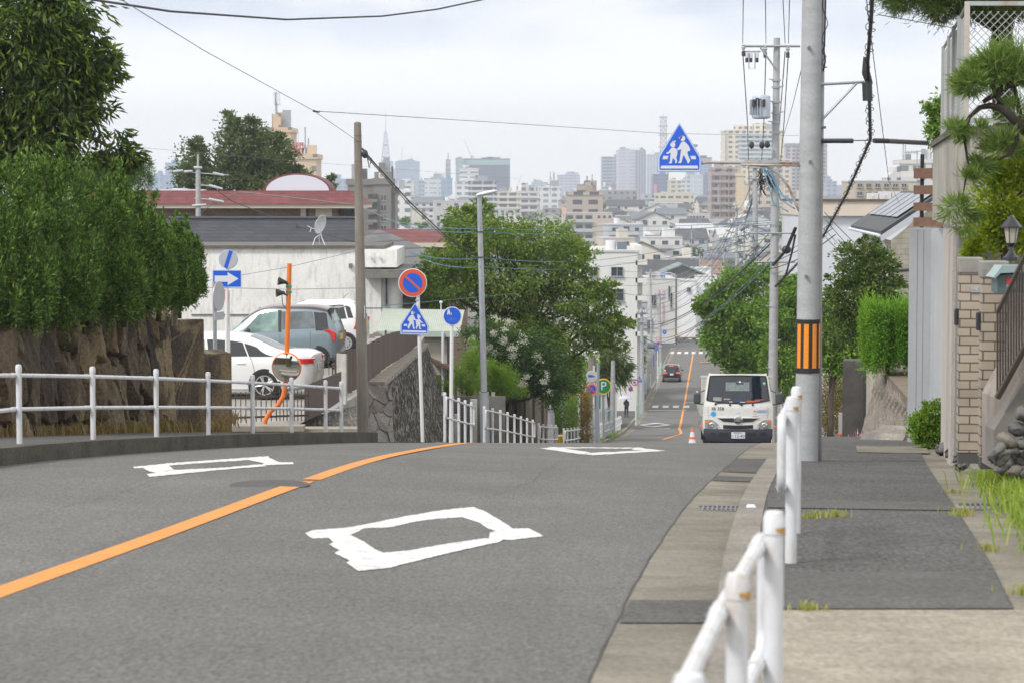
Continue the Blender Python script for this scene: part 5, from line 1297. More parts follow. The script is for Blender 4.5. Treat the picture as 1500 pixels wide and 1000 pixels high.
def no_parking(parent,c,r):
 pn = round_panel(parent,c,r)
 q = MB();q.disc((0,0),r*.965,-.003,0,40);q.build('red_ring',M_red,pn)
 q = MB();q.disc((0,0),r*.70,-.006,-.003,40);q.build('blue_field',M_blue,pn)
 q = MB();a = R(-42);w_ = r*.075;cx,sx2 = math.cos(a),math.sin(a)
 q.prism([(cx*u*r*.72 - sx2*v*w_,sx2*u*r*.72 + cx*v*w_) for u,v in ((-1,-1),(1,-1),(1,1),(-1,1))],-.009,-.0055);q.build('red_bar',M_red,pn)
 return pn
def pole_pts(t,pts,r,m,name='pole',n=14):
 o = Vector(t.location);q = MB();q.tube([Vector(p) - o for p in pts],r,n=n);return q.build(name,m,t,smooth='auto')
def band(t,p,r,h=.03,m=None,name='clamp'):
 q = MB();q.cyl(Vector(p) + Vector((0,0,-h/2)),Vector(p) + Vector((0,0,h/2)),r,n=14);q.box(Vector(p) + Vector((0,r + .01,0)),(.04,.04,h));return q.build(name,m or M_steel,t)
D = 49
b = P(620,660,D);tp = P(611,398,D)
t = thing('sign_post','white leaning post with a round no parking sign above a blue crossing sign','road sign',b)
pole_pts(t,[b + Vector((0,0,-.2)),tp],.038,M_white)
o = Vector(t.location)
no_parking(t,P(604.5,414.5,D - .06) - o,20.6*D/FPX)
school_sign(t,P(607.5,467,D - .06) - o,41.5*D/FPX,-1,R(1.5))
for py in (412,440,470,488): band(t,P(610 + (py - 400)*.035,py,D) - o,.046)
D = 51
b = P(660,660,D);tp = P(662,470,D)
t = thing('sign_post','white post with a round blue pedestrian and bicycle sign','road sign',b);o = Vector(t.location)
pole_pts(t,[b + Vector((0,0,-.2)),tp],.04,M_white)
r = 13.2*D/FPX;pn = round_panel(t,P(662.5,463,D - .06) - o,r)
q = MB();q.disc((0,0),r*.95,-.003,0,40);q.build('blue_field',M_blue,pn)
q = MB();K = r/120
for f in ([(-62,100),(-40,100),(-28,60),(-36,20),(-48,20),(-54,50),(-60,20),(-72,20),(-70,60)],circ((-50,104),11),[(-22,40),(-10,40),(-8,18),(-22,18)],circ((-16,46),6)):
 q.prism([(x*K*.95 - 0,y*K*.82) for x,y in f],-.006,-.0025)
q.build('walking_figures',M_signw,pn)
q = MB();fade = mat('faded_sign_line',(.12,.22,.6),.4)
for cx in (-28,38): q.lathe([(20*K,-.003),(24*K,-.003),(24*K,-.006),(20*K,-.006),(20*K,-.003)],(cx*K,0,-58*K),axis='Y',n=24)
for a_,b_ in (((-28,-58),(-8,-20)),((-8,-20),(30,-25)),((30,-25),(38,-58)),((-8,-58),(30,-25)),((-8,-20),(-8,-58)),((-28,-58),(-8,-58))): q.cyl((a_[0]*K,-.005,a_[1]*K),(b_[0]*K,-.005,b_[1]*K),2.2*K,n=5)
q.build('bicycle_figure',fade,pn)
D = 50.5
b = P(331,620,D);tp = P(333,372,D)
t = thing('sign_post','white post with a grey disc with a blue slash above a blue arrow sign','road sign',b);o = Vector(t.location)
pole_pts(t,[b + Vector((0,0,-.3)),tp],.035,M_white)
r = 13.6*D/FPX;pn = round_panel(t,P(334.5,380,D - .05) - o,r,M_signedge)
q = MB();q.disc((0,0),r*.95,-.003,0,40);q.build('grey_field',M_grey,pn)
q = MB();a = R(72);w_ = r*.2;cx,sx2 = math.cos(a),math.sin(a);q.prism([(cx*u*r*.96 - sx2*v*w_,sx2*u*r*.96 + cx*v*w_) for u,v in ((-1,-1),(1,-1),(1,1),(-1,1))],-.006,-.0025);q.build('blue_slash',M_blue,pn)
c = P(332.5,408.5,D - .05) - o;k = D/FPX
q = MB();q.prism(rounded([(-21*k,-12.5*k),(21*k,-12.5*k),(21*k,12.5*k),(-21*k,12.5*k)],.02),0,.012);pn = q.build('arrow_panel',M_signedge,t,loc=c)
q = MB();q.prism([(-20*k,-11.5*k),(20*k,-11.5*k),(20*k,11.5*k),(-20*k,11.5*k)],-.003,0);q.build('blue_field',M_blue,pn)
q = MB();q.prism([(-18*k,-4.5*k),(1*k,-4.5*k),(1*k,-9.5*k),(17*k,0),(1*k,9.5*k),(1*k,4.5*k),(-18*k,4.5*k)],-.006,-.0025);q.build('arrow',M_signw,pn)
D = 48
b = P(316,600,D);t = thing('sign_post','bare grey post with two sign plates seen from the edge, left of the arrow sign','road sign',b);o = Vector(t.location)
pole_pts(t,[b + Vector((0,0,-.3)),P(314,413,D)],.042,M_steel)
q = MB();q.disc((0,0),.3,-.008,.008,32);pn = q.build('sign_panel',M_signback,t,loc=P(320.5,434,D + .05) - o);pn.rotation_euler.z = R(74)
q = MB();q.box((0,0,0),(.4,.02,.16));pn = q.build('supplementary_plate',M_signback,t,loc=P(321,463,D + .05) - o);pn.rotation_euler.z = R(70)
for py in (437,463): band(t,P(315,py,D) - o,.052)
D = 51.5
b = P(336,625,D);t = thing('sign_post','white post with a red triangular stop sign turned edge on','road sign',b);o = Vector(t.location)
pole_pts(t,[b + Vector((0,0,-.3)),P(334,425,D)],.036,M_white)
q = MB();q.prism(rounded([(-.4,.34),(.4,.34),(0,-.4)],.06),-.006,.006);pn = q.build('sign_panel',M_red,t,loc=P(332.5,448,D - .05) - o);pn.rotation_euler.z = R(-76)
q = MB();q.prism(rounded([(-.35,.31),(.35,.31),(0,-.33)],.05),-.009,-.006);q.prism([(-.2,.12),(.2,.12),(.2,.2),(-.2,.2)],-.012,-.009,);q.build('white_lettering_band',M_red,pn)
D = 46.5
t = thing('traffic_mirror','round orange rimmed traffic mirror on a bent orange post with black lamps','traffic mirror',P(389,616,D));o = Vector(t.location)
pole_pts(t,[P(x,y,D) for x,y in ((386,628),(389,614),(396,602),(408,592),(415,580),(418.5,560),(419.5,540),(421,490),(422.5,440),(424,386))],.047,M_orange)
M_mirror = mat('mirror',(.85,.86,.87),.03,1.0)
r = 22*D/FPX;c = P(419.5,537.5,D - .12) - o
q = MB();q.lathe([(r,.05),(r*1.0,-.01),(r*.95,-.025)],axis='Y',n=40);q.lathe([(r*.98,.03),(r*.6,.07),(0,.08)],axis='Y',n=40);mm = q.build('mirror_rim',M_orange,t,smooth='auto',loc=c);mm.rotation_euler = (R(7),0,R(-8))
q = MB();q.lathe([(r*.96*math.sin(a_),-.02 - .06*(math.cos(a_*.5) - math.cos(.7))*2.0 if False else -.02 - .05*(1 - math.sin(a_)**2)) for a_ in [math.pi/2*k/12 for k in range(12,-1,-1)]],axis='Y',n=40);q.build('mirror_glass',M_mirror,mm,smooth=True)
for (px,py,s_) in ((415,413,.9),(412,429,1)):
 q = MB();c = P(px,py,D - .08) - o;q.lathe([(.025,-.07),(.045,0),(.085,.1),(.07,.1),(.02,.02)],axis='X',n=14);l_ = q.build('flood_lamp',M_dark,t,smooth='auto',loc=c);l_.rotation_euler = (0,R(180 if s_ == 1 else 190),R(15))
 q = MB();q.tube([P(px + 2,py + 1,D - .08) - o,P(422,py + 4,D - .02) - o],.02,n=6);q.build('lamp_arm',M_dark,t)
M_teal = mat('teal_strap',(.02,.28,.24),.5)
for py in (420,428): band(t,P(423,py,D) - o,.058,.05,M_teal,'strap')
q = MB();q.tube([P(413,432,D - .1) - o,P(414,446,D - .08) - o,P(420,452,D - .06) - o],.008,n=5);q.build('lamp_cable',M_wire,t)
PD = 26.0
pb = P(1181,672,PD);ptop = P(1191.5,-160,PD)
pole = thing('utility_pole','thick grey concrete pole with an orange and black striped band on the right footpath','utility pole',pb);o = Vector(pole.location)
wpx = lambda py: (17.6 - (672 - py)*.0047) * PD/FPX
q = MB();ys = [690,672,500,300,100,-160]
q.tube([P(1181 + (672 - y)*.0126,y,PD) - o for y in ys],[wpx(y) for y in ys],n=28);q.build('shaft',M_pole,pole,smooth='auto')
q = MB();
for y in ([469,543]): pass
q.tube([P(1181 + (672 - y)*.0126,y,PD) - o for y in (543,469)],[wpx(543) + .006,wpx(469) + .006],n=28);q.tube([P(1181 + (672 - y)*.0126,y,PD) - o for y in (545,540)],[wpx(543) + .011]*2,n=28);q.tube([P(1181 + (672 - y)*.0126,y,PD) - o for y in (472,467.5)],[wpx(469) + .011]*2,n=28);sb = q.build('striped_band',M_black,pole,smooth='auto')
M_stripe = mat('reflective_orange',(.78,.27,.02),.4,noise=(80,.12))
for a0 in (-143,-104,-63,-24):
 q = MB();w_ = 23
 q.grid(lambda u,v: (lambda c,rr,a: (c.x + rr*math.cos(a),c.y + rr*math.sin(a),c.z))(P(1181 + (672 - (538 - 64*v))*.0126,538 - 64*v,PD) - o,wpx(538 - 64*v) + .009,R(a0 + (u - .5)*w_)),5,1);q.build('orange_stripe',M_stripe,sb)
for (px,py) in ((1187,237),(1185,70),(1181,405)):
 q = MB();c = P(px,py,PD - .135) - o;q.cyl(c + Vector((0,.03,0)),c + Vector((0,-.02,0)),.018,n=8);q.build('step_socket',M_wireg,pole)
q = MB();q.tube([P(1199.5,690,PD + .06) - o,P(1200.5,400,PD + .06) - o,P(1202.5,200,PD + .06) - o,P(1206,-60,PD + .06) - o],.03,n=10);q.build('conduit',M_pole,pole,smooth=True)
for py in (473,507,539,300,640,150):
 q = MB();q.tube([P(1181 + (672 - py)*.0126,py,PD) - o + Vector((0,0,0)),P(1203,py,PD + .06) - o],.012,n=6);q.build('band_clip',M_dark,pole)
q = MB();q.tube([P(1026,240,PD) - o,P(1035,238,PD) - o,P(1180,240.5,PD) - o],.018,n=10);q.tube([P(1085,241.5,PD - .03) - o,P(1172,243,PD - .03) - o],.012,n=8);q.tube([P(1100,242,PD) - o,P(1122,244,PD) - o,P(1140,254,PD) - o,P(1155,274,PD) - o,P(1166,300,PD) - o,P(1172,312,PD) - o],.014,n=8)
arm = q.build('sign_arm',mat('rusty_arm',(.42,.4,.38),.55,.2,noise=(9,.1),streak=(3.5,2.2,(.34,.14,.05),(1,1,1))),pole,smooth=True)
cs = school_sign(pole,P(995,216.5,PD - .03) - o,64*PD/FPX,1)
q = MB();q.box((.05,.03,-.1),(.5,.03,.03));q.box((.05,.03,.02),(.3,.03,.03));q.build('sign_bracket',M_steel,cs)
q = MB();q.tube([P(1200,124,PD) - o,P(1266,120.5,PD) - o],.016,n=8);q.tube([P(1200,180,PD) - o,P(1255,122,PD) - o],.014,n=8);q.build('cable_bracket',M_steel,pole)
q = MB();q.cyl(P(1202,187,PD) - o,P(1210,187,PD) - o,.014,n=8);q.build('bolt',M_wireg,pole)
def cable(label,pts,r,m=None,cat='cable',sag=0,n=14,spiral=0,name='cable',group=None):
 pts = [Vector(p) for p in pts];out = []
 for a,b in zip(pts,pts[1:]):
  for i in range(n):
   t_ = i/n;p = a.lerp(b,t_);p.z -= sag*4*t_*(1-t_);out.append(p)
 out.append(pts[-1])
 q = MB();q.tube(out,r,n=6)
 if spiral:
  sp_ = [];L = 0
  dense = []
  for a,b in zip(out,out[1:]):
   k = max(2,int((b-a).length/.012));dense += [a.lerp(b,i/k) for i in range(k)]
  for i,p in enumerate(dense):
   a_ = i*.22;k_ = spiral*.8*(1 + .45*math.sin(i*.071) + .3*math.sin(i*.193));sp_.append(p + Vector((math.cos(a_)*k_,0,math.sin(a_)*k_*.6)))
  q.tube(sp_,.0045,n=4)
 return tag(q.build(name,m or M_wire,smooth=True),label,cat,group)
cable('thick black cable bundle with a loose spiral hanging from the bracket of the striped pole',[P(1300,-260,14),P(1279,-30,21),P(1276,30,23.5),P(1271,90,25.5),P(1272,120,PD),P(1274,160,28),P(1275,205,31),P(1240,285,40),P(1205,348,50),P(1160,395,63),P(1136,420,77)],r=.02,spiral=.042,n=8)
q = MB();
for a_,b_,r_ in (((1269,84),(1267,108),.035),((1266,106),(1272,122),.03),((1270,104),(1275,124),.03),((1270,122),(1271,148),.055)): q.cyl(P(*a_,PD - .05),P(*b_,PD - .05),r_,n=10)
tag(q.build('splice_sleeve',M_dark,smooth='auto'),'dark splice sleeve on the thick cable at the bracket of the striped pole','cable sleeve')
cable('black horizontal guard cable from the striped pole to the bracketed cable',[P(1203,207,PD),P(1275,206,PD + .2)],.006)
q = MB();q.tube([P(1204,207,PD),P(1250,207,PD)],.024,n=8)
for i in range(16): q.cyl(P(1206 + i*2.8,207,PD),P(1206 + i*2.8,202.5,PD),.004,n=4)
tag(q.build('bird_guard',M_dark),'black spiked bird guard sleeve beside the striped pole','bird guard')
q = MB();q.tube([P(1280,206.5,PD + .2),P(1300,207,PD + .3),P(1358,210,PD + 2)],.027,n=8)
tag(q.build('cable_cover',M_dark),'smooth black tubular cable cover leading right to the garden tree','cable cover')
cable('dark spiral service wire running up beside the striped pole',[P(1210,-20,PD),P(1208,60,PD),P(1207,74,PD),P(1209,90,PD),P(1206,105,PD)],.009,spiral=.028)
cable('thin wire sloping down to the mesh fence in the top right',[P(1287,22,27),P(1395,41,30)],.005)
cable('thin slanted stay wire right of the thick cable',[P(1262,-60,20),P(1279,80,27),P(1302,265,40),P(1318,300,70)],.005)
# ================================================================ left utility poles
D = 41
t = thing('utility_pole','weathered brown grey pole standing between the car park and the leaning sign post','utility pole',P(533,648,D));o = Vector(t.location)
q = MB();ys = [665,640,400,181];q.tube([P(532 - (640 - y)*.018,y,D) - o for y in ys],[.102,.1,.085,.062],n=20);q.sph(P(523.8,181,D) - o,(.062,.062,.03),8);q.build('shaft',M_pole2,t,smooth='auto')
q = MB();q.box(P(531,645,D) - o,(.3,.3,.12));q.build('base',M_kerb,t)
for py in (199,208,237,345,362): band(t,P(532 - (640 - py)*.018,py,D) - o,.07,.012,M_rust,'pole_band')
q = MB();q.box(P(534,457,D - .1) - o,(.012,.01,.22));q.build('small_plate',M_signw,t)
q = MB();q.sph(P(534.5,226,D - .02) - o,(.055,.05,.075),8);q.tube([P(530,218,D) - o,P(535,222,D) - o],.02,n=6);q.tube([P(538,230,D) - o,P(541,247,D) - o,P(544,232,D) - o],.012,n=5);q.build('cable_anchor',M_dark,t)
cable('twin black service cable dropping from the weathered pole towards the cherry tree',[P(536,225,D),P(549,240,46),P(600,296,56),P(650,343,68),P(700,378,84),P(735,408,95)],.017,n=6)
cable('second thin service cable beside the twin black drop cable',[P(539,232,D),P(600,301,56),P(650,347,68),P(700,376,84)],.009,n=6)
cable('thin wire from the upper left corner down to the weathered pole',[P(-250,-240,12),P(165,-8,22),P(300,75,28),P(460,163,36),P(524,207,D)],.0045,M_wireg,n=6)
cable('long thin wire crossing the pale sky behind the crossing sign',[P(461,163,36),P(700,178,46),P(975,196,60),P(1170,199,76)],.006,M_wireg,n=6)
q = MB();q.sph(P(460,163,36),.02,6);q.cyl(P(460,163,36),P(468,165,36),.012,n=6);tag(q.build('wire_clamp',M_dark),'tiny dark clamp where two thin wires meet in the sky left of the weathered pole','wire clamp')
cable('thick black overhead wire sagging across the top left of the sky',[P(-700,-90,12),P(110,-4,24),P(250,17,28),P(420,29,33),P(560,24,37),P(640,14,40),P(725,-4,43),P(1180,-160,60)],.014,n=6)
cable('faint thin wire low in the sky behind the dark tree and the roof',[P(200,216,60),P(480,240,80),P(760,262,110)],.004,M_wireg,n=4)
D = 112
t = thing('utility_pole','slim concrete utility pole with insulators in front of the red roof','utility pole',P(290,400,D));o = Vector(t.location)
q = MB();q.tube([P(291,420,D) - o,P(290,244,D) - o],[.14,.11],n=12);q.cyl(P(290,244,D) - o,P(290,226,D) - o,.05,n=8);q.build('shaft',M_pole,t,smooth='auto')
q = MB();q.cyl(P(252,251,D) - o,P(335,257,D) - o,.03,n=6);q.cyl(P(285,271,D) - o,P(312,273,D) - o,.04,n=6);q.cyl(P(285,291,D) - o,P(312,293,D) - o,.04,n=6);q.build('cross_arm',M_steel,t)
for (x0,y0,x1,y1) in ((254,252,268,250),(270,252,282,251),(312,254,328,257),(306,272,326,277),(306,292,328,296),(284,246,296,246),(282,302,302,300)):
 q = MB();q.cyl(P(x0,y0,D - .1) - o,P(x1,y1,D - .1) - o,.07,.05,n=8);q.build('insulator',mat('insulator_white',(.46,.47,.49),.35),t,smooth='auto')
cable('slack black wire from the slim pole past the satellite dish',[P(312,275,D),P(340,295,D),P(430,330,D - 5),P(520,355,D - 20)],.02,n=5)
cable('grey wire rising from the slim pole over the red roof',[P(286,318,D),P(310,300,D),P(350,281,D),P(520,300,D - 10),P(600,335,D - 12)],.02,M_wireg,n=5)
D = 62
t = thing('street_lamp','tall grey steel street lamp post in front of the cherry tree','street lamp',P(711,655,D));o = Vector(t.location)
pole_pts(t,[P(711,665,D),P(709,574,D)],[.125,.125],M_steel,'lower_sleeve')
pole_pts(t,[P(709,574,D),P(705,400,D),P(702,287,D)],[.085,.075,.06],M_steel,'post')
q = MB();q.lathe([(.03,-.25),(.13,-.2),(.16,0),(.13,.25),(.04,.32)],axis='X',n=16);q.v = [(x,y,z*.35) for x,y,z in q.v];l_ = q.build('lamp_head',mat('lamp_white',(.6,.61,.62),.4),t,smooth=True,loc=P(711,283.5,D) - o);l_.rotation_euler.y = R(-12)
for py in (340,377,574): band(t,P(702 + (py - 287)*.025,py,D) - o,.09,.03,M_dark)
for i,(y0,y1,y2,D1) in enumerate(((335,336,335,75),(340,344,338,78),(378,386,376,70),(391,396,388,72))):
 cable(['upper blue wire across the cherry crown','second blue wire across the cherry crown just under the first','long blue wire across the middle of the cherry crown','lowest blue wire across the cherry crown'][i],[P(560 + 20*i,y1 - 16,D1 - 6),P(704,y0,D - .1),P(880,y1 - 5,D1 + 40),P(1130,y2 - (12 if i < 2 else 40),79)],.011,M_wireb,n=5,sag=.1)
cable('thin green wire low across the cherry crown',[P(560,448,60),P(640,441,70),P(760,430,85)],.008,mat('wire_green',(.03,.2,.14),.5),n=4)
# ================================================================ right: big transformer pole and its neighbours
def util_pole(label,px0,yb,pxt,yt,D,r0,r1,arms=(),group=None,name='utility_pole',m=None,steps=6):
 t = thing(name,label,'utility pole',P(px0,yb,D),group=group);o = Vector(t.location)
 q = MB();q.tube([P(px0,yb,D) - o + Vector((0,0,-.3)),P((px0+pxt)/2,(yb+yt)/2,D) - o,P(pxt,yt,D) - o],[r0,(r0+r1)/2,r1],n=16);q.build('shaft',m or M_pole,t,smooth='auto')
 for (py,x0,x1,rr) in arms:
  q = MB();q.cyl(P(x0,py,D - r1 - .05) - o,P(x1,py,D - r1 - .05) - o,rr,n=6)
  p_ = q.build('cross_arm',M_steel,t)
 return t,o
D = 78
tp_,o = util_pole('tall concrete pole with a grey transformer left of the striped pole',1131,655,1138,56,D,.165,.105,((68,1090,1172,.045),(76,1090,1114,.03),(238,1095,1150,.04),(236,1090,1140,.03),(384,1105,1165,.035),(342,1100,1160,.03)))
q = MB();c = P(1115,158,D - .35) - o
q.lathe([(.22,-.36),(.3,-.33),(.3,.33),(.27,.38),(.1,.41),(0,.41)],c,n=20);q.lathe([(.31,-.3),(.31,-.27),(.3,-.27)],c,n=20);tr = q.build('transformer',mat('transformer_grey',(.42,.46,.54),.35,noise=(5,.06)),tp_,smooth='auto')
for k in range(6):
 q = MB();a_ = R(190 + k*14);q.box(c + Vector((math.cos(a_)*.34,math.sin(a_)*.34,0)),(.09,.015,.5),rz=a_);q.build('cooling_fin',MATS['transformer_grey'],tr)
for (px,py) in ((1104,150),(1109,148),(1113,149),(1119,150)):
 q = MB();q.cyl(P(px,py + 7,D - .65) - o,P(px,py - 4,D - .65) - o,.05,n=8);q.build('bushing',M_dark,tr)
for (px,py) in ((1094,84),(1100,84),(1109,84)):
 q = MB();cc_ = P(px,py,D - .15) - o;q.cyl(cc_ + Vector((0,0,.13)),cc_ + Vector((0,0,-.02)),.055,n=8);q.build('cutout_top',M_signw,tp_);q = MB();q.cyl(cc_ + Vector((0,0,-.03)),cc_ + Vector((0,0,-.17)),.05,n=8);q.build('cutout_fuse',M_dark,tp_)
for (px,py) in ((1089,70),(1121,72),(1154,72)):
 q = MB();cc_ = P(px,py,D - .15) - o;q.lathe([(.03,.1),(.07,.08),(.05,.03),(.08,0),(.05,-.05),(.03,-.12)],cc_,n=10);q.build('insulator',MATS['insulator_white'],tp_,smooth='auto')
 q = MB();q.cyl(cc_ + Vector((0,0,-.12)),cc_ + Vector((0,-.02,-.28)),.06,n=8);q.build('wire_boot',M_dark,tp_)
q = MB();q.tube([P(1114,70,D - .2) - o,P(1134,98,D - .2) - o],.035,n=6);q.tube([P(1097,78,D-.2) - o,P(1097,101,D-.2) - o,P(1106,101,D-.2) - o,P(1106,78,D-.2) - o],.02,n=5);q.build('arm_brace',M_steel,tp_)
for i,py in enumerate((118,128,150,166,180,195,235,250,270,300,330,400,450,500,540,580)):
 q = MB();q.cyl(P(1131 + (655 - py)*.0117,py,D) - o + Vector((0,0,-.03)),P(1131 + (655 - py)*.0117,py,D) - o + Vector((0,0,.03)),.15 + .0,n=12)
 s_ = 1 if i % 2 else -1;q.cyl(P(1131 + (655-py)*.0117,py,D - .1) - o,P(1131 + (655-py)*.0117 + s_*11,py - 2,D - .1) - o,.018,n=5);q.build('pole_step',M_steel,tp_)
for (px,py) in ((1101,213),(1116,213),(1124,212)):
 q = MB();q.sph(P(px,py,D - .3) - o,(.09,.08,.12),6);q.build('cable_closure',M_dark,tp_)
rr_ = random.Random(12)
q = MB()
for k in range(28):
 x,y = rr_.uniform(1112,1134),rr_.uniform(240,268);q.tube([P(x,y,D - .2) - o,P(x + rr_.uniform(-7,7),y + rr_.uniform(4,14),D - .3) - o,P(x + rr_.uniform(-7,9),y + rr_.uniform(4,22),D - .2) - o],.016,n=4)
q.build('cable_tangle',M_wire,tp_)
for k,(x0,x1) in enumerate(((1120,1146),(1124,1160),(1128,1150),(1118,1140))):
 cable(['leftmost blue cable drooping from the tangle on the transformer pole','longest blue cable drooping from the tangle on the transformer pole','third blue cable drooping from the tangle on the transformer pole','short blue cable near the tangle on the transformer pole'][k],[P(x0,246,D - .3),P((x0+x1)/2 + 4,280 + 6*k,D - 1),P(x1 + 14,298 + 4*k,D - 6)],.022,M_wireb,n=5)
for k,(x0,x1,xe) in enumerate(((1089,1088,1098),(1121,1122,1112),(1157,1155,1138),(1146,1150,1130))):
 cable(['leftmost high wire from the transformer pole up out of the picture','second high wire from the transformer pole up out of the picture','third high wire at the right arm end of the transformer pole','thin high wire beside the top of the transformer pole'][k],[P(x0 - 60,-420,16),P(x0 - 0,-20,46),P(x1,64,D - .2)],.011,M_wireg,n=3)
 cable(['leftmost wire falling from the cross arm to the lower pole','middle wire falling from the cross arm to the lower pole','right wire falling from the cross arm along the transformer pole','thin wire falling beside the transformer'][k],[P(x1,76,D - .2),P((x1 + xe)/2 + 2,180,95),P(xe,300,128)],.018,M_wireg,n=5)
cable('thin stay wire with bobbles between the striped pole and the transformer pole',[P(1184,60,PD + .1),P(1170,118,40),P(1161,155,52),P(1146,205,70)],.007,M_wireg,n=3)
cable('thick dark cable coming from behind the striped pole into the lower wires',[P(1165,335,62),P(1152,366,68),P(1140,380,74),P(1133,388,77)],.05,n=4)
q = MB();q.sph(P(1152,366,68),(.14,.12,.12),8);tag(q.build('cable_closure',M_dark,smooth=True),'round black closure on the thick dark cable right of the transformer pole','cable closure')
cable('black cable swinging from the transformer pole down to the street tree',[P(1165,345,66),P(1160,370,70),P(1152,400,76),P(1140,420,80)],.03,n=4)
util_pole('concrete pole wrapped in cables just left of the transformer pole',1107,560,1106,232,128,.19,.13,((246,1094,1120,.05),(262,1095,1118,.05),(330,1092,1125,.05),(375,1094,1124,.05)))
q = MB();rr_ = random.Random(4)
tl = thing('cable_tangle','tangled blue and grey cables around the wrapped pole','cable tangle',P(1100,370,128));o = Vector(tl.location)
for nm,m_,n_ in (('grey_loops',M_wireg,36),('blue_loops',M_wireb,26),('black_loops',M_wire,12)):
 q = MB()
 for k in range(n_):
  x,y = rr_.gauss(1095,12),rr_.choice((rr_.gauss(372,16),rr_.gauss(340,14),rr_.gauss(385,10)));q.tube([P(x,y,127) - o,P(x + rr_.uniform(-10,10),y + rr_.uniform(-4,8),127.5) - o,P(x + rr_.uniform(-14,16),y + rr_.uniform(-6,10),127) - o],.02,n=4)
 q.build(nm,m_,tl)
for i in range(14):
 q = MB();x,y = rr_.gauss(1096,12),rr_.uniform(300,392);q.sph(P(x,y,126.5) - o,(.07,.07,.11),6);q.build('insulator',MATS['insulator_white'],tl)
spoles = [(1043,520,1043,368,300,'pole left of the zelkova top'),(1079,480,1079,300,240,'pole with white insulators above the zelkova'),(1060,470,1060,345,330,'grey pole between roofs above the zelkova'),(1025,470,1025,372,400,'thin pole above the far road end'),
   (941,600,940,452,172,'double grey pole on the left footpath by the dark car'),(968,540,966,425,262,'bent pole by the pink banner'),(985,500,985,400,370,'thin pole at the corner of the pink banner building'),(1150,420,1150,300,250,'pole seen just left of the striped pole'),
   (897,642,898,528,132,'plain concrete pole left of the umbrella walker'),(1013,455,1013,330,480,'pole among the low roofs'),(954,500,953,395,320,'pole in front of the white corner building'),(1090,440,1090,330,290,'crowded pole near the cable tangle')]
spw = []
for i,(x0,y0,x1,y1,D,lab) in enumerate(spoles):
 arms = () if i in (8,) else ((y1 + 8,x1 - 7,x1 + 7,.05),(y1 + 20,x1 - 6,x1 + 6,.05))
 t,o = util_pole('utility ' + lab,x0,y0,x1,y1,D,.17,.11,arms,'utility poles along the far street')
 if i not in (8,):
  for dx in (-6,-2,3,6):
   q = MB();q.sph(P(x1 + dx,y1 + 5,D - .2) - o,(.09,.09,.16),5);q.build('insulator',MATS['insulator_white'],t)
 spw.append((x1,y1,D))
rr_ = random.Random(3)
def wires(a,b,n,label,sag=.6,dy=9,r=.02):
 for k in range(n):
  y = 6 + k*dy/ max(1,n-1) * 3
  m_ = (M_wireg,M_wireb,M_wire,M_wireg)[k % 4]
  cable(label + ', ' + ('highest','second','third','fourth','fifth','lowest','slackest')[k] + ' strand',[P(a[0] + rr_.uniform(-4,4),a[1] + y,a[2]),P(b[0] + rr_.uniform(-4,4),b[1] + y,b[2])],r*rr_.uniform(.6,1.1),m_,sag=sag*rr_.uniform(.6,1.5),n=9)
wires((1135,330,78),(941,452,172),6,'street wire from the transformer pole to the double grey pole',.9,14)
wires((941,452,172),(966,425,262),5,'street wire from the double grey pole to the bent pole',.5)
wires((1079,300,240),(1106,250,128),6,'street wire from the insulator pole to the wrapped pole',.5,12,.025)
wires((1043,368,300),(1079,300,240),5,'street wire over the zelkova top',.6,9,.03)
wires((966,425,262),(1043,368,300),5,'street wire across the far road above the signal',.8,9,.03)
wires((985,400,370),(1060,345,330),4,'street wire from the corner pole to the grey pole between roofs',1,9,.035)
wires((900,380,170),(1079,330,240),5,'long wire in front of the white apartment wall',1.2,14,.02)
wires((1013,330,480),(1090,330,290),3,'wire over the low roofs left of the wrapped pole',1.2,8,.04)
wires((941,470,172),(1030,440,300),5,'slanting wire over the pink banner building',1.2,12,.025)
wires((1131,370,78),(1220,320,60),3,'blue wire from the transformer pole behind the striped pole',.1,6,.012)
wires((1208,305,56),(1345,420,70),4,'wire crossing in front of the large white building at the right',.25,12,.009)
# ================================================================ left roadside objects past the crest
D = 89
t,o = util_pole('dark pole wrapped in black above a grey sleeve under the cherry tree',805,652,806,520,D,.17,.14,(),m=mat('black_wrap',(.02,.02,.022),.6))
q = MB();q.tube([P(804,652,D) - o,P(805,591,D) - o],[.2,.195],n=16);q.build('grey_sleeve',M_pole,t,smooth='auto')
q = MB();q.tube([P(797,650,D - .2) - o,P(800,589,D - .2) - o],.05,n=8);q.build('yellow_stay_guard',mat('stay_yellow',(.5,.4,.1),.6),t)
D = 104
t,o = util_pole('grey roadside pole behind the truck and no parking signs',866,648,867,520,D,.2,.15,(),m=M_pole2)
q = MB();q.tube([P(866,650,D) - o,P(866,598,D) - o],[.215,.215],n=16);q.build('pale_sleeve',M_pole,t,smooth='auto')
D = 102
b = P(869.5,655,D);t = thing('sign_post','white post with a pale disc with a blue lorry above a no parking sign','road sign',b);o = Vector(t.location)
pole_pts(t,[b,P(870,535,D)],.04,M_white)
r = 8.3*D/FPX;pn = round_panel(t,P(866.5,551,D - .08) - o,r)
q = MB();q.disc((0,0),r*.94,-.004,0,32);q.build('grey_field',mat('pale_sign',(.5,.5,.48),.4),pn)
q = MB();q.prism([(-.15,-.03),(.12,-.03),(.15,0),(.12,.03),(.05,.04),(.04,.07),(-.15,.07)],-.008,-.0035);q.build('lorry_figure',M_blue,pn)
no_parking(t,P(866.5,569.5,D - .08) - o,8.3*D/FPX)
D = 108
b = P(875.5,652,D);t = thing('street_lamp','slim bluish steel post left of the round green parking sign','street lamp',b);o = Vector(t.location)
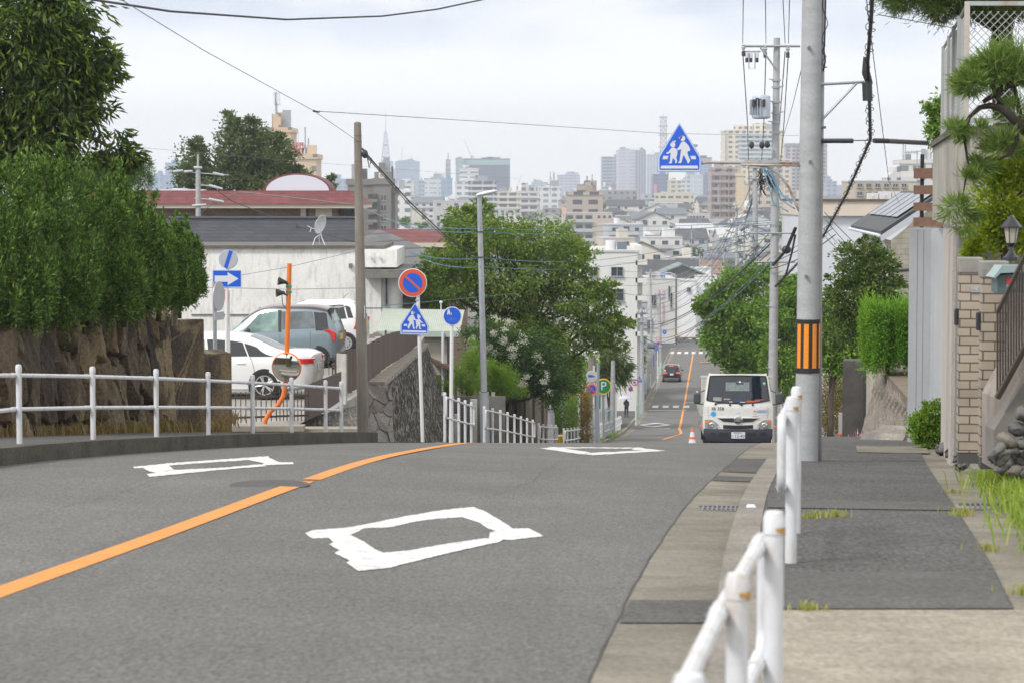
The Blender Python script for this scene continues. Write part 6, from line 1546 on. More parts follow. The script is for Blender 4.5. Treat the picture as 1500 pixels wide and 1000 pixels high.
pole_pts(t,[b,P(875.5,598,D),P(876,532,D)],[.085,.075,.055],mat('blue_grey_steel',(.32,.38,.46),.4,.4))
D = 116
b = P(884,650,D);t = thing('parking_sign','round green parking sign with a white P and an orange side panel','sign',b);o = Vector(t.location)
pole_pts(t,[b,P(884,555,D)],.05,M_steel)
r = 11.5*D/FPX;c = P(884,565.5,D - .1) - o
q = MB();q.disc((0,0),r,0,.1,36);pn = q.build('sign_panel',M_yellow,t,loc=c)
q = MB();q.disc((0,0),r*.88,-.006,0,36);q.build('green_field',M_green,pn)
text_mesh('P',r*1.55,M_signw,pn,'letter',(0,-.008,0),extrude=.004)
q = MB();q.box((0,0,0),(.3,.08,.8));sp2 = q.build('orange_panel',mat('panel_orange',(.8,.35,.05),.4),t,loc=P(874,567,D - .05) - o)
text_mesh('P',.2,M_red,sp2,'letter',(-.04,-.045,.25),extrude=.003)
q = MB();q.box((0,0,0),(.42,.06,.75));q.build('green_panel',M_green,t,loc=P(873.5,587,D - .05) - o)
q = MB();q.box((0,0,0),(.36,.06,.5));q.build('lower_orange_panel',MATS['panel_orange'],t,loc=P(873,612,D - .05) - o)
q = MB();q.box((0,0,0),(.3,.06,.4));q.build('lower_grey_panel',M_grey,t,loc=P(873,601.5,D - .05) - o)
b = P(855,640,110);t = thing('small_sign','small red rectangular sign over the browned hedge','sign',b);o = Vector(t.location)
pole_pts(t,[b,P(855,577,110)],.02,M_steel)
q = MB();q.box((0,0,0),(.26,.03,.15));pn = q.build('sign_panel',mat('bright_red',(.6,.03,.03),.4),t,loc=P(855.5,578.5,109.9) - o)
q = MB();q.box((0,-.018,.01),(.17,.006,.03));q.build('white_stroke',M_signw,pn)
q = MB();q.cyl((0,0,0),P(883,578,122) - P(883,640,122),.04,n=8);q.sph(P(884,578,122) - P(883,640,122),.13,8)
tag(q.build('garden_lamp',M_steel,loc=P(883,640,122)),'low post lamp with a white globe under the parking sign','lamp')
t = thing('fence','pale blue green slatted fence beneath the parking sign','fence',P(887,645,124));o = Vector(t.location)
for i in range(9):
 q = MB();x = 880 + i*2.0;q.box(P(x,622 - i*1.0,124 + i*.6) - o,(.045,.04,1.5));q.build('slat',mat('pale_teal',(.42,.52,.52),.5),t)
q = MB();q.tube([P(879,606,124) - o,P(898,598,129) - o],.03,n=5);q.build('rail',MATS['pale_teal'],t)
q = MB();q.box((0,0,0),(.55,.5,.35),taper=1.15);q.box((0,0,.19),(.7,.62,.05))
tag(q.build('storage_tub',mat('tub_yellow',(.75,.45,.02),.5),loc=P(812,645,94),bevel=.02),'yellow plastic tub behind the short white railing','tub')
D = 150
b = P(931.5,622,D);t = thing('sign_post','white post with a red ringed no lorries sign right of the umbrella walker','road sign',b);o = Vector(t.location)
pole_pts(t,[b,P(931,556,D)],.045,M_white)
r = 5.2*D/FPX;pn = round_panel(t,P(929.5,559.5,D - .08) - o,r)
q = MB();q.disc((0,0),r*.97,-.004,0,28);q.build('red_ring',mat('ring_red',(.6,.04,.04),.4),pn);q = MB();q.disc((0,0),r*.72,-.008,-.004,28);q.build('white_field',M_signw,pn)
q = MB();q.prism([(-.09,-.04),(.09,-.04),(.1,0),(.05,.05),(-.09,.05)],-.012,-.0075);q.build('lorry_figure',M_blue,pn)
D = 158
b = P(936,610,D);t = thing('sign_post','white post with a blue triangular crossing sign beside the double grey pole','road sign',b);o = Vector(t.location)
pole_pts(t,[b,P(936,552,D)],.045,M_white);school_sign(t,P(936.5,555,D - .08) - o,8.5*D/FPX,-1)
D = 176
b = P(923,600,D);t = thing('sign_post','small round no parking sign over the head of the umbrella walker','road sign',b);o = Vector(t.location)
pole_pts(t,[b,P(923,566,D)],.045,M_white);no_parking(t,P(923.5,569.5,D - .08) - o,3.6*D/FPX)
for i,(px,y0,y1,D,kind,lab) in enumerate(((963.5,560,500,232,'stack','white post with two discs and a blue plate near the dark car'),(975,500,480,345,'blue','round blue direction sign hanging near the pink banner'),(988,505,462,358,'np2','post with two discs at the far corner of the crossing'),(961,575,530,222,'strip','white pole wrapped with a blue lettered strip near the dark car'))):
 b = P(px,y0,D);t = thing('sign_post',lab,'road sign',b);o = Vector(t.location);pole_pts(t,[b,P(px,y1 - 2,D)],.05,M_white,n=8)
 if kind == 'stack':
  r = 3.0*D/FPX;pn = round_panel(t,P(963.5,496,D - .08) - o,r);q = MB();q.disc((0,0),r*.95,-.004,0,24);q.build('red_ring',MATS['ring_red'],pn);q = MB();q.disc((0,0),r*.7,-.008,-.004,24);q.build('white_field',M_signw,pn)
  no_parking(t,P(964,503,D - .08) - o,3.0*D/FPX)
  q = MB();q.box(P(961,509.5,D - .08) - o,(.36,.03,.42));pn = q.build('blue_plate',M_blue,t);q = MB();q.prism([(-.02,-.12),(.02,-.12),(.02,.03),(.07,.03),(0,.13),(-.07,.03),(-.02,.03)],-.02,-.016);a = q.build('arrow',M_signw,pn,loc=P(961,509.5,D - .08) - o)
 elif kind == 'blue':
  q = MB();q.disc((0,0),.3,0,.02,24);pn = q.build('sign_panel',M_blue,t,loc=P(973.5,486.5,D - .08) - o);q = MB();q.prism([(-.03,-.15),(.03,-.15),(.03,.02),(.12,.02),(0,.17),(-.12,.02),(-.03,.02)],-.006,0);q.build('arrow',M_signw,pn)
 elif kind == 'np2':
  no_parking(t,P(988.5,473.5,D - .08) - o,.28);r = .3;pn = round_panel(t,P(985,476.5,D - .1) - o,r);q = MB();q.disc((0,0),r*.95,-.004,0,24);q.build('red_ring',MATS['ring_red'],pn);q = MB();q.disc((0,0),r*.7,-.008,-.004,24);q.build('white_field',M_signw,pn)
 else:
  q = MB();q.box(P(957.5,528,D - .1) - o,(.18,.03,1.3));pn = q.build('strip_panel',M_signw,t);q = MB()
  for k in range(7): q.box(P(957.5,520 + k*2.6,D - .13) - o,(.1,.02,.1))
  q.build('blue_characters',M_blue,pn)
D = 325
t = thing('overhead_sign','round blue overhead sign beside a red traffic light at the far crossing','traffic signal',P(1048,520,D));o = Vector(t.location)
q = MB();q.tube([P(1048,525,D) - o,P(1048,436,D) - o,P(1018,436,D) - o],.09,n=8);q.build('signal_pole',M_steel,t)
q = MB();q.disc((0,0),4.6*D/FPX,0,.03,24);pn = q.build('sign_panel',M_blue,t,loc=P(1034,438.5,D - .1) - o)
q = MB();q.prism([(-.06,-.25),(.06,-.25),(.06,.1),(.2,.1),(0,.32),(-.2,.1),(-.06,.1)],-.008,0);q.prism([(-.25,-.1),(-.12,-.1),(-.12,.1),(-.25,.1)],-.008,0);q.build('arrow',M_signw,pn)
q = MB();q.box(P(1018,440,D - .1) - o,(1.1,.2,.36));hsg = q.build('signal_housing',M_dark,t,bevel=.05)
q = MB();q.disc((0,0),.15,0,.02,16);q.build('red_lamp',mat('signal_red',(.8,.05,.02),.3,emit=(1,.12,.04,1.5)),hsg,loc=P(1021.5,440,D - .22) - o)
b = P(991,503,340);q = MB();q.cyl((0,0,0),(0,0,1.0),.07,n=8);q.cyl((0,0,.95),(0,0,1.3),.16,n=10)
for i,(px,py,D) in enumerate(((1003,505,365),(942,555,195),(1024,497,372))):
 q = MB();q.cyl((0,0,-.1),(0,0,.95),.09,n=10);q.lathe([(.09,.95),(.11,1.0),(.06,1.06),(0,1.07)],n=10)
 tag(q.build('bollard',[M_dark,mat('bollard_yellow',(.6,.5,.15),.5),M_dark][i],loc=P(px,py,D)),['black bollard on the paving beyond the cross street','yellowish bollard on the far left footpath','black bollard at the right end of the far paving'][i],'bollard')
t = thing('warning_lamp','orange warning beacon on a thin post at the far crossing corner','beacon',b)
q = MB();q.cyl((0,0,-.2),(0,0,.9),.05,n=8);q.build('post',M_dark,t);q = MB();q.sph((0,0,1.05),(.36,.25,.2),8);q.build('beacon_head',MATS['panel_orange'],t,smooth=True)
for i,(px,py,D,w_) in enumerate(((934,617,152,1.2),(937,607,160,1.0),(969,547,248,1.6),(966,553,232,1.0),(953,565,212,.5))):
 t = thing('green_railing',['pale green railing piece right of the no lorries sign','pale green railing piece beside the triangular blue sign','far pale green railing beside the bent pole','pale green railing by the stacked signs','single short pale green post rail on the far footpath'][i],'railing',P(px,py,D),group='pale green roadside railings');
 for k in range(3):
  q = MB();q.cyl((-w_*.08 + .08*k*w_,w_*k*.8,-.1),(-w_*.08 + .08*k*w_,w_*k*.8,1.0),.045,n=8);q.build('post',mat('pale_green',(.42,.62,.52),.5),t)
 for h in (.5,.95):
  q = MB();q.cyl((-w_*.08,0,h),(.08*w_,w_*1.6,h),.035,n=6);q.build('rail',MATS['pale_green'],t)
def skinned(name,verts,edges,radii,m,parent,sub=2):
 me = bpy.data.meshes.new(name);me.from_pydata(verts,edges,[]);o = bpy.data.objects.new(name,me);COL.objects.link(o)
 mod = o.modifiers.new('skin','SKIN');mod.use_smooth_shade = True
 lay_ = me.skin_vertices[0] if me.skin_vertices else None
 if lay_ is None:
  bm = __import__('bmesh').new();bm.from_mesh(me);bm.verts.layers.skin.verify();bm.to_mesh(me);bm.free();lay_ = me.skin_vertices[0]
 for i,r_ in enumerate(radii): lay_.data[i].radius = (r_,r_) if not isinstance(r_,tuple) else r_
 lay_.data[0].use_root = True
 s_ = o.modifiers.new('sub','SUBSURF');s_.levels = sub;s_.render_levels = sub
 me.materials.append(m);o.parent = parent
 return o
D = 172;b = P(917.5,612,D)
pt = thing('person','person in dark clothes walking away under a pale umbrella','person',(b.x,D,b.z))
K = .87
vv = [(0,0,.92),(0,0,1.15),(0,.0,1.38),(0,-.01,1.48),(0,0,1.62),(.17,0,1.36),(.21,.02,1.1),(.17,.18,1.05),(-.17,0,1.36),(-.2,.1,1.12),(-.14,.24,1.25),(.09,0,.86),(.1,-.04,.48),(.1,-.18,.12),(-.09,0,.86),(-.1,.06,.46),(-.1,.1,.06),(.1,-.1,.04),(-.1,.22,.03),(-.13,.27,1.30),(.14,.22,1.04)]
ed = [(0,1),(1,2),(2,3),(3,4),(2,5),(5,6),(6,7),(2,8),(8,9),(9,10),(0,11),(11,12),(12,13),(0,14),(14,15),(15,16),(13,17),(16,18),(10,19),(7,20)]
rd = [.14,.14,.15,.055,.095,.065,.045,.035,.065,.045,.035,.095,.07,.045,.095,.07,.045,.04,.04,.035,.035]
skinned('body',[(x*K,y*K,z*K) for x,y,z in vv],ed,[r*K for r in rd],mat('dark_clothes',(.02,.022,.03),.85),pt)
q = MB();q.sph((0,-.02*K,1.64*K),(.1*K,.11*K,.12*K),10);q.build('hair',mat('hair',(.012,.01,.01),.6),pt,smooth=True)
q = MB();q.box((.05,-.17*K,1.12*K),(.28*K,.14*K,.4*K));q.build('backpack',mat('backpack',(.03,.03,.035),.8),pt,bevel=.04)
um = thing('umbrella','pale lilac open umbrella held by the walking person','umbrella',(b.x - .1,D + .22,b.z + 1.1))
q = MB();q.lathe([(.50,.30),(.48,.36),(.36,.46),(.2,.52),(0,.54)],n=16);q.lathe([(.5,.30),(.36,.45),(.2,.51),(0,.53)],n=16);q.build('canopy',mat('lilac_fabric',(.5,.5,.6),.8),um,smooth='auto');q = MB();q.cyl((0,0,-.05),(0,0,.6),.012,n=6);q.build('shaft',M_dark,um)
# ================================================================ left property: lot, walls, fences
q = MB();q.prismz([(-24,46),(-4.4,46),(-3.9,52),(-3.45,58),(-2.9,75),(-2.9,79),(-24,79)],-9.5,LOTZ)
tag(q.build('parking_lot',M_lot),kind='structure')
M_streak = mat('streaked_concrete',(.062,.055,.046),.95,noise=(3,.3,(2,2,.3)),streak=(9,2.0,(.34,.32,.29),(3,3,.07)),bump=(16,1.0,(3,3,.25)))
t = thing('retaining_wall','dark concrete retaining wall with rough vertical scoring behind the leaning sign post','retaining wall',(-2.6,58,-6.2))
o = Vector(t.location)
A1 = P(560,562,57.6);B1 = P(625,505,75);A0 = P(584,680,57.6);B0 = P(662,640,75)
q = MB()
def wf(u,v):
 p = A1.lerp(B1,u).lerp(A0.lerp(B0,u),v)
 n_ = .05*math.sin(u*210 + 2*math.sin(v*9)) + .03*math.sin(u*517 + v*14)
 p = p + Vector((n_*.9,-n_*.5,0));return p - o
q.grid(wf,260,14)
q.quad(B1 - o,B1 - o + Vector((-.8,.1,0)),B0 - o + Vector((-2.5,.1,0)),B0 - o)
q.build('scored_face',M_streak,t,smooth='auto')
q = MB();
cp = [A1 + Vector((-.02,0,.0)),B1 + Vector((-.02,0,0))]
vs = [A1 - o + Vector((.06,0,.05)),B1 - o + Vector((.06,0,.05)),B1 - o + Vector((-.9,.1,.05)),A1 - o + Vector((-.9,.1,.05))]
q._add(vs + [v - Vector((0,0,.12)) for v in vs],[(0,1,2,3),(0,4,5,1),(1,5,6,2),(2,6,7,3),(3,7,4,0)]);q.build('coping',mat('pale_coping',(.28,.25,.21),.9,noise=(4,.2)),t)
t = thing('stone_wall','pale mortared stone wall between the weathered pole and the scored wall','stone wall',(-3.4,57,-6.2))
a = P(532,640,57.2);b = P(583,640,57.6)
voro_wall('stones',M_mortar,(a.x,57.15),(P(577,640,57.2).x,57.45),-6.6,-6.6,P(540,562,57.2).z,P(560,566,57.2).z,.36,.36,90,110,.07,.12,.12,21,t,.01,.02,1,.07)
t = thing('retaining_wall','low streaked grey wall below the lattice fence left of the weathered pole','retaining wall',(-4.4,45,-5))
o = Vector(t.location);q = MB()
a0,a1,b0,b1 = P(395,640,45.6),P(470,606,45.6),P(520,650,45.2),P(528,592,50)
def wf2(u,v):
 p = a0.lerp(b0,u).lerp(a1.lerp(b1,u),v);n_ = .02*math.sin(u*160 + 2*math.sin(v*5));return p + Vector((0,-n_,0)) - o
q.grid(wf2,120,6);q.build('scored_face',M_streak,t,smooth='auto')
q = MB();q.box(P(425,632,45.0) - o,(2.6,.5,.16));q.box(P(360,626,44.6) - o,(2.2,.4,.1));q.build('coping',MATS['pale_coping'],t)
M_brownf = mat('brown_panel',(.09,.06,.048),.6,noise=(3,.12))
M_brownm = mat('brown_metal',(.075,.055,.045),.5)
t = thing('fence','brown corrugated panel fence on top of the scored retaining wall','fence',A1);o = A1.copy()
q = MB()
pA = [P(503,588,53),P(545,561,57.6),P(600,520,69),P(622,504,75)];hA = [1.0,.95,.75,.7]
def ff(u,v):
 k = u*3;i = min(2,int(k));f_ = k - i;p = pA[i].lerp(pA[i+1],f_);h_ = hA[i] + (hA[i+1]-hA[i])*f_
 return p - o + Vector((-.12 + .02*math.sin(u*150),0,.02 + h_*v + .03*math.sin(u*16)))
q.grid(ff,150,2);q.build('panel',M_brownf,t)
for k in range(7):
 u = k/6;p = Vector(ff(u,0));q = MB();q.box(p + Vector((-.05,0,.45)),(.05,.05,1.0));q.build('post',M_brownm,t)
def lattice(label,pts,h,n,group=None,hb=0.05):
 t = thing('fence',label,'fence',pts[0],group=group);o = Vector(pts[0])
 for (a,b) in zip(pts,pts[1:]):
  a,b = Vector(a) - o,Vector(b) - o
  q = MB()
  for z in (hb,h - .12): q.box((a + b)/2 + Vector((0,0,z)),((b-a).length,.03,.04),rz=math.atan2(b.y-a.y,b.x-a.x))
  q.build('rail',M_brownm,t)
  q = MB()
  for i in range(n + 1): q.cyl(a.lerp(b,i/n) + Vector((0,-.01,-.05)),a.lerp(b,i/n) + Vector((0,-.01,h)),.011,n=5)
  q.build('bars',M_brownm,t)
 return t
lattice('low brown barred fence in front of the white saloon',[P(338,616,46.5),P(405,612,46.8),P(452,612,47)],.56,9)
lattice('brown barred fence behind the white saloon beside the weathered pole',[P(487,590,58),P(530,583,59)],.95,9)
lattice('brown barred fence at the tail of the grey blue car',[P(482,566,62),P(528,552,64)],.8,8)
q = MB();a,b = P(446,622,47.5),P(500,586,51);q.quad(a,b,b + Vector((0,0,.62)),a + Vector((0,0,.78)));q.quad(a + Vector((0,.03,0)),a + Vector((0,.03,.78)),b + Vector((0,.03,.62)),b + Vector((0,.03,0)));q.quad(a + Vector((0,0,.78)),b + Vector((0,0,.62)),b + Vector((0,.03,.62)),a + Vector((0,.03,.78)))
tag(q.build('sheet_fence',M_brownf),'plain brown sheet panel sloping up behind the railing end','fence')
q = MB();q.box((0,0,.5),(.35,.04,1.1),rz=-.9);tag(q.build('leaning_board',mat('dirty_white_board',(.4,.39,.36),.8,noise=(5,.3)),loc=P(501,588,52)),'narrow dirty white board leaning by the brown fence','board')
for i,(px,py,D) in enumerate(((545,517,72),(552,512,74),(561,509,76),(540,500,78),(551,497,79))):
 q = MB();q.box((0,0,.09),(.38,.22,.18));q.box((0,0,.2),(.2,.14,.06))
 tag(q.build('wheel_stop',M_signw if i < 3 else M_kerb,loc=P(px,py,D),rz=.3,bevel=.02),['nearest white block on the car park edge','second white block on the car park edge','third white block on the car park edge','grey block left on the car park edge under the annex','grey block right on the car park edge under the annex'][i],'block')
# ================================================================ buildings
def win_part(parent,c,w_,h_,face='y',frame=None,glass=None,name='window',mull=1,depth=.06,proud=.03,rz=0):
 """window with frame; c = centre on the wall; faces -y (rz turns it)"""
 M = Matrix.Translation(Vector(c)) @ Matrix.Rotation(rz,4,'Z')
 q = MB();q.M = M;f = .05
 q.box((0,-proud/2,h_/2 - f/2),(w_,proud + .02,f));q.box((0,-proud/2,-h_/2 + f/2),(w_,proud + .02,f))
 for x in [-w_/2 + f/2,w_/2 - f/2] + [(-w_/2 + w_*(k+1)/(mull+1)) for k in range(mull)]: q.box((x,-proud/2,0),(f,proud + .015,h_ - 2*f))
 q.box((0,-proud,-h_/2 - .03),(w_ + .1,proud*2 + .06,.05))
 fr = q.build(name,frame or M_steel,parent)
 q = MB();q.M = M;q.box((0,.0,0),(w_ - .02,.025,h_ - .02));g = q.build('pane',glass or M_glass,fr)
 return fr
def roof_gable(parent,x0,x1,y0,y1,ze,zr_,m,along='x',ov=.4,th=.12,name='roof'):
 q = MB()
 if along == 'x':
  ym = (y0+y1)/2;dz = (zr_-ze)/(ym-y0)
  for s_,ya in ((-1,y0 - ov),(1,y1 + ov)):
   za = ze - ov*dz
   vs = [(x0-ov,ya,za),(x1+ov,ya,za),(x1+ov,ym,zr_),(x0-ov,ym,zr_)]
   q._add(vs + [(x,y,z - th) for x,y,z in vs],[(0,1,2,3),(7,6,5,4),(0,4,5,1),(1,5,6,2),(2,6,7,3),(3,7,4,0)])
 else:
  xm = (x0+x1)/2;dz = (zr_-ze)/(xm-x0)
  for xa in (x0 - ov,x1 + ov):
   za = ze - ov*dz
   vs = [(xa,y0-ov,za),(xa,y1+ov,za),(xm,y1+ov,zr_),(xm,y0-ov,zr_)]
   q._add(vs + [(x,y,z - th) for x,y,z in vs],[(0,1,2,3),(7,6,5,4),(0,4,5,1),(1,5,6,2),(2,6,7,3),(3,7,4,0)])
 return q.build(name,m,parent)
M_stain = mat('stained_white_wall',(.78,.775,.755),.85,noise=(1.2,.06),noise2=(9,.05),streak=(2.6,.42,(.2,.19,.17),(2.0,2.0,.5)),bump=(30,.15))
def tilemat(name,c1,c2,mort,w_,h_):
 return brickmat(name,c1,c2,mort,1.0,w_,h_,.012,.7)
M_slate = tilemat('dark_slate',(.038,.042,.055),(.05,.055,.07),(.015,.016,.02),.9,.14)
M_redtile = tilemat('red_shingle',(.15,.038,.042),(.19,.056,.058),(.07,.02,.022),.5,.17)
M_tile = brickmat('tan_tile_wall',(.2,.14,.1),(.24,.175,.125),(.12,.09,.07),1.0,.3,.12,.012)
D = 86
pl_ = P(283,500,D);prr = P(528,500,D);top = P(400,363,D).z
t = thing('building','white flat roofed building with dark stained walls behind the parked cars','building',(0,D,LOTZ));o = Vector(t.location)
q = MB();q.box(((pl_.x + prr.x)/2,3.0,(top - LOTZ)/2 - .3),(prr.x - pl_.x + 1.5,6,top - LOTZ + .6));q.build('wall',M_stain,t)
q = MB();q.box(((pl_.x + prr.x)/2 + .02,3.0,top - LOTZ + .03),(prr.x - pl_.x + 1.75,6.25,.1));q.build('roof_edge',mat('dark_parapet_cap',(.12,.11,.10),.9,noise=(5,.25)),t)
ax0,ax1 = P(527,400,D).x,P(571,400,D).x
q = MB();q.box(((ax0 + ax1)/2 + .15,2.4,P(0,378,D).z - LOTZ),(ax1 - ax0 + .28,6,26*D/FPX));an = q.build('annex_parapet',M_stain,t)
q = MB();q.box(((ax0 + ax1)/2 + .45,2.1,P(0,400,D).z - LOTZ),(ax1 - ax0 + .5,6.4,.3));q.build('canopy_slab',mat('grey_slab',(.17,.165,.155),.9,noise=(4,.25),streak=(6,.4,(.08,.08,.075))),t)
q = MB();q.box(((ax0 + ax1)/2 + .15,2.9,(P(0,404,D).z - LOTZ)/2 - .2),(ax1 - ax0 + .1,5.6,P(0,404,D).z - LOTZ + .4));q.build('annex_wall',mat('annex_white',(.7,.7,.69),.8,noise=(2,.05)),t)
for px in (541,553,566):
 win_part(t,(P(px,430,D).x,.08,P(px,427,D).z - LOTZ),7*D/FPX,46*D/FPX,mull=0)
q = MB();q.cyl((ax0 + .05,-.06,.2),(ax0 + .05,-.06,top - LOTZ),.05,n=8);q.build('downpipe',M_signw,t)
q = MB();q.box((P(400,0,D).x,-.02,P(0,461,D).z - LOTZ),(prr.x - pl_.x,.04,.05));q.box((P(512,0,D).x,-.06,P(0,389,D).z - LOTZ),(.12,.12,.14));q.build('conduit',M_wireg,t)
for px in (543,556):
 q = MB();q.cyl((P(px,0,D).x,-.65,P(0,376,D).z - LOTZ),(P(px,0,D).x,-.72,P(0,376,D).z - LOTZ),.05,n=10);q.build('wall_vent',M_signw,t)
cable('thin blue wire across the stained white wall',[P(300,412,70),P(420,392,74),P(530,366,80)],.008,M_wireb,n=4)
cable('lower grey wire across the stained white wall',[P(300,421,70),P(420,424,74),P(530,422,80)],.01,M_wireg,n=4)
c = P(466,362,D + .6);t = thing('satellite_dish','white satellite dish on a tripod at the edge of the flat roof','satellite dish',c);k = D/FPX
q = MB();q.lathe([(0,.0),(.12,-.02),(.24,-.07),(.35,-.14),(.36,-.13),(.24,-.05),(0,.03)],n=24);d_ = q.build('dish',M_white,t,smooth='auto',loc=(-.02,0,35*k));d_.rotation_euler = (R(-72),0,R(62))
q = MB()
for (x,y) in ((-.22,-.2),(.32,-.2),(.05,.35)): q.tube([(x,y,-.05),(x*.45,y*.4,13*k),(.1,0,20*k),(.1,0,34*k)],.018,n=6)
q.tube([(-.28,-.1,22*k),(-.24,-.1,28*k),(-.36,-.15,31*k)],.018,n=6);q.tube([(-.24,-.1,28*k),(0,0,25*k)],.014,n=6);q.build('tripod',M_signw,t)
D = 104
t = thing('house','house with a long dark slate roof behind the stained white building','house',(0,D,LOTZ));x0,x1 = P(230,0,D).x,P(516,0,D).x;ze,zr_ = P(0,361,D).z - LOTZ,P(0,321,D + 3).z - LOTZ
q = MB();q.box(((x0+x1)/2,3,ze/2 - .5),(x1-x0-.6,5.6,ze + 1));q.prism
q._add([(x1 - .3,.2,ze),(x1 - .3,5.8,ze),(x1 - .3,3,zr_ - .12)],[(0,1,2)]);q._add([(x0 + .3,.2,ze),(x0 + .3,5.8,ze),(x0 + .3,3,zr_ - .12)],[(0,1,2)]);q.build('wall',mat('cream_gable',(.5,.45,.36),.8),t)
roof_gable(t,x0,x1,0,6,ze,zr_,M_slate,'x',.1,.12)
q = MB();q.cyl((x0,3,zr_ + .03),(x1 + .1,3,zr_ + .03),.09,n=8);q.build('ridge_cap',mat('dark_ridge',(.03,.034,.045),.5),t)
for xx in (x1 + .12,):
 q = MB();q.tube([(xx,-.1,ze - .1),(xx,3,zr_ - .04)],.09,n=4);q.tube([(xx,6.1,ze - .1),(xx,3,zr_ - .04)],.09,n=4);q.build('barge_board',MATS['cream_gable'],t)
D = 128
t = thing('building','long low building with a red shingled roof band and tan tiled wall','building',(0,D,-10));x0,x1 = P(120,0,D).x,P(524,0,D).x;z = lambda py,d=D: P(0,py,d).z + 10
q = MB();q.box(((x0+x1)/2,4.6,(z(304))/2),(x1-x0-.8,8,z(304)));q.build('wall',M_tile,t)
q = MB();q.box(((x0+x1)/2,4.2,z(302.5)),(x1-x0+.4,9.4,5.5*D/FPX));q.build('eaves_fascia',mat('cream_fascia',(.55,.51,.42),.7),t)
xs_ = x0;q = MB();vs = [(x0,-.6,z(299.8)),(x1 + .25,-.6,z(299.8)),(x1 - .55,.5,z(280.5)),(x0,.5,z(280.5))]
q._add(vs + [(x1 + .25,9,z(299.8)),(x1 - .55,8,z(280.5)),(x0,8,z(280.5)),(x0,9,z(299.8))],[(0,1,2,3),(1,4,5,2),(3,2,5,6),(4,7,6,5),(7,0,3,6)]);q.build('roof',M_redtile,t)
q = MB();q.box(((x0+x1)/2 - .3,4.2,z(280.2)),(x1-x0-.4,7.4,.06));q.build('roof_flashing',mat('dark_red_flashing',(.2,.05,.05),.5),t)
for (pa,pb,m_) in ((438,446,'cream_fascia'),(450,460,'tan_tile_wall'),(460,484,'cream_fascia'),(484,493,'tan_tile_wall')):
 q = MB();q.box((P((pa+pb)/2,0,D).x,.42,z(314)),((pb-pa)*D/FPX,.3,20*D/FPX));q.build('pier',MATS[m_],t)
win_part(t,(P(508,0,D).x,.55,z(317)),24*D/FPX,26*D/FPX,mull=3,frame=M_dark)
q = MB();q.prism([(1.85*math.cos(a),1.0*math.sin(a)) for a in [math.pi*k/20 for k in range(21)]],0,4);dm = q.build('arched_dormer',M_redtile,t,loc=(P(428,0,D).x,2.0,z(281)))
q = MB();q.prism([(.05 + 1.72*math.cos(a) ,.01 + .9*math.sin(a)) for a in [math.pi*k/20 for k in range(21)]],-.03,.02);q.build('arched_pane',mat('pale_panel',(.62,.66,.74),.3),dm)
q = MB();q.cyl((P(250,0,D).x,3,z(281)),(P(250,0,D).x,3,z(276)),.4,n=12);q.sph((P(199,0,D).x,2,z(279)),.3,8);q.box((P(255,0,D).x,3,z(279.5)),(2.4,1,.15));q.build('roof_vent',M_signw,t)
c = P(212,279,D);q = MB();q.cyl((0,0,0),(0,0,1.6),.04,n=6);q.cyl((0,0,0),(-.2,0,.3),.03,n=5);q.cyl((0,0,0),(.2,0,.3),.03,n=5);q.lathe([(0,0),(.2,.04),(.28,.12)],(-.15,-.1,1.3),axis='Y',n=12);tag(q.build('roof_antenna',M_signw,loc=c),'white roof antenna with small dish left on the red roof','antenna')
D = 120
t = thing('house','low house with a red shingled roof beside the cherry crown','house',(0,D,-12));x0,x1 = P(545,0,D).x,P(690,0,D).x;z = lambda py,d=D: P(0,py,d).z + 12
q = MB();q.box(((x0+x1)/2,3.3,z(360)/2),(x1-x0-.6,6,z(360)));q.build('wall',mat('dark_tan_wall',(.16,.12,.09),.8),t)
q = MB();vs = [(x0,-.3,z(356)),(x1,-.3,z(356)),(x1,2.4,z(337)),(x0,2.4,z(337)),(x0,6,z(356)),(x1,6,z(356))];q._add(vs,[(0,1,2,3),(3,2,5,4),(0,3,4),(1,5,2)]);q.build('roof',M_redtile,t)
q = MB();q.box(((x0+x1)/2,2.8,z(359)),(x1-x0+.2,6.4,.22));q.build('eaves_fascia',MATS['cream_fascia'],t)
D = 93
t = thing('house','brown house with a grey tiled roof falling to the right behind the no parking sign','house',(0,D,-10));z = lambda py,d=D: P(0,py,d).z + 10;X = lambda px,d=D: P(px,0,d).x
M_kawara = brickmat('grey_kawara',(.13,.135,.145),(.17,.175,.185),(.05,.05,.055),1.0,.28,.3,.03,.6,bump=1)
q = MB();vs = [(X(522),0,z(352)),(X(572),0,z(386)),(X(628),0,z(412)),(X(648),0,z(424)),(X(660),5,z(395)),(X(620),6,z(372)),(X(560),6,z(346)),(X(540),6,z(340))]
q._add(vs + [(x,y,zz - .14) for x,y,zz in vs],[(0,1,6,7),(1,2,5,6),(2,3,4,5),(0,8,9,1),(1,9,10,2),(2,10,11,3),(3,11,12,4)]);q.build('roof',M_kawara,t)
q = MB();q.tube([(X(520),-.1,z(357)),(X(572),-.1,z(391)),(X(628),-.1,z(418)),(X(648),-.1,z(429))],.1,n=4);q.build('barge_board',mat('brown_barge',(.26,.19,.15),.8),t)
for px,py in ((562,391),(590,404)): q = MB();q.box((X(px),.1,z(py)),(.3,.2,.22));q.build('rafter_end',M_signw,t)
q = MB();q.box(((X(572) + X(656))/2,2.5,z(440)/2 + .0),(X(656) - X(572),4,z(440) - .0));q._add([(X(572),.5,z(440)),(X(656),.5,z(440)),(X(646),.5,z(428)),(X(572),.5,z(392))],[(0,1,2,3)]);q.build('wall',mat('mauve_brown_wall',(.21,.165,.14),.85,noise=(3,.08)),t)
win_part(t,(X(585),.42,z(415)),14*D/FPX,18*D/FPX,mull=2,frame=M_dark)
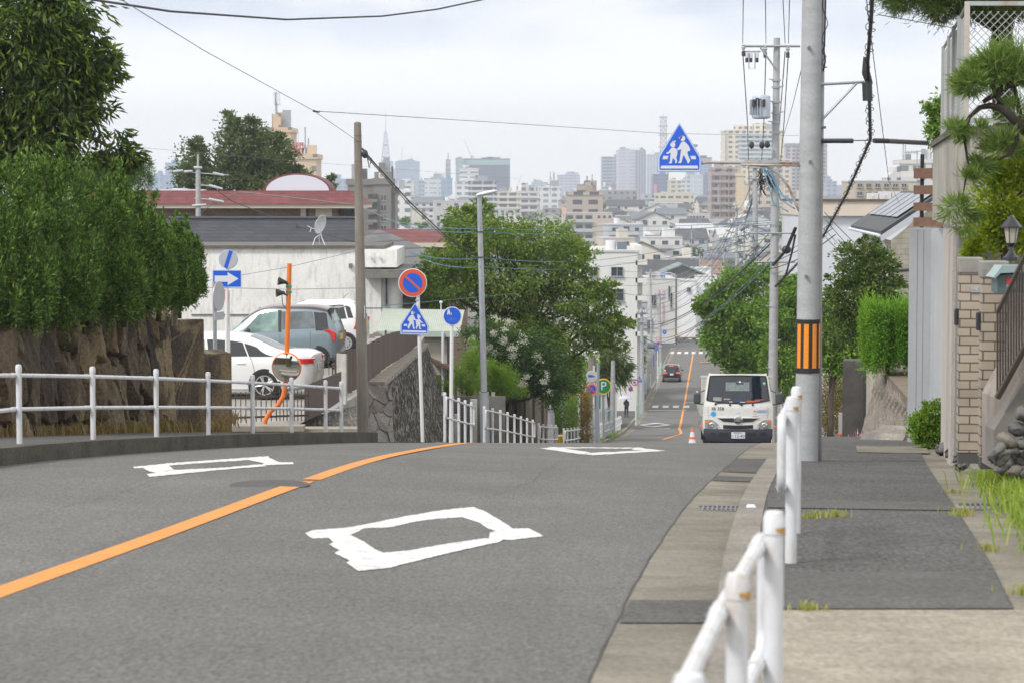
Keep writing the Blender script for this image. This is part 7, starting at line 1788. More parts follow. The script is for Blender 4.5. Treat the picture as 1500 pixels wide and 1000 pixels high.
q = MB();vs = [(X(570),-.9,z(438)),(X(640),-.9,z(470)),(X(652),1.2,z(452)),(X(575),1.2,z(422))];q._add(vs + [(x,y,zz - .12) for x,y,zz in vs],[(0,1,2,3),(0,4,5,1),(1,5,6,2)]);q.build('lower_roof',M_kawara,t)
q = MB();q.box((X(600),3.2,z(520)/2),(X(640) - X(560),4,z(520)));q.build('lower_wall',mat('cream_lower_wall',(.5,.48,.43),.85,noise=(2,.08)),t)
for px,w_ in ((640,10),(650,8),(628,8)): win_part(t,(X(px - 16),1.17,z(580)),w_*D/FPX,38*D/FPX,mull=1,frame=M_dark)
D = 82
t = thing('carport','pale green corrugated carport roof behind the leaning sign post','carport',(0,D,-8));z = lambda py,d=D: P(0,py,d).z + 8;X = lambda px,d=D: P(px,0,d).x
q = MB()
def cf(u,v):
 px = 549 + 124*u;return (X(px) + .12*v,2.2*v,z(480 + 2*u) + .55*v - .25*(1-v)**3 + .012*math.sin(u*260))
q.grid(cf,200,8);q.build('roof_sheet',mat('pale_green_sheet',(.40,.45,.395),.5,noise=(2,.08)),t,smooth=True)
q = MB();q.box((X(611),-.02,z(489)),(X(673) - X(549),.1,.2));q.build('gutter',mat('pale_green_gutter',(.40,.47,.42),.5),t)
q = MB();q.cyl((X(600),-.1,z(487)),(X(600),-.1,0),.05,n=8);q.cyl((X(648),-.1,z(487)),(X(648),-.1,0),.05,n=8);q.build('post',M_signw,t)
q = MB();q.box((X(632),.4,z(520)),(X(655) - X(612),.1,60*D/FPX));q.build('side_wall',mat('beige_siding',(.45,.43,.37),.8),t)
q = MB();q.prism([(X(630),z(524)),(X(682),z(545)),(X(682),z(549)),(X(630),z(529))],-.5,.5);q.build('lean_to_roof',mat('brown_lean_to',(.12,.075,.06),.8),t)
for i in range(4):
 q = MB();q.box((X(655 + i*6),.2,z(580)),(.05,.06,90*D/FPX));q.build('timber_post',[M_dark,M_signw][i % 2],t)
q = MB();q.cyl((0,0,0),(0,0,.55),.02,n=6);q.sph((0,0,.55),.06,6);tag(q.build('globe_lamp',M_signw,loc=P(646,466,D + 1)),'small lamp with a white globe above the green carport roof','lamp')
D = 74
t = thing('fence','grey mesh fence with a rusty post below the bright shrubs','fence',P(655,650,D));o = Vector(t.location)
q = MB()
a,b = P(640,590,D) - o,P(712,588,D) - o
for i in range(22):
 for s_ in (0,1):
  x = a.x + (b.x-a.x)*i/21;q.cyl((x - .35*s_,0,-.2),(x + .35*(1-s_) ,0,1.35),.006,n=4)
q.build('mesh',M_wireg,t)
for px,m_ in ((650,M_dark),(672,M_rust),(690,M_wireg),(712,M_wireg)):
 p = P(px,588,D) - o;q = MB();q.cyl((p.x,0,-.3),(p.x,0,1.4),.03,n=6);q.build('post',m_,t)
q = MB();q.box((a.x*.5 + b.x*.5,.5,.5),(b.x - a.x + 1.2,.12,1.9));q.build('backing_wall',mat('grey_block',(.15,.145,.135),.9,noise=(3,.25)),t)
t = thing('fence','old dark timber and concrete fence under the cherry tree','fence',P(760,650,80));o = Vector(t.location);rr_ = random.Random(9)
M_oldw = mat('old_board',(.13,.115,.095),.95,noise=(4,.4,(2,2,.3)),bump=(20,.6,(3,3,.3)));M_oldd = mat('old_board_dark',(.03,.027,.024),.95)
for i in range(20):
 px = 715 + i*4.4;D2 = 78 + (px-715)*.08;p = P(px,640,D2) - o
 h_ = rr_.uniform(1.6,2.3) if px > 750 else rr_.uniform(.9,1.4)
 q = MB();q.box((p.x,p.y,p.z + h_/2 - .4),(.15 if i % 3 else .11,.07,h_ + .6));q.build('board',M_oldw if i % 3 else M_oldd,t)
q = MB();p0,p1 = P(700,640,79.2) - o,P(800,640,86) - o;q.quad(p0 + Vector((0,1,-.3)),p1 + Vector((0,1,-.3)),p1 + Vector((0,1,1.3)),p0 + Vector((0,1,1.3)));q.build('backing',M_oldd,t)
for (px,hh,ww) in ((701,1.1,.16),(722,1.15,.2),(750,.9,.12)):
 p = P(px,640,66) ;q = MB();q.box((0,0,hh/2 - .3),(ww,ww,hh + .6));tag(q.build('stone_post',M_conc,loc=(p.x - .6,66 + (px-700)*.2,G(p.x,66) + .0)),{701: 'thin pale stone gate post behind the railing below the lamp post',722: 'broad pale stone gate post behind the railing below the lamp post',750: 'last small pale stone post behind the railing below the lamp post'}[px],'post')
q = MB();q.prismz([(-24,79.5),(-3.2,79.5),(-1.6,79.5),(2.2,110),(0,112),(-24,125)],-16,-8.4);tag(q.build('garden_ground',M_soil),kind='structure')
D = 122
t = thing('building','white panelled wall with a red base line behind the clipped hedge','building',(0,D,-13));z = lambda py: P(0,py,D).z + 13;X = lambda px: P(px,0,D).x
q = MB();q.box((X(822),2,z(555)/2 - .2),(X(880) - X(765),3.6,z(555) + 3.0));q.build('wall',mat('white_panel_wall',(.56,.57,.58),.7,noise=(1,.05)),t)
for i in range(8): q = MB();q.box((X(772 + i*14),.17,z(560)),(.03,.03,4));q.build('panel_joint',M_wireg,t)
q = MB();q.box((X(810),.12,z(575)),(X(850) - X(795),.1,.5));q.build('red_base',mat('salmon',(.5,.16,.1),.7),t)
win_part(t,(X(832),.15,z(540)),1.2,1.0,mull=1)
D = 116
t = thing('fence','green wire mesh fence with a turquoise net behind the clipped hedge','fence',P(800,640,D));o = Vector(t.location)
for px,yt in ((826,558),(852,564),(796,556)): q = MB();q.cyl(P(px,640,D) - o,P(px,yt,D) - o,.035,n=6);q.build('post',M_green,t)
q = MB()
for (a,b) in (((796,558),(826,558)),((826,558),(852,564)),((796,578),(852,582))): q.cyl(P(*a,D) - o,P(*b,D) - o,.025,n=5)
for i in range(16): q.cyl(P(796 + i*3.5,558,D) - o,P(796 + i*3.5,600,D) - o,.008,n=4)
q.build('mesh',M_green,t)
q = MB();q._add([P(797,575,D + .1) - o,P(812,576,D + .1) - o,P(838,580,D + .1) - o,P(838,592,D + .1) - o,P(815,590,D + .1) - o,P(797,600,D + .1) - o],[(0,1,2,3,4,5)]);q.build('net',mat('turquoise_net',(.05,.42,.4),.6),t)
def block(label,px0,px1,yt,D,dep,wall,zb=None,windows=(),cat='building',parapet=True,name='building',rz=0,extra=None,group=None):
 """flat roofed block: pixel extents of the front face at distance D; windows [(px,py,wpx,hpx,mull)]"""
 xa,xb = P(px0,0,D).x,P(px1,0,D).x;zt = P(0,yt,D).z;zb = -hz(D) - .6 if zb is None else zb
 t = thing(name,label,cat,((xa+xb)/2,D,zb),rz,group);W_ = xb - xa;H_ = zt - zb
 q = MB();q.box((0,dep/2,H_/2),(W_,dep,H_));q.build('wall',wall,t)
 if parapet:
  q = MB();c = (0,dep/2,H_ + .04);q.box(c,(W_ + .16,dep + .16,.14));q.build('parapet',mat('parapet_pale',(.5,.5,.49),.8,noise=(3,.1)),t)
 for w_ in windows:
  px,py,ww,hh = w_[:4];k = D/FPX
  win_part(t,(P(px,0,D).x - (xa+xb)/2,-.01,P(0,py,D).z - zb),ww*k,hh*k,mull=w_[4] if len(w_) > 4 else 1,proud=max(.03,.0004*D))
 return t
M_apt = mat('white_apartment',(.66,.665,.65),.7,noise=(.6,.04),streak=(2,.25,(.4,.4,.38)))
bA = block('white apartment house with few windows behind the right half of the cherry crown',845,935,369,185,16,M_apt,windows=((905,398,18,14),(904,432,22,18),(870,398,14,14),(872,432,14,16),(905,470,20,16),(870,470,14,16)))
k = 185/FPX
q = MB();q.box((P(940,0,185).x - bA.location.x - .05,6.5,7),(.5,9,13.0));q.build('stair_tower',MATS['white_apartment'],bA)
for i in range(5): q = MB();q.box((P(941,0,185).x - bA.location.x,1.0,P(0,385 + i*26,185).z - bA.location.z),(.9,2,.35));q.build('landing',MATS['white_apartment'],bA)
q = MB();q.cyl((0,0,0),(0,0,.95),.42,n=18);tag(q.build('water_tank',M_signw,loc=P(894.5,370,188),smooth='auto'),'white cylindrical water tank on the roof of the white apartment house','water tank')
q = MB();q.box((0,0,.42),(.75,.6,.84));tag(q.build('roof_unit',mat('blue_grey_unit',(.14,.17,.23),.5),loc=P(911,370,188),bevel=.02),'blue grey box unit beside the white water tank','roof unit')
bB = block('white corner building with a pink banner at the far crossing',950,991,409,352,14,mat('white_corner_wall',(.58,.57,.55),.7,noise=(.5,.05)),windows=((959,440,8,16,1),(953,476,10,16,2),(982,428,3,18,0),(985,440,3,22,0)))
k = 352/FPX
for (y0,y1) in ((424,437),(444,474)):
 q = MB();q.box((P(970,0,352).x - bB.location.x,-.15,P(0,(y0+y1)/2,352).z - bB.location.z),(7*k,.1,(y1-y0)*k));bn = q.build('banner',mat('pink_banner',(.75,.38,.42),.6),bB)
 for j in range(int((y1 - y0)/4)):
  q = MB();q.box((P(970,0,352).x - bB.location.x,-.215,P(0,y0 + 3 + j*4,352).z - bB.location.z),(.4,.02,.25));q.box((P(970,0,352).x - bB.location.x,-.22,P(0,y0 + 3 + j*4,352).z - bB.location.z),(.12,.02,.34));q.build('banner_character',M_signw,bn)
q = MB();q.box((0,7,P(0,402,352).z - bB.location.z),(4,.12,.1));q.box((0,0,P(0,402,352).z - bB.location.z),(4.2,.1,.1))
for i in range(8): q.box((-2 + i*.57,0,P(0,405.5,352).z - bB.location.z),(.06,.06,.75))
q.build('roof_railing',M_signw,bB)
for i,(px,c,w_) in enumerate(((956,(.3,.3,.32),1.0),(964,(.5,.5,.52),.8),(971,(.2,.26,.5),.7))):
 q = MB();q.box((0,0,.4),(w_,.4,.8));q.box((0,0,.85),(w_*.8,.3,.12));tag(q.build('laundry_bundle',mat('cloth%d' % i,c,.9),loc=P(px,408,353)),['grey laundry on the roof of the corner building','pale laundry on the roof of the corner building','blue laundry on the roof of the corner building'][i],'laundry')
block('pale grey house with a blue sheet wall left of the bent pole',918,950,442,215,10,mat('blue_grey_sheet',(.36,.38,.44),.7),windows=((930,470,8,14),(942,455,6,10)))
block('grey low house beside the far left footpath',905,938,520,205,8,mat('pale_siding',(.42,.42,.42),.8),windows=((918,545,8,14),(930,545,6,14)))
block('beige gate building with a brick red wall end by the walker',893,914,552,190,5,mat('brick_red_wall',(.26,.09,.06),.85),cat='wall')
block('white house wall behind the parking sign',868,905,470,150,8,mat('white_wall_b',(.5,.5,.49),.8),windows=((880,500,8,12),(895,500,6,14)))
# ================================================================ right side properties
M_stucco = mat('pale_stucco',(.50,.455,.42),.9,noise=(2,.08),bump=(45,.8),streak=(4,.35,(.3,.27,.25)))
M_oldwall = mat('stained_concrete_wall',(.40,.375,.335),.92,noise=(2,.16),streak=(5,1.0,(.085,.075,.06),(2.2,2.2,.10)),bump=(30,.35))
wx = lambda d: Sx(d) + .5
t = thing('garden_wall','tall streaked concrete garden wall carrying the mesh fence','wall',(wx(26),26,-3.2));o = Vector(t.location)
ztop = P(1403,192,25.2).z
xa,ya = P(1403,0,25.2).x,25.2;xb,yb = P(1369,0,33.2).x,33.2
q = MB();zb_ = P(0,332,26).z
def wallseg(q,pts,z0,z1,th):
 for (a,b) in zip(pts,pts[1:]):
  v = Vector((b[0]-a[0],b[1]-a[1],0));L = v.length;n_ = Vector((v.y,-v.x,0)).normalized()
  c = Vector(((a[0]+b[0])/2,(a[1]+b[1])/2,0))
  q.box((c.x,c.y,(z0+z1)/2),(L,th,z1-z0),rz=math.atan2(v.y,v.x))
q.prismz([(xa - o.x,ya - o.y),(xb - o.x,yb - o.y),(xb + 5 - o.x,yb - o.y),(xa + 5 - o.x,ya - o.y)],zb_ - o.z,ztop - o.z);q.build('upper_wall',M_oldwall,t)
q = MB();q.prismz([(xa - o.x - .04,ya - o.y - .04),(xb - o.x - .04,yb - o.y),(xb - o.x + .2,yb - o.y + .04),(xb + 5 - o.x,yb - o.y),(xa + 5 - o.x,ya - o.y - .04)],ztop - o.z - .02,ztop - o.z + .05);q.build('coping',mat('dark_coping',(.12,.105,.09),.95,noise=(4,.3)),t)
x2a,x2b = P(1401,0,26).x,P(1385,0,30.5).x
q = MB();q.prismz([(x2a - o.x,.05),(x2b - o.x,30.5 - o.y),(x2b + 3 - o.x,30.5 - o.y),(x2a + 3 - o.x,.05)],-1,zb_ - o.z - .004);q.build('lower_wall',M_stucco,t)
q = MB();q.box((x2a - o.x + .22,-.02,(zb_ - o.z)*.5 - .3),(.36,.14,(zb_ - o.z) + .6));q.build('grey_return',mat('grey_render',(.21,.215,.22),.9,noise=(2,.06),bump=(60,.6)),t)
q = MB();q.box((x2a - o.x + .2,-.1,.1),(.3,.06,.5));q.build('plinth',mat('dark_plinth',(.07,.068,.065),.9),t)
M_mesh = mat('mesh_metal',(.42,.43,.42),.5,.4,streak=(3,.5,(.3,.13,.06)))
t = thing('mesh_fence','rusty framed wire mesh fence on top of the streaked garden wall','fence',(xa,ya,ztop));o = Vector(t.location);hF = P(1418,10,25.2).z - ztop
def meshpanel(a,b,h,n):
 q = MB();L = (b-a).length;u = (b-a).normalized();s_ = .085
 k = int((L + h)/s_)
 for i in range(k):
  c_ = -h + i*s_
  x0,z0 = max(c_,0),max(-c_,0);x1 = min(c_ + h,L);z1 = x1 - c_
  if x1 > x0: q.cyl(a + u*x0 + Vector((0,0,z0)),a + u*x1 + Vector((0,0,z1)),.0038,n=4,caps=False);q.cyl(a + u*(L - x0) + Vector((0,.006,z0)),a + u*(L - x1) + Vector((0,.006,z1)),.0038,n=4,caps=False)
 return q.build('mesh',mat('mesh_wire',(.36,.38,.38),.4,.6),t)
A = Vector((P(1417,0,25.3).x - o.x,.1,.06));B = A + Vector((3.2,0,0));C_ = Vector((P(1384,0,32.6).x - o.x,32.6 - o.y,.06))
meshpanel(A,B,hF - .1,0);meshpanel(C_,A,hF - .1,0)
q = MB();q.box(A + Vector((0,0,hF/2)),(.05,.05,hF));q.build('corner_post',mat('rusty_post',(.5,.46,.42),.6,.2,streak=(5,1.0,(.4,.16,.06),(1,1,.7))),t)
for f_ in (.22,.45,.68,.98):
 p = A.lerp(C_,f_);q = MB();q.box(p + Vector((-.02,0,hF/2 - .03)),(.04,.04,hF));q.build('post',M_mesh,t)
q = MB();q.box((A + B)/2 + Vector((0,0,hF - .02)),(3.2,.04,.045));q.box((A+B)/2 + Vector((0,0,.05)),(3.2,.04,.05));q.build('frame_rail',M_mesh,t)
q = MB();q.tube([A + Vector((0,0,hF - .03)),C_ + Vector((0,0,hF - .03))],.022,n=6);q.tube([A + Vector((0,0,.04)),C_ + Vector((0,0,.04))],.022,n=6);q.build('frame_rail',M_mesh,t)
D = 33.5
x0,x1 = P(1335.5,0,D).x,P(1368,0,D).x;zt = P(0,335,D).z
t = thing('panel_wall','tall pale grey panelled wall left of the stucco wall','wall',(x0,D,-3.9));o = Vector(t.location)
M_panel = mat('grey_panel',(.43,.45,.475),.75,noise=(1.2,.06),noise2=(14,.03),streak=(3,.35,(.3,.3,.3)))
q = MB();q.prismz([(0,0),(x1 - x0,0),(x1 - x0 + .2,-2.2 + .6),(x1 - x0 + 2,-1.6),(x1 - x0 + 2,1.4),(.42,1.4)],-.6,zt - o.z);q.build('panel',M_panel,t)
for px in (1347,1356): q = MB();q.box((P(px,0,D).x - o.x,-.004,(zt - o.z)/2),(.006,.008,zt - o.z));q.build('joint',MATS['grey_panel'],t)
D = 34.5
x0 = P(1341,0,D).x
t = thing('slatted_screen','brown slatted timber screen on top of the grey panel wall','fence',(x0,D,zt));o = Vector(t.location)
M_brnslat = mat('brown_slat',(.16,.085,.055),.7,noise=(6,.25,(1,1,4)))
for (y0,y1) in ((247,262),(272,285),(297,309),(319,332)):
 za,zb_ = P(0,y1,D).z - zt,P(0,y0,D).z - zt
 q = MB();q.prismz([(0,0),(.55,-1.6),(.6,-1.58),(.06,.06)],za,zb_);q.prismz([(0,.0),(.06,.06),(2.0,.1),(2.0,.04)],za,zb_);q.build('slat',M_brnslat,t)
for f_ in (.1,.5,.9): q = MB();q.box((.05 + .5*f_,-1.55*f_ + .03,.5),(.05,.05,1.1));q.build('upright',M_dark,t)
M_brick = brickmat('tan_brick',(.34,.285,.225),(.385,.325,.26),(.10,.085,.075),1.0,.19,.078,.006,.8,bump=.8)
for i,(pa,pb,D,lab) in enumerate(((1411,1447,21.2,'left tan brick gate pillar with a concrete cap'),(1444,1485,19.6,'right tan brick gate pillar behind the grey mailbox'))):
 x0,x1 = P(pa,0,D).x,P(pb,0,D).x;W_ = x1 - x0;g_ = P(0,672 + i*8,D).z;zt = P(0,384 + i*6,D).z
 t = thing('gate_pillar',lab,'gate pillar',((x0+x1)/2,D + W_/2,g_));t.rotation_euler.z = -.1
 q = MB();q.box((0,0,(zt - g_)/2 - .02),(W_*.9,W_*.9,zt - g_ - .16));q.build('shaft',M_brick,t)
 q = MB();q.box((0,0,.03),(W_*.84,W_*.84,.14));q.build('base',mat('dark_plinth',(.07,.068,.065),.9),t)
 q = MB();q.box((0,0,zt - g_ - .03),(W_*1.0,W_*1.0,.14));q.build('cap',mat('grey_cap',(.26,.25,.23),.9,noise=(8,.2)),t,bevel=.012)
 q = MB();q.box((-W_*.45 - .02,-.02,(zt-g_)*.72),(.035,.06,.15));q.build('wall_lamp_box',M_dark,t,bevel=.01)
 if i == 0:
  q = MB();q.box((.06,-W_*.45 - .01,zt - g_ - .24),(.12,.01,.06));np_ = q.build('name_plate',mat('nameplate',(.35,.36,.36),.4,noise=(40,.5)),t)
cxm_ = P(1481,378,20.2)
t = thing('garden_lantern','black post lantern with frosted panes on top of the gate pillars','lantern',cxm_);k = 20.2/FPX
q = MB();q.lathe([(13*k,-4*k),(13*k,1*k),(8*k,4*k),(4*k,10*k),(3*k,16*k),(7*k,20*k),(8*k,22*k)],n=6);q.build('base',mat('lantern_black',(.03,.032,.04),.4),t,smooth='auto')
q = MB();q.lathe([(7.5*k,22*k),(11*k,44*k)],n=6);q.build('frosted_pane',mat('frosted',(.42,.38,.32),.4),t)
q = MB();q.lathe([(16*k,44*k),(16*k,46*k),(9*k,54*k),(3*k,60*k),(1*k,62*k),(1*k,67*k),(0,68*k)],n=6);q.build('roof',MATS['lantern_black'],t)
for j in range(6):
 a = 2*math.pi*j/6;q = MB();q.cyl((7.6*k*math.cos(a),7.6*k*math.sin(a),22*k),(11.1*k*math.cos(a),11.1*k*math.sin(a),44*k),.7*k,n=4);q.build('glazing_bar',MATS['lantern_black'],t)
D = 19.2;c = P(1477,410,D);k = D/FPX
t = thing('mailbox','grey green mailbox with a red square and a sloping lid on the right gate pillar','mailbox',c)
q = MB();q.prism([(-17*k,-19*k),(24*k,-19*k),(24*k,11*k),(-17*k,7*k)],-.02,.22);q.build('box',mat('mailbox_grey',(.085,.13,.135),.4),t,bevel=.006)
q = MB();q.prism([(-25*k,4*k),(-18*k,12*k),(-12*k,21*k),(30*k,21*k),(30*k,12*k),(-14*k,10*k),(-22*k,2*k)],-.07,.24);q.build('lid',mat('mailbox_lid',(.28,.36,.37),.4),t)
q = MB();q.box((3*k,-.024,-2*k),(13*k,.008,9*k));q.build('red_square',mat('mail_red',(.7,.03,.02),.4),t)
q = MB();q.box((3*k,-.026,-9.5*k),(13*k,.008,5*k));q.build('pale_plate',mat('mail_plate',(.25,.3,.4),.4),t)
D = 18.6
t = thing('stair_railing','dark brown barred railing climbing to the right of the gate pillars','railing',P(1465,580,D));o = Vector(t.location)
M_rail2 = mat('brown_railing',(.05,.036,.03),.4)
q = MB();q.box((0,0,0),(1,1,1)) if False else None
a,b = P(1461,458,D) - o,P(1545,285,D - .3) - o;a2,b2 = P(1461,582,D) - o,P(1545,428,D - .3) - o
q = MB();q.tube([a,b],.018,n=6);q.build('top_rail',M_rail2,t);q = MB();q.tube([a2,b2],.026,n=6);q.build('bottom_rail',M_rail2,t)
for i in range(22):
 f_ = i/21;q = MB();q.cyl(a2.lerp(b2,f_),a.lerp(b,f_),.009,n=5);q.build('bar',M_rail2,t)
t = thing('stair_wall','sloping grey concrete stair wall under the dark brown railing','wall',P(1470,640,18.9));o = Vector(t.location)
q = MB();D = 18.75;q.prism([((p - o).x,(p - o).z) for p in (P(1462,690,D),P(1462,584,D),P(1550,424,D),P(1580,424,D),P(1580,690,D))],0,.5);q.build('wall',mat('stair_concrete',(.27,.24,.215),.9,noise=(2,.2),streak=(6,.6,(.1,.085,.075),(2,2,.15))),t)
q = MB();D = 18.5;q.prism([((p - o).x,(p - o).z) for p in (P(1462,632,D),P(1550,492,D),P(1580,492,D),P(1580,690,D),P(1462,690,D))],-.25,.1);q.build('lower_band',mat('stair_concrete_dark',(.18,.165,.15),.9,noise=(3,.2),streak=(6,.4,(.08,.07,.06),(2,2,.15))),t)
t = thing('stone_bank','bank of rounded grey and tan boulders beside the grassy strip','stones',P(1480,680,18));o = Vector(t.location);rr_ = random.Random(31)
for i,(px,py,rp) in enumerate(((1462,658,13),(1475,645,14),(1490,628,13),(1500,605,14),(1470,672,10),(1484,665,12),(1497,650,13),(1510,635,14),(1456,672,9),(1478,678,11),(1493,673,11),(1508,665,14),(1466,686,10),(1488,690,11),(1505,690,12),(1518,610,14),(1520,650,14))):
 k = 18/FPX;q = MB();cM = P(px,py,18.0 + rr_.uniform(-.1,.15)) - o
 q.M = Matrix.Translation(cM) @ Matrix.Rotation(rr_.uniform(-.8,.8),4,'Y') @ Matrix.Rotation(rr_.uniform(0,3),4,'Z')
 q.sph((0,0,0),(rp*k*rr_.uniform(.75,1.15),rp*k*rr_.uniform(.9,1.3),rp*k*rr_.uniform(.55,.9)),8)
 q.v = [tuple(np.array(v) + rr_.uniform(-.01,.01)) for v in q.v]
 q.build('boulder',mat('boulder%d' % (i % 3),[(.14,.137,.13),(.165,.148,.125),(.115,.113,.113)][i % 3],.9,noise=(9,.3),bump=(25,.5)),t,smooth=True)
q = MB();q.prismz([(Sx(d) + .5,d) for d in frange(11,25,1)] + [(Sx(25) + 4,25),(Sx(11) + 5,11)],-4.2,-1.9) if False else None
strip('verge',lambda d: Sx(d) + .5,lambda d: Sx(d) + 2.6,.14,frange(9,40,1),M_soil,3)
for i,(px,py,D,w_) in enumerate(((1385,656,29,.2),(1395,663,27,.18),(1405,669,25.5,.15),(1409,680,24,.14))):
 q = MB();q.M = Matrix.Rotation(i*.7,4,'Z');q.sph((0,0,.0),(w_*.6,w_*.45,w_*.36),7);q.v = [tuple(np.array(v) + rnd.uniform(-.03,.03)) for v in q.v]
 tag(q.build('rock',mat('boulder0',(.15,.145,.14),.9),loc=P(px,py,D),smooth=True),['rock at the foot of the bright shrub beside the drain','flat rock beside the drain below the stucco wall','small rock beside the drain before the gate pillar','rock at the base of the left gate pillar'][i],'rock')
t = thing('stone_wall','sloping pale rough concrete bank wall under the clipped green hedge','retaining wall',P(1300,640,40));o = Vector(t.location)
aT,bT,aB,bB = P(1336,592,35.5),P(1288,536,43.5),P(1336,655,35.0),P(1256,660,43.5)
q = MB()
def wf3(u,v):
 p = aT.lerp(bT,u).lerp(aB.lerp(bB,u),v);n_ = .03*math.sin(u*70 + 3*math.sin(v*11)) + .02*math.sin(u*160 + v*37);return p - o + Vector((-n_,-n_,0))
q.grid(wf3,120,30,flip=True);q.build('rough_face',mat('rough_bank',(.21,.185,.16),.95,noise=(3,.25),noise2=(25,.3),bump=(22,1.0)),t,smooth=True)
q = MB();vs = [aT - o,bT - o,bT - o + Vector((.9,.1,.0)),aT - o + Vector((.9,.1,0))];vs = [v + Vector((-.03,0,.05)) for v in vs];q._add(vs + [v - Vector((0,0,.14)) for v in vs],[(0,1,2,3),(0,4,5,1),(1,5,6,2),(2,6,7,3),(3,7,4,0)]);q.build('coping',mat('mossy_coping',(.16,.125,.095),.95,noise=(5,.35)),t)
q = MB();q.prism([((P(x,y,44) - o).x,(P(x,y,44) - o).z) for x,y in ((1290,540),(1345,540),(1345,660),(1290,660))],4.2,4.4);q.build('back_wall',mat('brown_back',(.13,.07,.05),.9),t)
a,b = P(1312,650,34.4),P(1336,615,34.6)
t2 = thing('stone_wall','low rubble stone edging in front of the sloping bank wall','stone wall',(a.x,34.4,a.z));voro_wall('rubble',M_rockp,(a.x,34.4),(b.x + .2,34.7),a.z - .15,a.z - .15,a.z + .03,a.z + .2,.18,.18,40,30,.07,.1,0,41,t2,.02,.03)
D = 44
t = thing('concrete_post','dark weathered concrete wall end left of the sloping bank wall','wall',P(1256,655,D));o = Vector(t.location)
q = MB();p0,p1 = P(1239,0,D).x - o.x,P(1272,0,D).x - o.x;q.prismz([(p0,0),(p1 - .05,-.1),(p1 + .1,.5),(p0 + .1,.5)],-.4,P(0,528,D).z - o.z);q.build('wall',mat('dark_weathered',(.075,.07,.065),.95,noise=(3,.3),streak=(5,.5,(.03,.03,.03))),t)
for (px,y0,y1,wd,D,m_,lab) in ((1231.5,604,660,6,47,mat('mauve_post',(.36,.33,.34),.8),'pale square gate post left of the dark concrete wall end'),(1237.5,618,660,2.5,46,M_signw,'thin white post beside the pale gate post')):
 p = P(px,y1,D);q = MB();h_ = (y1-y0)*D/FPX;q.box((0,0,h_/2),(wd*D/FPX,.1,h_));tag(q.build('post',m_,loc=p),lab,'post')
q = MB();q.box((0,0,.1),(.1,.3,.2));tag(q.build('brick_block',mat('orange_brick',(.36,.12,.06),.9),loc=P(1232,650,44.5)),'orange brick edging at the foot of the pale gate post','brick')
blades('flowers',[(P(1256,648,42).x,42,P(1256,648,42).z,1),(P(1262,648,42).x,42,P(1262,648,42).z,.8)],30,.2,mat('pink_flower',(.6,.3,.42),.7),8,.12,.012)
eN,eF,rF,rN = Vector((10.8,70,-1.2)),Vector((11.9,84,-1.2)),Vector((14.0,86,.0)),Vector((12.95,72,.0))
t = thing('house','cream brick sided house with a dark grey roof and solar panels at the right','house',(10.8,70,-8.5));o = Vector(t.location)
wN,wF,wR = eN + Vector((.35,.4,-.15)),eF + Vector((.35,-.4,-.15)),rN + Vector((.1,.45,-.12));eR = Vector((15.2,74.2,-1.25));dn = Vector((0,0,-7))
q = MB();V = [p - o for p in (wN + dn,wF + dn,wF,wN,wR,eR + Vector((-.2,.3,0)),eR + dn)];q._add(V,[(0,3,2,1),(0,6,5,4,3)])
q.build('wall',brickmat('cream_siding',(.46,.42,.34),(.5,.46,.375),(.36,.325,.26),1.0,.5,.16,.012,.8),t)
q = MB();up_ = Vector((0,0,.12));R4 = [p - o for p in (eN,eF,rF,rN)];R5 = [p - o for p in (rN,rF,eR + Vector((1.1,14,0)),eR)]
for A4 in (R4,R5): q._add([p + up_ for p in A4] + A4,[(0,1,2,3),(7,6,5,4),(0,4,5,1),(1,5,6,2),(2,6,7,3),(3,7,4,0)])
q.build('roof',mat('charcoal_roof',(.04,.042,.048),.6,noise=(3,.1)),t)
q = MB();dv = Vector((-.02,-.06,0))
for a,b in ((eN,rN),(rN,eR)): q._add([a - o + dv,b - o + dv,b - o + dv - Vector((0,0,.2)),a - o + dv - Vector((0,0,.2)),a - o + dv*.2,b - o + dv*.2],[(0,3,2,1),(0,1,5,4)])
q.build('white_barge',M_signw,t)
q = MB();q.tube([eN - o + Vector((-.05,0,.0)),eF - o + Vector((-.05,0,.0))],.05,n=8);q.tube([eN - o + Vector((-.04,.2,0)),wN - o + Vector((-.08,.1,-.35)),wN - o + Vector((-.08,.1,-6))],.045,n=8);q.build('gutter',M_signw,t)
for i in range(5):
 f = lambda u,v: R4[0].lerp(R4[1],u).lerp(R4[3].lerp(R4[2],u),v) + Vector((-.02,0,.17));u0,u1 = .06 + i*.17,.21 + i*.17
 q = MB();q._add([f(u0,.3),f(u1,.3),f(u1,.9),f(u0,.9)],[(0,1,2,3)]);q.build('solar_panel',mat('solar',(.10,.11,.13),.2,.3),t)
q = MB();q.tube([wN - o + Vector((.05,-.06,-.9)),eR - o + Vector((-.2,.2,-.9))],.04,n=4);q.build('dark_trim',M_dark,t)
win_part(t,wN - o + Vector((-.02,1.6,-1.5)),1.0,.9,rz=-math.pi/2)
D = 118
t = thing('building','large plain white building behind the cream house','building',(0,D,-13));z = lambda py,d=D: P(0,py,d).z + 13;X = lambda px,d=D: P(px,0,d).x
q = MB();q.box(((X(1188) + X(1420))/2,6,z(316)/2),(X(1420) - X(1188),12,z(316)));q.build('wall',mat('plain_white_wall',(.62,.65,.70),.7,noise=(.5,.04)),t)
q = MB();q.box(((X(1186) + X(1420))/2,5.9,z(305)),(X(1420) - X(1186),12.4,23*D/FPX));q.build('cream_band',mat('cream_band',(.62,.54,.46),.7,noise=(.8,.05)),t)
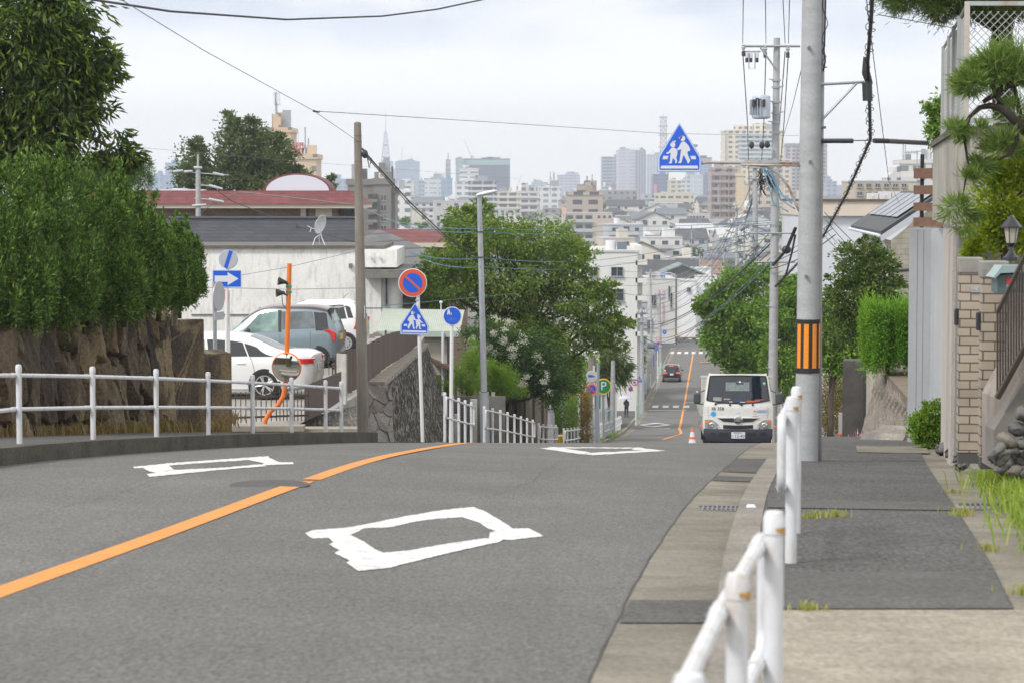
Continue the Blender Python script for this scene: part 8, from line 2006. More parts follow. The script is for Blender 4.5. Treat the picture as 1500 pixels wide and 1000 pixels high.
q = MB();q.box(((X(1186) + X(1420))/2,5.9,z(293.5)),(X(1420) - X(1184),12.6,.1));q.build('roof_edge',mat('brown_edge',(.12,.09,.08),.7),t)
for i,(px,w_,h_) in enumerate(((1278,16,10),(1296,18,12),(1314,16,12),(1332,20,11),(1350,16,12))):
 k = D/FPX;q = MB();q.box((0,0,h_*k/2),(w_*k,.4,h_*k));q.lathe([(h_*k*.38,-.21),(h_*k*.38,-.2),(h_*k*.1,-.22)],(0,0,h_*k/2),axis='Y',n=14);tag(q.build('air_conditioner',mat('ac_white',(.62,.63,.63),.5),loc=P(px,293,D + 1),bevel=.015),'air conditioner unit on the white building roof, %s from the left' % ('first','second','third','fourth','fifth')[i],'air conditioner','air conditioners on the white building roof')
# ================================================================ the town and the skyline
def tower(label,px0,px1,yt,D,dep,wall,name='tower_block',cat='tower',pent=None,slabs=0,slab_m=None,fins=0,band=None,zb=None,rz=0,parap=None,pipes=0):
 """skyline building; pent=[(px0,px1,ytop)]; slabs = balcony bands; band=(m, h) crown"""
 k = D/FPX;xa,xb = P(px0,0,D).x,P(px1,0,D).x;zt = P(0,yt,D).z;zb = -hz(D) - 1 if zb is None else zb
 t = thing(name,label,cat,((xa+xb)/2,D,zb),rz);W_,H_ = xb-xa,zt-zb
 q = MB();q.box((0,dep/2,H_/2),(W_,dep,H_));q.build('wall',wall,t)
 q = MB();q.box((0,dep/2,H_ + .5),(W_ + .6,dep + .6,1.1));q.build('parapet',parap or wall,t)
 for (a,b,y) in pent or []:
  x0,x1 = P(a,0,D).x - (xa+xb)/2,P(b,0,D).x - (xa+xb)/2;h2 = P(0,y,D).z - zb
  q = MB();q.box(((x0+x1)/2,dep*.5,(h2+H_)/2),(x1-x0,dep*.5,h2-H_));q.build('penthouse',wall,t)
 for i in range(slabs):
  zz = H_ - (i + .6)*max(2.9,H_/ (slabs + .5) if slabs else 3)
  if zz < 2: break
  q = MB();q.box((0,-.5,zz),(W_*1.0,1.0,1.1));q.build('balcony',slab_m or wall,t)
 for i in range(fins):
  q = MB();q.box((-W_/2 + W_*(i)/max(1,fins-1),-.6,H_/2),(max(.35,W_*.012),1.3,H_ - 1));q.build('wall_fin',slab_m or wall,t)
 if band:
  q = MB();q.box((0,dep/2,H_ - band[1]/2),(W_ + .3,dep + .3,band[1]));q.build('crown_band',band[0],t)
 rr_ = random.Random(int(px0*7 + D))
 for i in range(rr_.randint(1,3)):
  w2 = min(W_*.35,rr_.uniform(3,8));h2 = rr_.uniform(1.5,4);q = MB();q.box((rr_.uniform(-.4,.4)*(W_ - w2),dep*rr_.uniform(.2,.6),H_ + 1 + h2/2),(w2,min(dep*.4,w2),h2));q.build('roof_unit',M_steel if i % 2 else wall,t)
 for i in range(rr_.randint(0,2)):
  q = MB();xx = rr_.uniform(-.45,.45)*W_;hh = rr_.uniform(3,7);q.cyl((xx,dep*.3,H_),(xx,dep*.3,H_ + hh),.12 + D*.00006,n=5);q.build('roof_aerial_pole',M_steel,t)
 for i in range(pipes):
  q = MB();xx = W_*(-.4 + .8*((i*37) % 10)/10);q.cyl((xx,dep*.4,H_),(xx,dep*.4,H_ + 4 + (i*13) % 7),.2,n=6);q.build('roof_mast',M_steel,t)
 return t
F = facade
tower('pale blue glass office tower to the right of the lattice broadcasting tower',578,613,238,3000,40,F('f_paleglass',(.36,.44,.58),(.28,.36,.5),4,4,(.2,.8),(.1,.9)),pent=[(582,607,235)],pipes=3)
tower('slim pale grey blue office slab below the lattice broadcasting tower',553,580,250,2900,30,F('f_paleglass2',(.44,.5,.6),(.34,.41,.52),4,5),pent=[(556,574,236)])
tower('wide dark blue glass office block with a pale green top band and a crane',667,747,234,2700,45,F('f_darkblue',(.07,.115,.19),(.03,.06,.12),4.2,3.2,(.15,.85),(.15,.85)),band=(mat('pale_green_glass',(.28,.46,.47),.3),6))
tower('narrow pale green glass bay at the left end of the wide dark blue block',667,680,236,2690,10,F('f_palegreen',(.3,.42,.46),(.22,.34,.4),4.2,5))
tower('white striped office building standing before the dark blue glass block',673,700,248,1900,22,F('f_whitestripe',(.68,.69,.71),(.18,.22,.3),4,60,(.35,.7),(.02,.98)))
tower('grey balconied apartment slab before the dark blue glass block',686,727,268,1300,14,F('f_greyapt',(.42,.43,.46),(.1,.12,.16),3.0,6,(.1,.75),(.08,.92)),slabs=9,slab_m=mat('balcony_white',(.55,.56,.58),.6))
tower('low white office building with bright roof edge left of the striped office',666,690,269,1500,20,F('f_whiteoff',(.68,.68,.69),(.2,.24,.3),3.6,5))
tower('white building with a light blue glass side below the antenna mast',621,661,263,2000,30,F('f_whiteoff2',(.66,.68,.71),(.3,.38,.5),4,8,(.4,.7),(.1,.9)),pent=[(630,645,258)])
tower('light blue glass cube beside the white building under the antenna mast',646,661,265,1990,8,F('f_ltblue',(.25,.36,.5),(.2,.3,.44),4,4))
tower('white mid rise office below the pale blue glass tower',580,606,268,1700,20,F('f_whiteoff3',(.66,.66,.67),(.22,.26,.32),3.8,5),pent=[(588,600,262)])
tower('white low rise apartment right of the grey emblem building',576,600,283,900,14,F('f_whiteapt',(.66,.66,.65),(.15,.17,.2),3,5),pent=[(580,590,278)])
tower('tiny dark striped office between the pale tower and the white building',613,621,266,2300,16,F('f_striped',(.35,.4,.5),(.12,.15,.22),4,30,(.3,.7),(.02,.98)))
tower('cream apartment slab just right of the dark blue glass block',727,761,284,1250,14,F('f_creamapt',(.6,.57,.49),(.14,.15,.17),3,5,(.15,.7),(.12,.88)),slabs=5,slab_m=mat('balcony_cream',(.6,.57,.5),.6))
tower('second cream apartment slab with grey balconies further right',761,789,283,1150,14,F('f_creamapt2',(.55,.54,.5),(.14,.15,.17),3,4.2,(.15,.7),(.12,.88)),slabs=4,slab_m=MATS['balcony_white'])
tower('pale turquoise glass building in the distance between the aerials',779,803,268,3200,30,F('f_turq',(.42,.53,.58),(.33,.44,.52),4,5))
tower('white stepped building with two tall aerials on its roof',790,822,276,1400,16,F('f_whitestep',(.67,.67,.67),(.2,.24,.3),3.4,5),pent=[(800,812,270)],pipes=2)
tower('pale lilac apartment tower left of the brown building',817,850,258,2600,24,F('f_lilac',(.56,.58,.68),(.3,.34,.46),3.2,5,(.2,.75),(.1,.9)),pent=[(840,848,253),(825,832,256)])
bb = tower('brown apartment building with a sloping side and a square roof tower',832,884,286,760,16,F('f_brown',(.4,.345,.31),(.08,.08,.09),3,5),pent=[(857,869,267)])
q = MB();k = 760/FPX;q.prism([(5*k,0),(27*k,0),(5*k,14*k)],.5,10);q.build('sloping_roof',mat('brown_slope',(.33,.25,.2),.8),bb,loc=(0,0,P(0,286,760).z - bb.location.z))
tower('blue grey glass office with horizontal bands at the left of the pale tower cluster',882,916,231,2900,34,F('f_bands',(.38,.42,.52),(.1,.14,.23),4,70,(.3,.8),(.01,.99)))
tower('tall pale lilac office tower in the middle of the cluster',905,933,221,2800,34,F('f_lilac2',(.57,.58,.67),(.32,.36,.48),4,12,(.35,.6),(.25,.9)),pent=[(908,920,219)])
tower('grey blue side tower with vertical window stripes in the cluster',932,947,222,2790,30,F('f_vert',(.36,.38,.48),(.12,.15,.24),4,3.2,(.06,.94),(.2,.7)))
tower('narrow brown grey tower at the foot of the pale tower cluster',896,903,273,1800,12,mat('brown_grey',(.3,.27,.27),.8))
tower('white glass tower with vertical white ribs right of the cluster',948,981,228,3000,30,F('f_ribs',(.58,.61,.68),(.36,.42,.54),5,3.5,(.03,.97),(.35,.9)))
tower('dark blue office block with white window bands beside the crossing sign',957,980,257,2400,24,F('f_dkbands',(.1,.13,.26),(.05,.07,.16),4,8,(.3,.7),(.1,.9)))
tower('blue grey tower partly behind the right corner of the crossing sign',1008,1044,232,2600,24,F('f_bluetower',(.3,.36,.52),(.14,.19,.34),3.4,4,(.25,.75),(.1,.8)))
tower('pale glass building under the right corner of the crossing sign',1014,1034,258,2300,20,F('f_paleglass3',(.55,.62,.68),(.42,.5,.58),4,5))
tower('dark blue plain block right of the pale glass building',1033,1043,258,2200,16,mat('plain_dkblue',(.13,.17,.3),.5))
tower('cream mid rise under the crossing sign',981,1003,266,1900,18,F('f_cream',(.62,.57,.45),(.2,.2,.2),3.4,5),pent=[(984,990,263)])
tower('white mid rise beside the cream mid rise under the crossing sign',1000,1012,265,1850,14,F('f_whitem',(.62,.63,.66),(.25,.29,.36),3.4,4))
tower('mauve brown apartment tower with maroon stripes left of the cream high rise',1043,1082,249,950,16,F('f_mauve',(.36,.31,.305),(.1,.09,.1),3.0,4.5,(.2,.7),(.15,.7)),slabs=10,slab_m=mat('balcony_mauve',(.36,.31,.31),.7),fins=4)
for i in range(6):
 mt = bpy.data.objects.get('tower_block');
hi = tower('tall cream high rise apartment tower behind the transformer pole',1063,1149,193,1500,30,F('f_hicream',(.68,.63,.52),(.17,.155,.14),3.1,4.2,(.25,.75),(.2,.75)),pent=[(1108,1130,180)],fins=3,slab_m=mat('fin_cream',(.66,.6,.47),.7))
k = 1500/FPX
for i in range(7): q = MB();q.box((2,-.8,P(0,198 + i*6.4,1500).z - hi.location.z),(24,1.6,1.3));q.build('balcony',mat('balcony_blue',(.5,.58,.68),.4),hi)
tower('cream lower wing of the high rise just right of the transformer pole',1140,1160,235,1490,16,F('f_hicream2',(.62,.55,.45),(.2,.17,.15),3.1,4))
tower('orange cream side of the apartment behind the wrapped pole',1082,1092,258,940,10,mat('cream_orange',(.6,.5,.34),.8))  # side block in one even orange cream colour
tower('tan apartment block with small windows between the two big poles',1092,1150,270,1100,16,F('f_tan',(.52,.45,.36),(.13,.12,.12),3.0,4,(.25,.7),(.25,.75)))
tower('tall slim grey brown tower on either side of the striped pole',1153,1213,212,2000,24,F('f_slim',(.48,.45,.48),(.1,.09,.12),3.2,4.2,(.15,.75),(.2,.8)),slabs=0,fins=5,slab_m=mat('fin_dark',(.25,.22,.24),.7),band=(mat('band_dark',(.24,.22,.26),.7),2))
tower('small bluish office left of the tan building beyond the white roof',1213,1228,268,1800,16,F('f_smblue',(.35,.4,.5),(.2,.24,.34),3.4,4))
tower('hazy grey office group on the horizon right of the striped pole',1222,1256,276,2400,16,F('f_smgrey',(.42,.44,.5),(.25,.28,.36),3.4,4),pent=[(1228,1236,271),(1242,1250,272)])
tn = block('tan flat roofed apartment building left of the slatted screen',1254,1345,266,260,10,mat('tan_wall',(.46,.40,.33),.8,noise=(.6,.06)),windows=[(1262 + i*13,272,8,6,1) for i in range(6)] + [(1262 + i*13,284,9,6,1) for i in range(6)])
st = tower('white stepped apartment building with a slanted left side',1322,1352,240,640,12,F('f_step',(.58,.57,.54),(.16,.17,.19),3,4.2,(.2,.7),(.12,.85)),slabs=4,slab_m=MATS['balcony_white'])
k = 640/FPX;q = MB();q.prism([(-15*k,0),(-34*k,0),(-34*k,12*k),(-15*k,32*k)],.5,11);q.build('slanted_wing',F('f_step2',(.56,.56,.56),(.14,.15,.18),3,4,(.2,.7),(.2,.8)),st,loc=(0,0,P(0,272,640).z - st.location.z))
tower('small white building right of the stepped apartment behind the tree',1354,1372,239,660,10,F('f_step3',(.6,.6,.6),(.2,.2,.22),3,4))
t = thing('roof_antenna','television aerial standing on the tan apartment roof against the sky','antenna',P(1343,266,262));q = MB();k = 262/FPX
q.cyl((0,0,0),(0,0,45*k),.05,n=6);q.build('mast',M_steel,t);q = MB();q.cyl((-18*k,0,42*k),(6*k,0,44*k),.04,n=5)
for i in range(9): q.cyl((-17*k + i*2.2*k,-.3,42.2*k),(-17*k + i*2.2*k,.3,42.2*k),.03,n=4);q.cyl((-17*k + i*2.2*k,0,39*k),(-17*k + i*2.2*k,0,45*k),.02,n=4)
q.build('aerial',M_steel,t)
bt = tower('tall beige apartment tower behind the oak with aerials on its roof',392,425,194,520,14,F('f_beige',(.55,.41,.28),(.2,.16,.13),3,5,(.3,.7),(.3,.7)),zb=-32)
tower('lower beige wing right of the beige tower behind the oak',424,462,233,515,14,F('f_beige2',(.56,.44,.32),(.2,.17,.14),3,5,(.3,.7),(.35,.65)),zb=-32)
t = thing('antenna_mast','white cellular antenna mast on top of the beige tower','antenna',P(405,194,526));k = 526/FPX;q = MB();q.cyl((0,0,-1),(0,0,58*k),.35,.2,8);q.build('mast',M_steel,t)
for (x,z0,z1) in ((-2.5,40,58),(5,38,58),(1.5,44,56),(-2,14,24),(3,16,24)):
 q = MB();q.box((x*k,-.4,(z0+z1)/2*k),(.35,.3,(z1-z0)*k));q.build('panel_antenna',M_signw,t)
q = MB();q.cyl((-3*k,0,40*k),(6*k,0,40*k),.12,n=5);q.cyl((-3*k,0,56*k),(6*k,0,56*k),.1,n=5);q.cyl((18*k,0,-1),(18*k,0,25*k),.1,n=5);q.cyl((17*k,0,10*k),(22*k,0,10*k),.08,n=4);q.build('arm',M_steel,t)
t = thing('roof_aerial','red and white steel aerial frame on the lower beige wing','antenna',P(437,233,520));k = 520/FPX
M_rw = mat('aerial_red',(.55,.16,.15),.6)
for x in (-7,-2,3,7): q = MB();q.cyl((x*k*.7,0,-1),(x*k,0,23*k),.14,n=5);q.build('upright',M_rw,t)
q = MB()
for z_ in (8,15,20,23): q.cyl((-8*k,0,z_*k),(8*k,0,z_*k),.14,n=5)
for x in (-7,0,7): q.cyl((x*k*.8,0,2*k),((x+5)*k*.8,0,22*k),.09,n=4);q.cyl(((x+4)*k*.8,0,2*k),(x*k*.8,0,22*k),.09,n=4)
q.build('bracing',M_rw,t);q = MB();q.cyl((0,0,23*k),(0,0,38*k),.14,n=5);q.build('top_mast',M_signw,t)
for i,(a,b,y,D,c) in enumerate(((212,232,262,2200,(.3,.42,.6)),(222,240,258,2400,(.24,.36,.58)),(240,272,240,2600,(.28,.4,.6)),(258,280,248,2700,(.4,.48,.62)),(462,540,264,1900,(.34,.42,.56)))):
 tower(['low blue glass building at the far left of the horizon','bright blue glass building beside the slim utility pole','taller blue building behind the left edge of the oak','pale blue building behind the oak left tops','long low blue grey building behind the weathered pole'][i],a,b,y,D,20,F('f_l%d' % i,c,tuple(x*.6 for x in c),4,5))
eg = tower('grey apartment building with a round lion emblem on its roof tower',546,571,270,430,12,F('f_emb',(.19,.175,.165),(.10,.11,.12),3.2,50,(.35,.4),(.45,.46)),pent=[(546,571,252)])
tower('lower left wing of the grey emblem building',508,547,271,432,12,mat('emb_grey',(.2,.185,.175),.8,noise=(.5,.06)))
tower('grey side wing at the right of the emblem building',570,578,283,434,10,MATS['emb_grey'])
k = 430/FPX
for i in range(4):
 py = 290 + i*15;win_part(eg,(P(561,0,430).x - eg.location.x,-.05,P(0,py,430).z - eg.location.z),9*k,9*k,mull=1,frame=mat('win_lintel',(.4,.38,.36),.7))
 q = MB();q.box((P(545,0,430).x - eg.location.x,-.3,P(0,py - 1,430).z - eg.location.z),(13*k,.5,9*k));q.build('balcony_recess',mat('recess',(.05,.05,.055),.8),eg)
 q = MB();q.box((P(545,0,430).x - eg.location.x,-.7,P(0,py + 4,430).z - eg.location.z),(14*k,.7,4*k));q.build('balcony',MATS['emb_grey'],eg)
q = MB();q.prism(rounded([(-4.5*k,5*k),(4.5*k,5*k),(4.5*k,-2*k),(0,-6*k),(-4.5*k,-2*k)],.2),-.3,0);em = q.build('emblem',M_signw,eg,loc=(P(557,0,430).x - eg.location.x,3 - .1,P(0,258,430).z - eg.location.z))
q = MB();q.disc((0,.1),2.6*k,-.36,-.3,16,);q.build('emblem_face',mat('emblem_brown',(.42,.3,.2),.7),em)
def lattice_tower(label,px,ytop,D,ybase,w0,w1,ymast,m,platforms=(),n=12):
 k = D/FPX;zb = P(0,ybase,D).z;t = thing('lattice_tower',label,'tower',(P(px,0,D).x,D,zb));z1 = P(0,ymast,D).z - zb;z2 = P(0,ytop,D).z - zb
 q = MB();wz = lambda f_: (w0 + (w1 - w0)*f_**.7)*k/2
 C4 = [(-1,-1),(1,-1),(1,1),(-1,1)];r = max(.5,.14*k)
 for i in range(n):
  f0,f1 = i/n,(i+1)/n
  for j in range(4):
   a,b = C4[j],C4[(j+1) % 4]
   p = lambda c,f_: (c[0]*wz(f_),c[1]*wz(f_),z1*f_)
   q.cyl(p(a,f0),p(a,f1),r,n=4);q.cyl(p(a,f0),p(b,f1),r*.7,n=4);q.cyl(p(b,f0),p(a,f1),r*.7,n=4);q.cyl(p(a,f1),p(b,f1),r*.7,n=4)
 q.build('lattice',m,t);q = MB();q.cyl((0,0,z1),(0,0,z2),r*1.2,r*.6,6);q.build('antenna_mast',m,t)
 for f_,ww in platforms: q = MB();q.box((0,0,z1*f_),(ww*k,ww*k,1.6*k));q.build('platform',m,t)
 return t
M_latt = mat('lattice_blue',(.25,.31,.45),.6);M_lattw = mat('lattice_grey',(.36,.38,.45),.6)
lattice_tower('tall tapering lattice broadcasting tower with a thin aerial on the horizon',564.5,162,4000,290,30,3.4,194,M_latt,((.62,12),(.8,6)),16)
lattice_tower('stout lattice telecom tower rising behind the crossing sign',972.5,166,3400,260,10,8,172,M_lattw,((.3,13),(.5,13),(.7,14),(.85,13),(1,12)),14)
lattice_tower('small lattice aerial mast left of the dark blue glass block',656,224,2100,270,7,5,234,M_lattw,((.4,8),(.6,8),(.8,8),(.95,7)),9)
def crane(label,px,py,D,bx,by):
 k = D/FPX;b = P(px,py,D);e = P(bx,by,D) - b;t = thing('tower_crane',label,'crane',b)
 q = MB();q.cyl((0,0,-12*k),(0,0,2*k),.5*k,n=4);q.build('mast',mat('crane_red',(.55,.16,.1),.6),t)
 q = MB();n_ = 8
 for i in range(n_): q.cyl(e*(i/n_),e*((i+1)/n_),.42*k,.38*k,4,mi=i % 2)
 q.build('jib',[MATS['crane_red'],M_signw],t);q = MB();q.box((.8*k,0,1.5*k),(3*k,2*k,2*k));q.build('cab',MATS['crane_red'],t)
crane('red and white crane leaning left on top of the dark blue glass block',691,231,2720,680,205)
crane('orange crane leaning right beyond the cream apartment slabs',757,276,2300,764,257)
t = thing('roof_mast','thin red and white mast on the pale blue glass tower','mast',P(589,236,3010));q = MB();k = 3010/FPX
for i in range(5): q.cyl((0,0,i*4*k),(0,0,(i+1)*4*k),.5*k,.4*k,5,mi=i % 2)
q.build('mast',[M_rw,M_signw],t)
q = MB();k = 1800/FPX;q.sph((0,0,0),(2.2*k,2.2*k,5*k),8);q.cyl((0,0,-12*k),(0,0,-4*k),.6*k,n=6)
tag(q.build('water_tower',mat('pale_tank',(.62,.66,.68),.5),loc=P(885.5,272,1800),smooth=True),'white bulb shaped tower below the banded office','water tower')
q = MB();k = 2300/FPX;q.box((0,0,0),(4*k,2,15*k));tag(q.build('red_signboard',mat('pinkred_sign',(.75,.2,.24),.6),loc=P(960,277,2390)),'vertical pink red signboard on the dark blue office block','signboard')
ap = block('brown balconied apartment block above the cherry crown',828,898,312,740,14,mat('apt_brown',(.48,.43,.38),.8,noise=(.4,.06)))
k = 740/FPX
for r_ in range(3):
 for c in range(3):
  cx = P(835 + c*14,0,740).x - ap.location.x;cz = P(0,320 + r_*14,740).z - ap.location.z
  q = MB();q.box((cx,-.02,cz),(11*k,.1,10*k));rc = q.build('balcony_recess',mat('apt_recess',(.16,.16,.17),.7),ap)
  q = MB();q.box((cx - 1.6*k,-.1,cz - .5*k),(3.4*k,.06,7*k));q.box((cx + 2.4*k,-.1,cz - .5*k),(3.2*k,.06,7*k));q.build('glass_door',M_glass,rc)
  q = MB();q.box((cx,-.9,cz - 3.2*k),(12*k,.08,4*k));q.box((cx,-.45,cz - 5.3*k),(12.5*k,1.0,.3));q.build('balcony',mat('balcony_pane',(.42,.46,.47),.4),ap)
for c in range(3): q = MB();q.box((P(878 + c*8,0,740).x - ap.location.x,-.02,P(0,318,740).z - ap.location.z),(3.6*k,.1,4*k));q.build('small_window',M_glass,ap)
MW = {'white': (.66,.66,.65),'cream': (.64,.61,.53),'beige': (.54,.49,.42),'pale grey': (.48,.485,.49),'grey': (.3,.3,.31),'brown': (.33,.28,.245),'bluish': (.42,.46,.52),'tan': (.48,.42,.34)}
MR = {'dark grey': (.075,.08,.09),'grey blue': (.16,.18,.21),'brown red': (.28,.18,.15),'pale metal': (.55,.56,.57),'brown': (.15,.11,.09),'orange': (.42,.27,.2),'green grey': (.2,.25,.24)}
def wm(c): return mat('wall_' + c.replace(' ','_'),MW[c],.8,noise=(.5,.06),streak=(2,.25,tuple(x*.55 for x in MW[c])))
def rm(c):
 return brickmat('roof_' + c.replace(' ','_'),MR[c],tuple(x*1.2 for x in MR[c]),tuple(x*.6 for x in MR[c]),1.0,.5,.45,.03,.65,bump=.6)
winproto = {}
def add_window(parent,c,w_,h_):
 key = (round(w_,1),round(h_,1))
 if key not in winproto:
  f = win_part(parent,c,key[0],key[1],mull=1,proud=.05);winproto[key] = f
  for o in (f,f.children[0]):
   for v in o.data.vertices: v.co -= Vector(c)
  f.location = c;return f
 f = winproto[key];g = copy_tree(f,parent);g.location = c;return g
used_labels = set()
DESC_D = [(470,'near crossroads'),(640,'valley floor'),(850,'mid valley'),(1150,'far valley'),(1600,'below towers'),(9999,'skyline foot')]
DESC_X = [(620,'under lattice tower'),(700,'below dark blue block'),(790,'below cream apartment slabs'),(860,'below brown building'),(915,'left of tower cluster'),(955,'under tower cluster'),(1000,'under crossing sign'),(1045,'in line with road'),(1092,'below mauve tower'),(1135,'between big poles'),(1175,'beside striped pole'),(9999,'right of striped pole')]
def house(px,D,W_,dep,st,wall,roof,style,extra,r,lab_px=None,rz=0):
 xa = P(px,0,D).x;zb = -hz(D) - .3;H_ = st*2.8 + .4
 where = next(t for lim,t in DESC_D if D <= lim);wx_ = next(t for lim,t in DESC_X if px <= lim)
 styl = {'gable_x': 'gabled','gable_y': 'front gabled','hip': 'hipped','flat': 'flat'}[style]
 sz = ['','one','two','three','four','five','six'][st]
 lab = f"{wall} {sz} storey {styl} house{(', ' + roof + ' roof') if style != 'flat' else ''}{', ' + extra if extra else ''}, {where} {wx_}"
 if lab in used_labels or len(lab.split()) > 16: return False
 used_labels.add(lab)
 t = thing('town_house',lab,'house' if st < 4 else 'apartment block',(xa,D,zb),rz,None)
 q = MB();q.box((0,dep/2,H_/2),(W_,dep,H_));
 rh = min(W_,dep)*.28
 if style == 'gable_x':
  for s_ in (-1,1): q._add([(s_*W_/2,0,H_),(s_*W_/2,dep,H_),(s_*W_/2,dep/2,H_ + dep*.25)],[(0,1,2)])
 if style == 'gable_y': q._add([(-W_/2,0,H_),(W_/2,0,H_),(0,0,H_ + W_*.22)],[(0,1,2)])
 q.build('wall',wm(wall),t)
 if style == 'gable_x': roof_gable(t,-W_/2,W_/2,0,dep,H_,H_ + dep*.25,rm(roof),'x',.5,.18)
 elif style == 'gable_y': roof_gable(t,-W_/2,W_/2,0,dep,H_,H_ + W_*.22,rm(roof),'y',.5,.18)
 elif style == 'hip':
  o_ = .5;q = MB();i_ = min(W_,dep)*.45;vs = [(-W_/2-o_,-o_,H_),(W_/2+o_,-o_,H_),(W_/2+o_,dep+o_,H_),(-W_/2-o_,dep+o_,H_),(-W_/2+i_,dep/2,H_+rh),(W_/2-i_,dep/2,H_+rh)]
  q._add(vs + [(x,y,z - .15) for x,y,z in vs[:4]],[(0,1,5,4),(1,2,5),(2,3,4,5),(3,0,4),(0,6,7,1),(1,7,8,2),(2,8,9,3),(3,9,6,0),(9,8,7,6)]);q.build('roof',rm(roof),t)
 else:
  q = MB();q.box((0,dep/2,H_ + .12),(W_ + .2,dep + .2,.35));q.build('parapet',mat('parapet_pale',(.5,.5,.49),.8),t)
  if extra == 'roof room': q = MB();q.box((W_*.2,dep*.5,H_ + 1.3),(W_*.3,dep*.4,2.4));q.build('rooftop_room',wm(wall),t)
  if extra == 'tank': q = MB();q.cyl((-W_*.2,dep*.4,H_ + .2),(-W_*.2,dep*.4,H_ + 1.8),.9,n=12);q.build('roof_tank',M_signw,t)
 if extra == 'aerial':
  q = MB();z0 = H_ + (rh if style != 'flat' else 0);q.cyl((W_*.2,dep/2,z0 - .5),(W_*.2,dep/2,z0 + 2.6),.05,n=5);q.cyl((W_*.2 - .8,dep/2,z0 + 2.3),(W_*.2 + .8,dep/2,z0 + 2.3),.04,n=4)
  for i in range(5): q.cyl((W_*.2 - .7 + i*.35,dep/2 - .35,z0 + 2.3),(W_*.2 - .7 + i*.35,dep/2 + .35,z0 + 2.3),.03,n=4)
  q.build('aerial',M_steel,t)
 if extra == 'vent': q = MB();q.box((-W_*.25,dep*.55,H_ + rh + .3),(.5,.5,1.2));q.build('roof_vent',mat('vent_grey',(.3,.3,.31),.7),t)
 nw = max(1,int(W_/3.2))
 for s_ in range(st):
  for c in range(nw):
   if r.random() < .18: continue
   add_window(t,(-W_/2 + W_*(c + .5)/nw + r.uniform(-.2,.2),-.02,.4 + s_*2.8 + 1.5),r.choice((1.2,1.7,1.7)),r.choice((1.1,1.1,1.7)))
 if st >= 2 and r.random() < .5:
  q = MB();bw = W_*r.uniform(.35,.9);bx_ = r.uniform(-1,1)*(W_ - bw)/2;z0 = .4 + (st-1)*2.8;q.box((bx_,-.55,z0),(bw,1.1,.15));q.box((bx_,-1.08,z0 + .5),(bw,.06,.9));q.build('balcony',mat('parapet_pale',(.5,.5,.49),.8),t)
 return True
r = random.Random(77)
rows = [(392,985,1165),(440,860,1190),(485,850,1190),(530,895,1190),(580,895,1190),(630,880,1195),(680,890,1195),(730,870,1200),(765,930,1090),(810,860,1200),(860,900,1090),(910,640,1200),(970,900,1100),(1030,560,1200),(1100,880,1100),(1170,550,1255),(1250,880,1110),(1330,550,1255),(1500,550,1255),(1720,550,1255),(2000,550,1255)]
for ri,(D,pa,pb) in enumerate(rows):
 px = pa + r.uniform(0,20)
 while px < pb:
  wide = r.uniform(8,15) if D < 1000 else r.uniform(10,24)
  wpx = wide*FPX/D
  cxp = px + wpx/2
  ok_road = not (D < 480 and 985 < cxp < 1050)
  if ok_road:
   for _ in range(12):
    st = r.choices((1,2,3,4,5),(1.6,6,1.2,.2,.1))[0] if D < 700 else r.choices((1,2,3,4,5),(1.5,6,2,.5,.2) if D < 1300 else (.5,3,3,2,1))[0]
    if 390 < D < 470: st = min(st,2)
    style = r.choices(('gable_x','gable_y','hip','flat'),(3,2.4,2,3))[0]
    if st >= 4: style = 'flat'
    wall = r.choices(list(MW),(7,1.6,1,4,1.6,.5,1.6,.4))[0];roof = r.choices(list(MR),(5,4,1,3,.8,.4,.8))[0]
    extra = r.choice(('','','aerial','vent','tank' if style == 'flat' else 'aerial','roof room' if style == 'flat' else ''))
    if house(cxp,D + r.uniform(-18,18)*D/600,wide*.92,r.uniform(7,11) if st < 4 else 13,st,wall,roof,style,extra,r,rz=r.uniform(-.16,.16)): break
  px += wpx*r.uniform(.98,1.25)
def hip(label,px,D,W_,dep,zt_eave,roofm,wallm,rh=2.2,style='gable_y',windows=2):
 zb = -hz(D) - .3;xa = P(px,0,D).x;H_ = P(0,zt_eave,D).z - zb
 t = thing('town_house',label,'house',(xa,D,zb));q = MB();q.box((0,dep/2,H_/2),(W_,dep,H_))
 if style == 'gable_y': q._add([(-W_/2,0,H_),(W_/2,0,H_),(0,0,H_ + rh)],[(0,1,2)])
 q.build('wall',wallm,t);roof_gable(t,-W_/2,W_/2,0,dep,H_,H_ + rh,roofm,'y' if style == 'gable_y' else 'x',.6,.2)
 for i in range(windows): add_window(t,(-W_/2 + W_*(i + .5)/windows,-.02,H_ - 1.6),1.7,1.1)
 return t
hip('white house with an orange tiled gable behind the cherry crown',868,330,7,8,385,rm('orange'),wm('white'),1.4)
hip('dark green grey gabled house with pale verge boards above the corner building',1001,385,12,10,410,rm('green grey'),mat('dark_teal_wall',(.1,.115,.105),.8),2.6)
hip('brown red hip house left of the bright white sheds',1008,430,12,9,398,rm('brown red'),wm('cream'),2.0,'gable_x')
hip('house with large tilted solar panels on a dark roof above the corner building',975,400,11,10,408,rm('dark grey'),wm('grey'),3.0,'gable_x')
MWs = mat('bright_white_roof',(.78,.79,.8),.5,noise=(1,.04))
for i,(a,b,y,D) in enumerate(((1014,1044,394,395),(1000,1022,412,375),(1022,1052,405,380),(950,1020,386,600),(1040,1110,356,800))):
 tt_ = block(['bright white metal shed at the left of the zelkova top','low white awning shed above the corner building','second white shed close to the zelkova top','white flat roofed workshop above the apartment roof tank','long white warehouse roof left of the wrapped pole'][i],a,b,y,D,12,MWs,parapet=True,windows=[((a+b)/2,y + 12,6,6,1)])
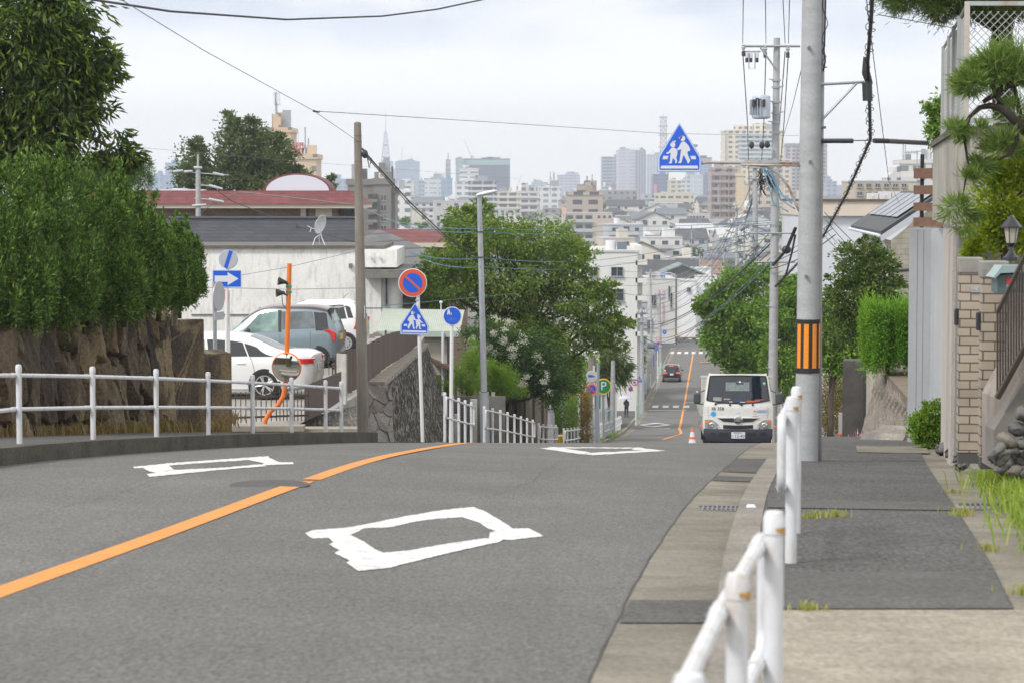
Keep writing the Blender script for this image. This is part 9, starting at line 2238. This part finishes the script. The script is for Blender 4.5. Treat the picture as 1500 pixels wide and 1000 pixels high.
sg = block('pale building with a red emblem sign right of the wrapped pole',1078,1118,308,1000,12,wm('pale grey'),windows=[(1082 + i*6,320,4,4,1) for i in range(6)])
k = 1000/FPX;q = MB();q.prism([(-4.5*k,0),(-2*k,2*k),(0,1*k),(1*k,2.6*k),(2*k,1*k),(4.5*k,.5*k),(3*k,-1.6*k),(1*k,-1*k),(-1*k,-2.4*k),(-3*k,-1*k)],-.4,0);q.build('red_emblem',mat('emblem_red',(.75,.04,.04),.5),sg,loc=(P(1096,0,1000).x - sg.location.x,-.05,P(0,312,1000).z - sg.location.z))
block('cream long office with rows of small windows under the crossing sign',962,1017,283,1250,16,F('f_cream_long',(.58,.53,.42),(.12,.12,.12),3.2,4,(.35,.75),(.15,.85)))
block('pale box building with a grey frame in front of the cream long office',954,994,298,1020,14,F('f_palebox',(.46,.46,.46),(.1,.1,.11),3.2,5,(.3,.6),(.3,.8)),windows=[(960 + i*7,304,5,4,1) for i in range(3)])
block('grey building with a row of dark square openings beside the far road line',1003,1041,313,930,12,wm('pale grey'),windows=[(1009 + i*4.6,318,2.6,3.2,0) for i in range(6)])
block('beige flat roofed building with an outside stair',972,1020,338,800,10,wm('beige'),windows=[(978,343,8,9,1),(995,353,6,7,1),(1008,353,6,7,1)])
for i,(px,y0,y1,D) in enumerate(((700,372,300,500),(806,285,252,1350),(812,286,254,1380),(860,270,258,780),(1052,300,270,900))):
 q = MB();h_ = (y0-y1)*D/FPX;q.cyl((0,0,0),(0,0,h_),.12 if D < 600 else .25,n=6);tag(q.build('roof_mast',M_steel,loc=P(px,y0,D)),['thin mast behind the lamp post','left tall aerial over the white stepped building','right tall aerial over the white stepped building','short mast on the brown building roof tower','mast in front of the mauve apartment tower'][i],'mast')
# ================================================================ haze
q = MB();q.box((0,2150,48),(4000,4500,206));hzm = bpy.data.materials.new('haze');hzm.use_nodes = True;n_ = hzm.node_tree.nodes;n_.clear()
oo = n_.new('ShaderNodeOutputMaterial');pv = n_.new('ShaderNodeVolumePrincipled');pv.inputs['Color'].default_value = (.86,.91,1.0,1);pv.inputs['Density'].default_value = .0003;pv.inputs['Anisotropy'].default_value = .2
hzm.node_tree.links.new(pv.outputs[0],oo.inputs['Volume'])
tag(q.build('haze',hzm),kind='stuff')
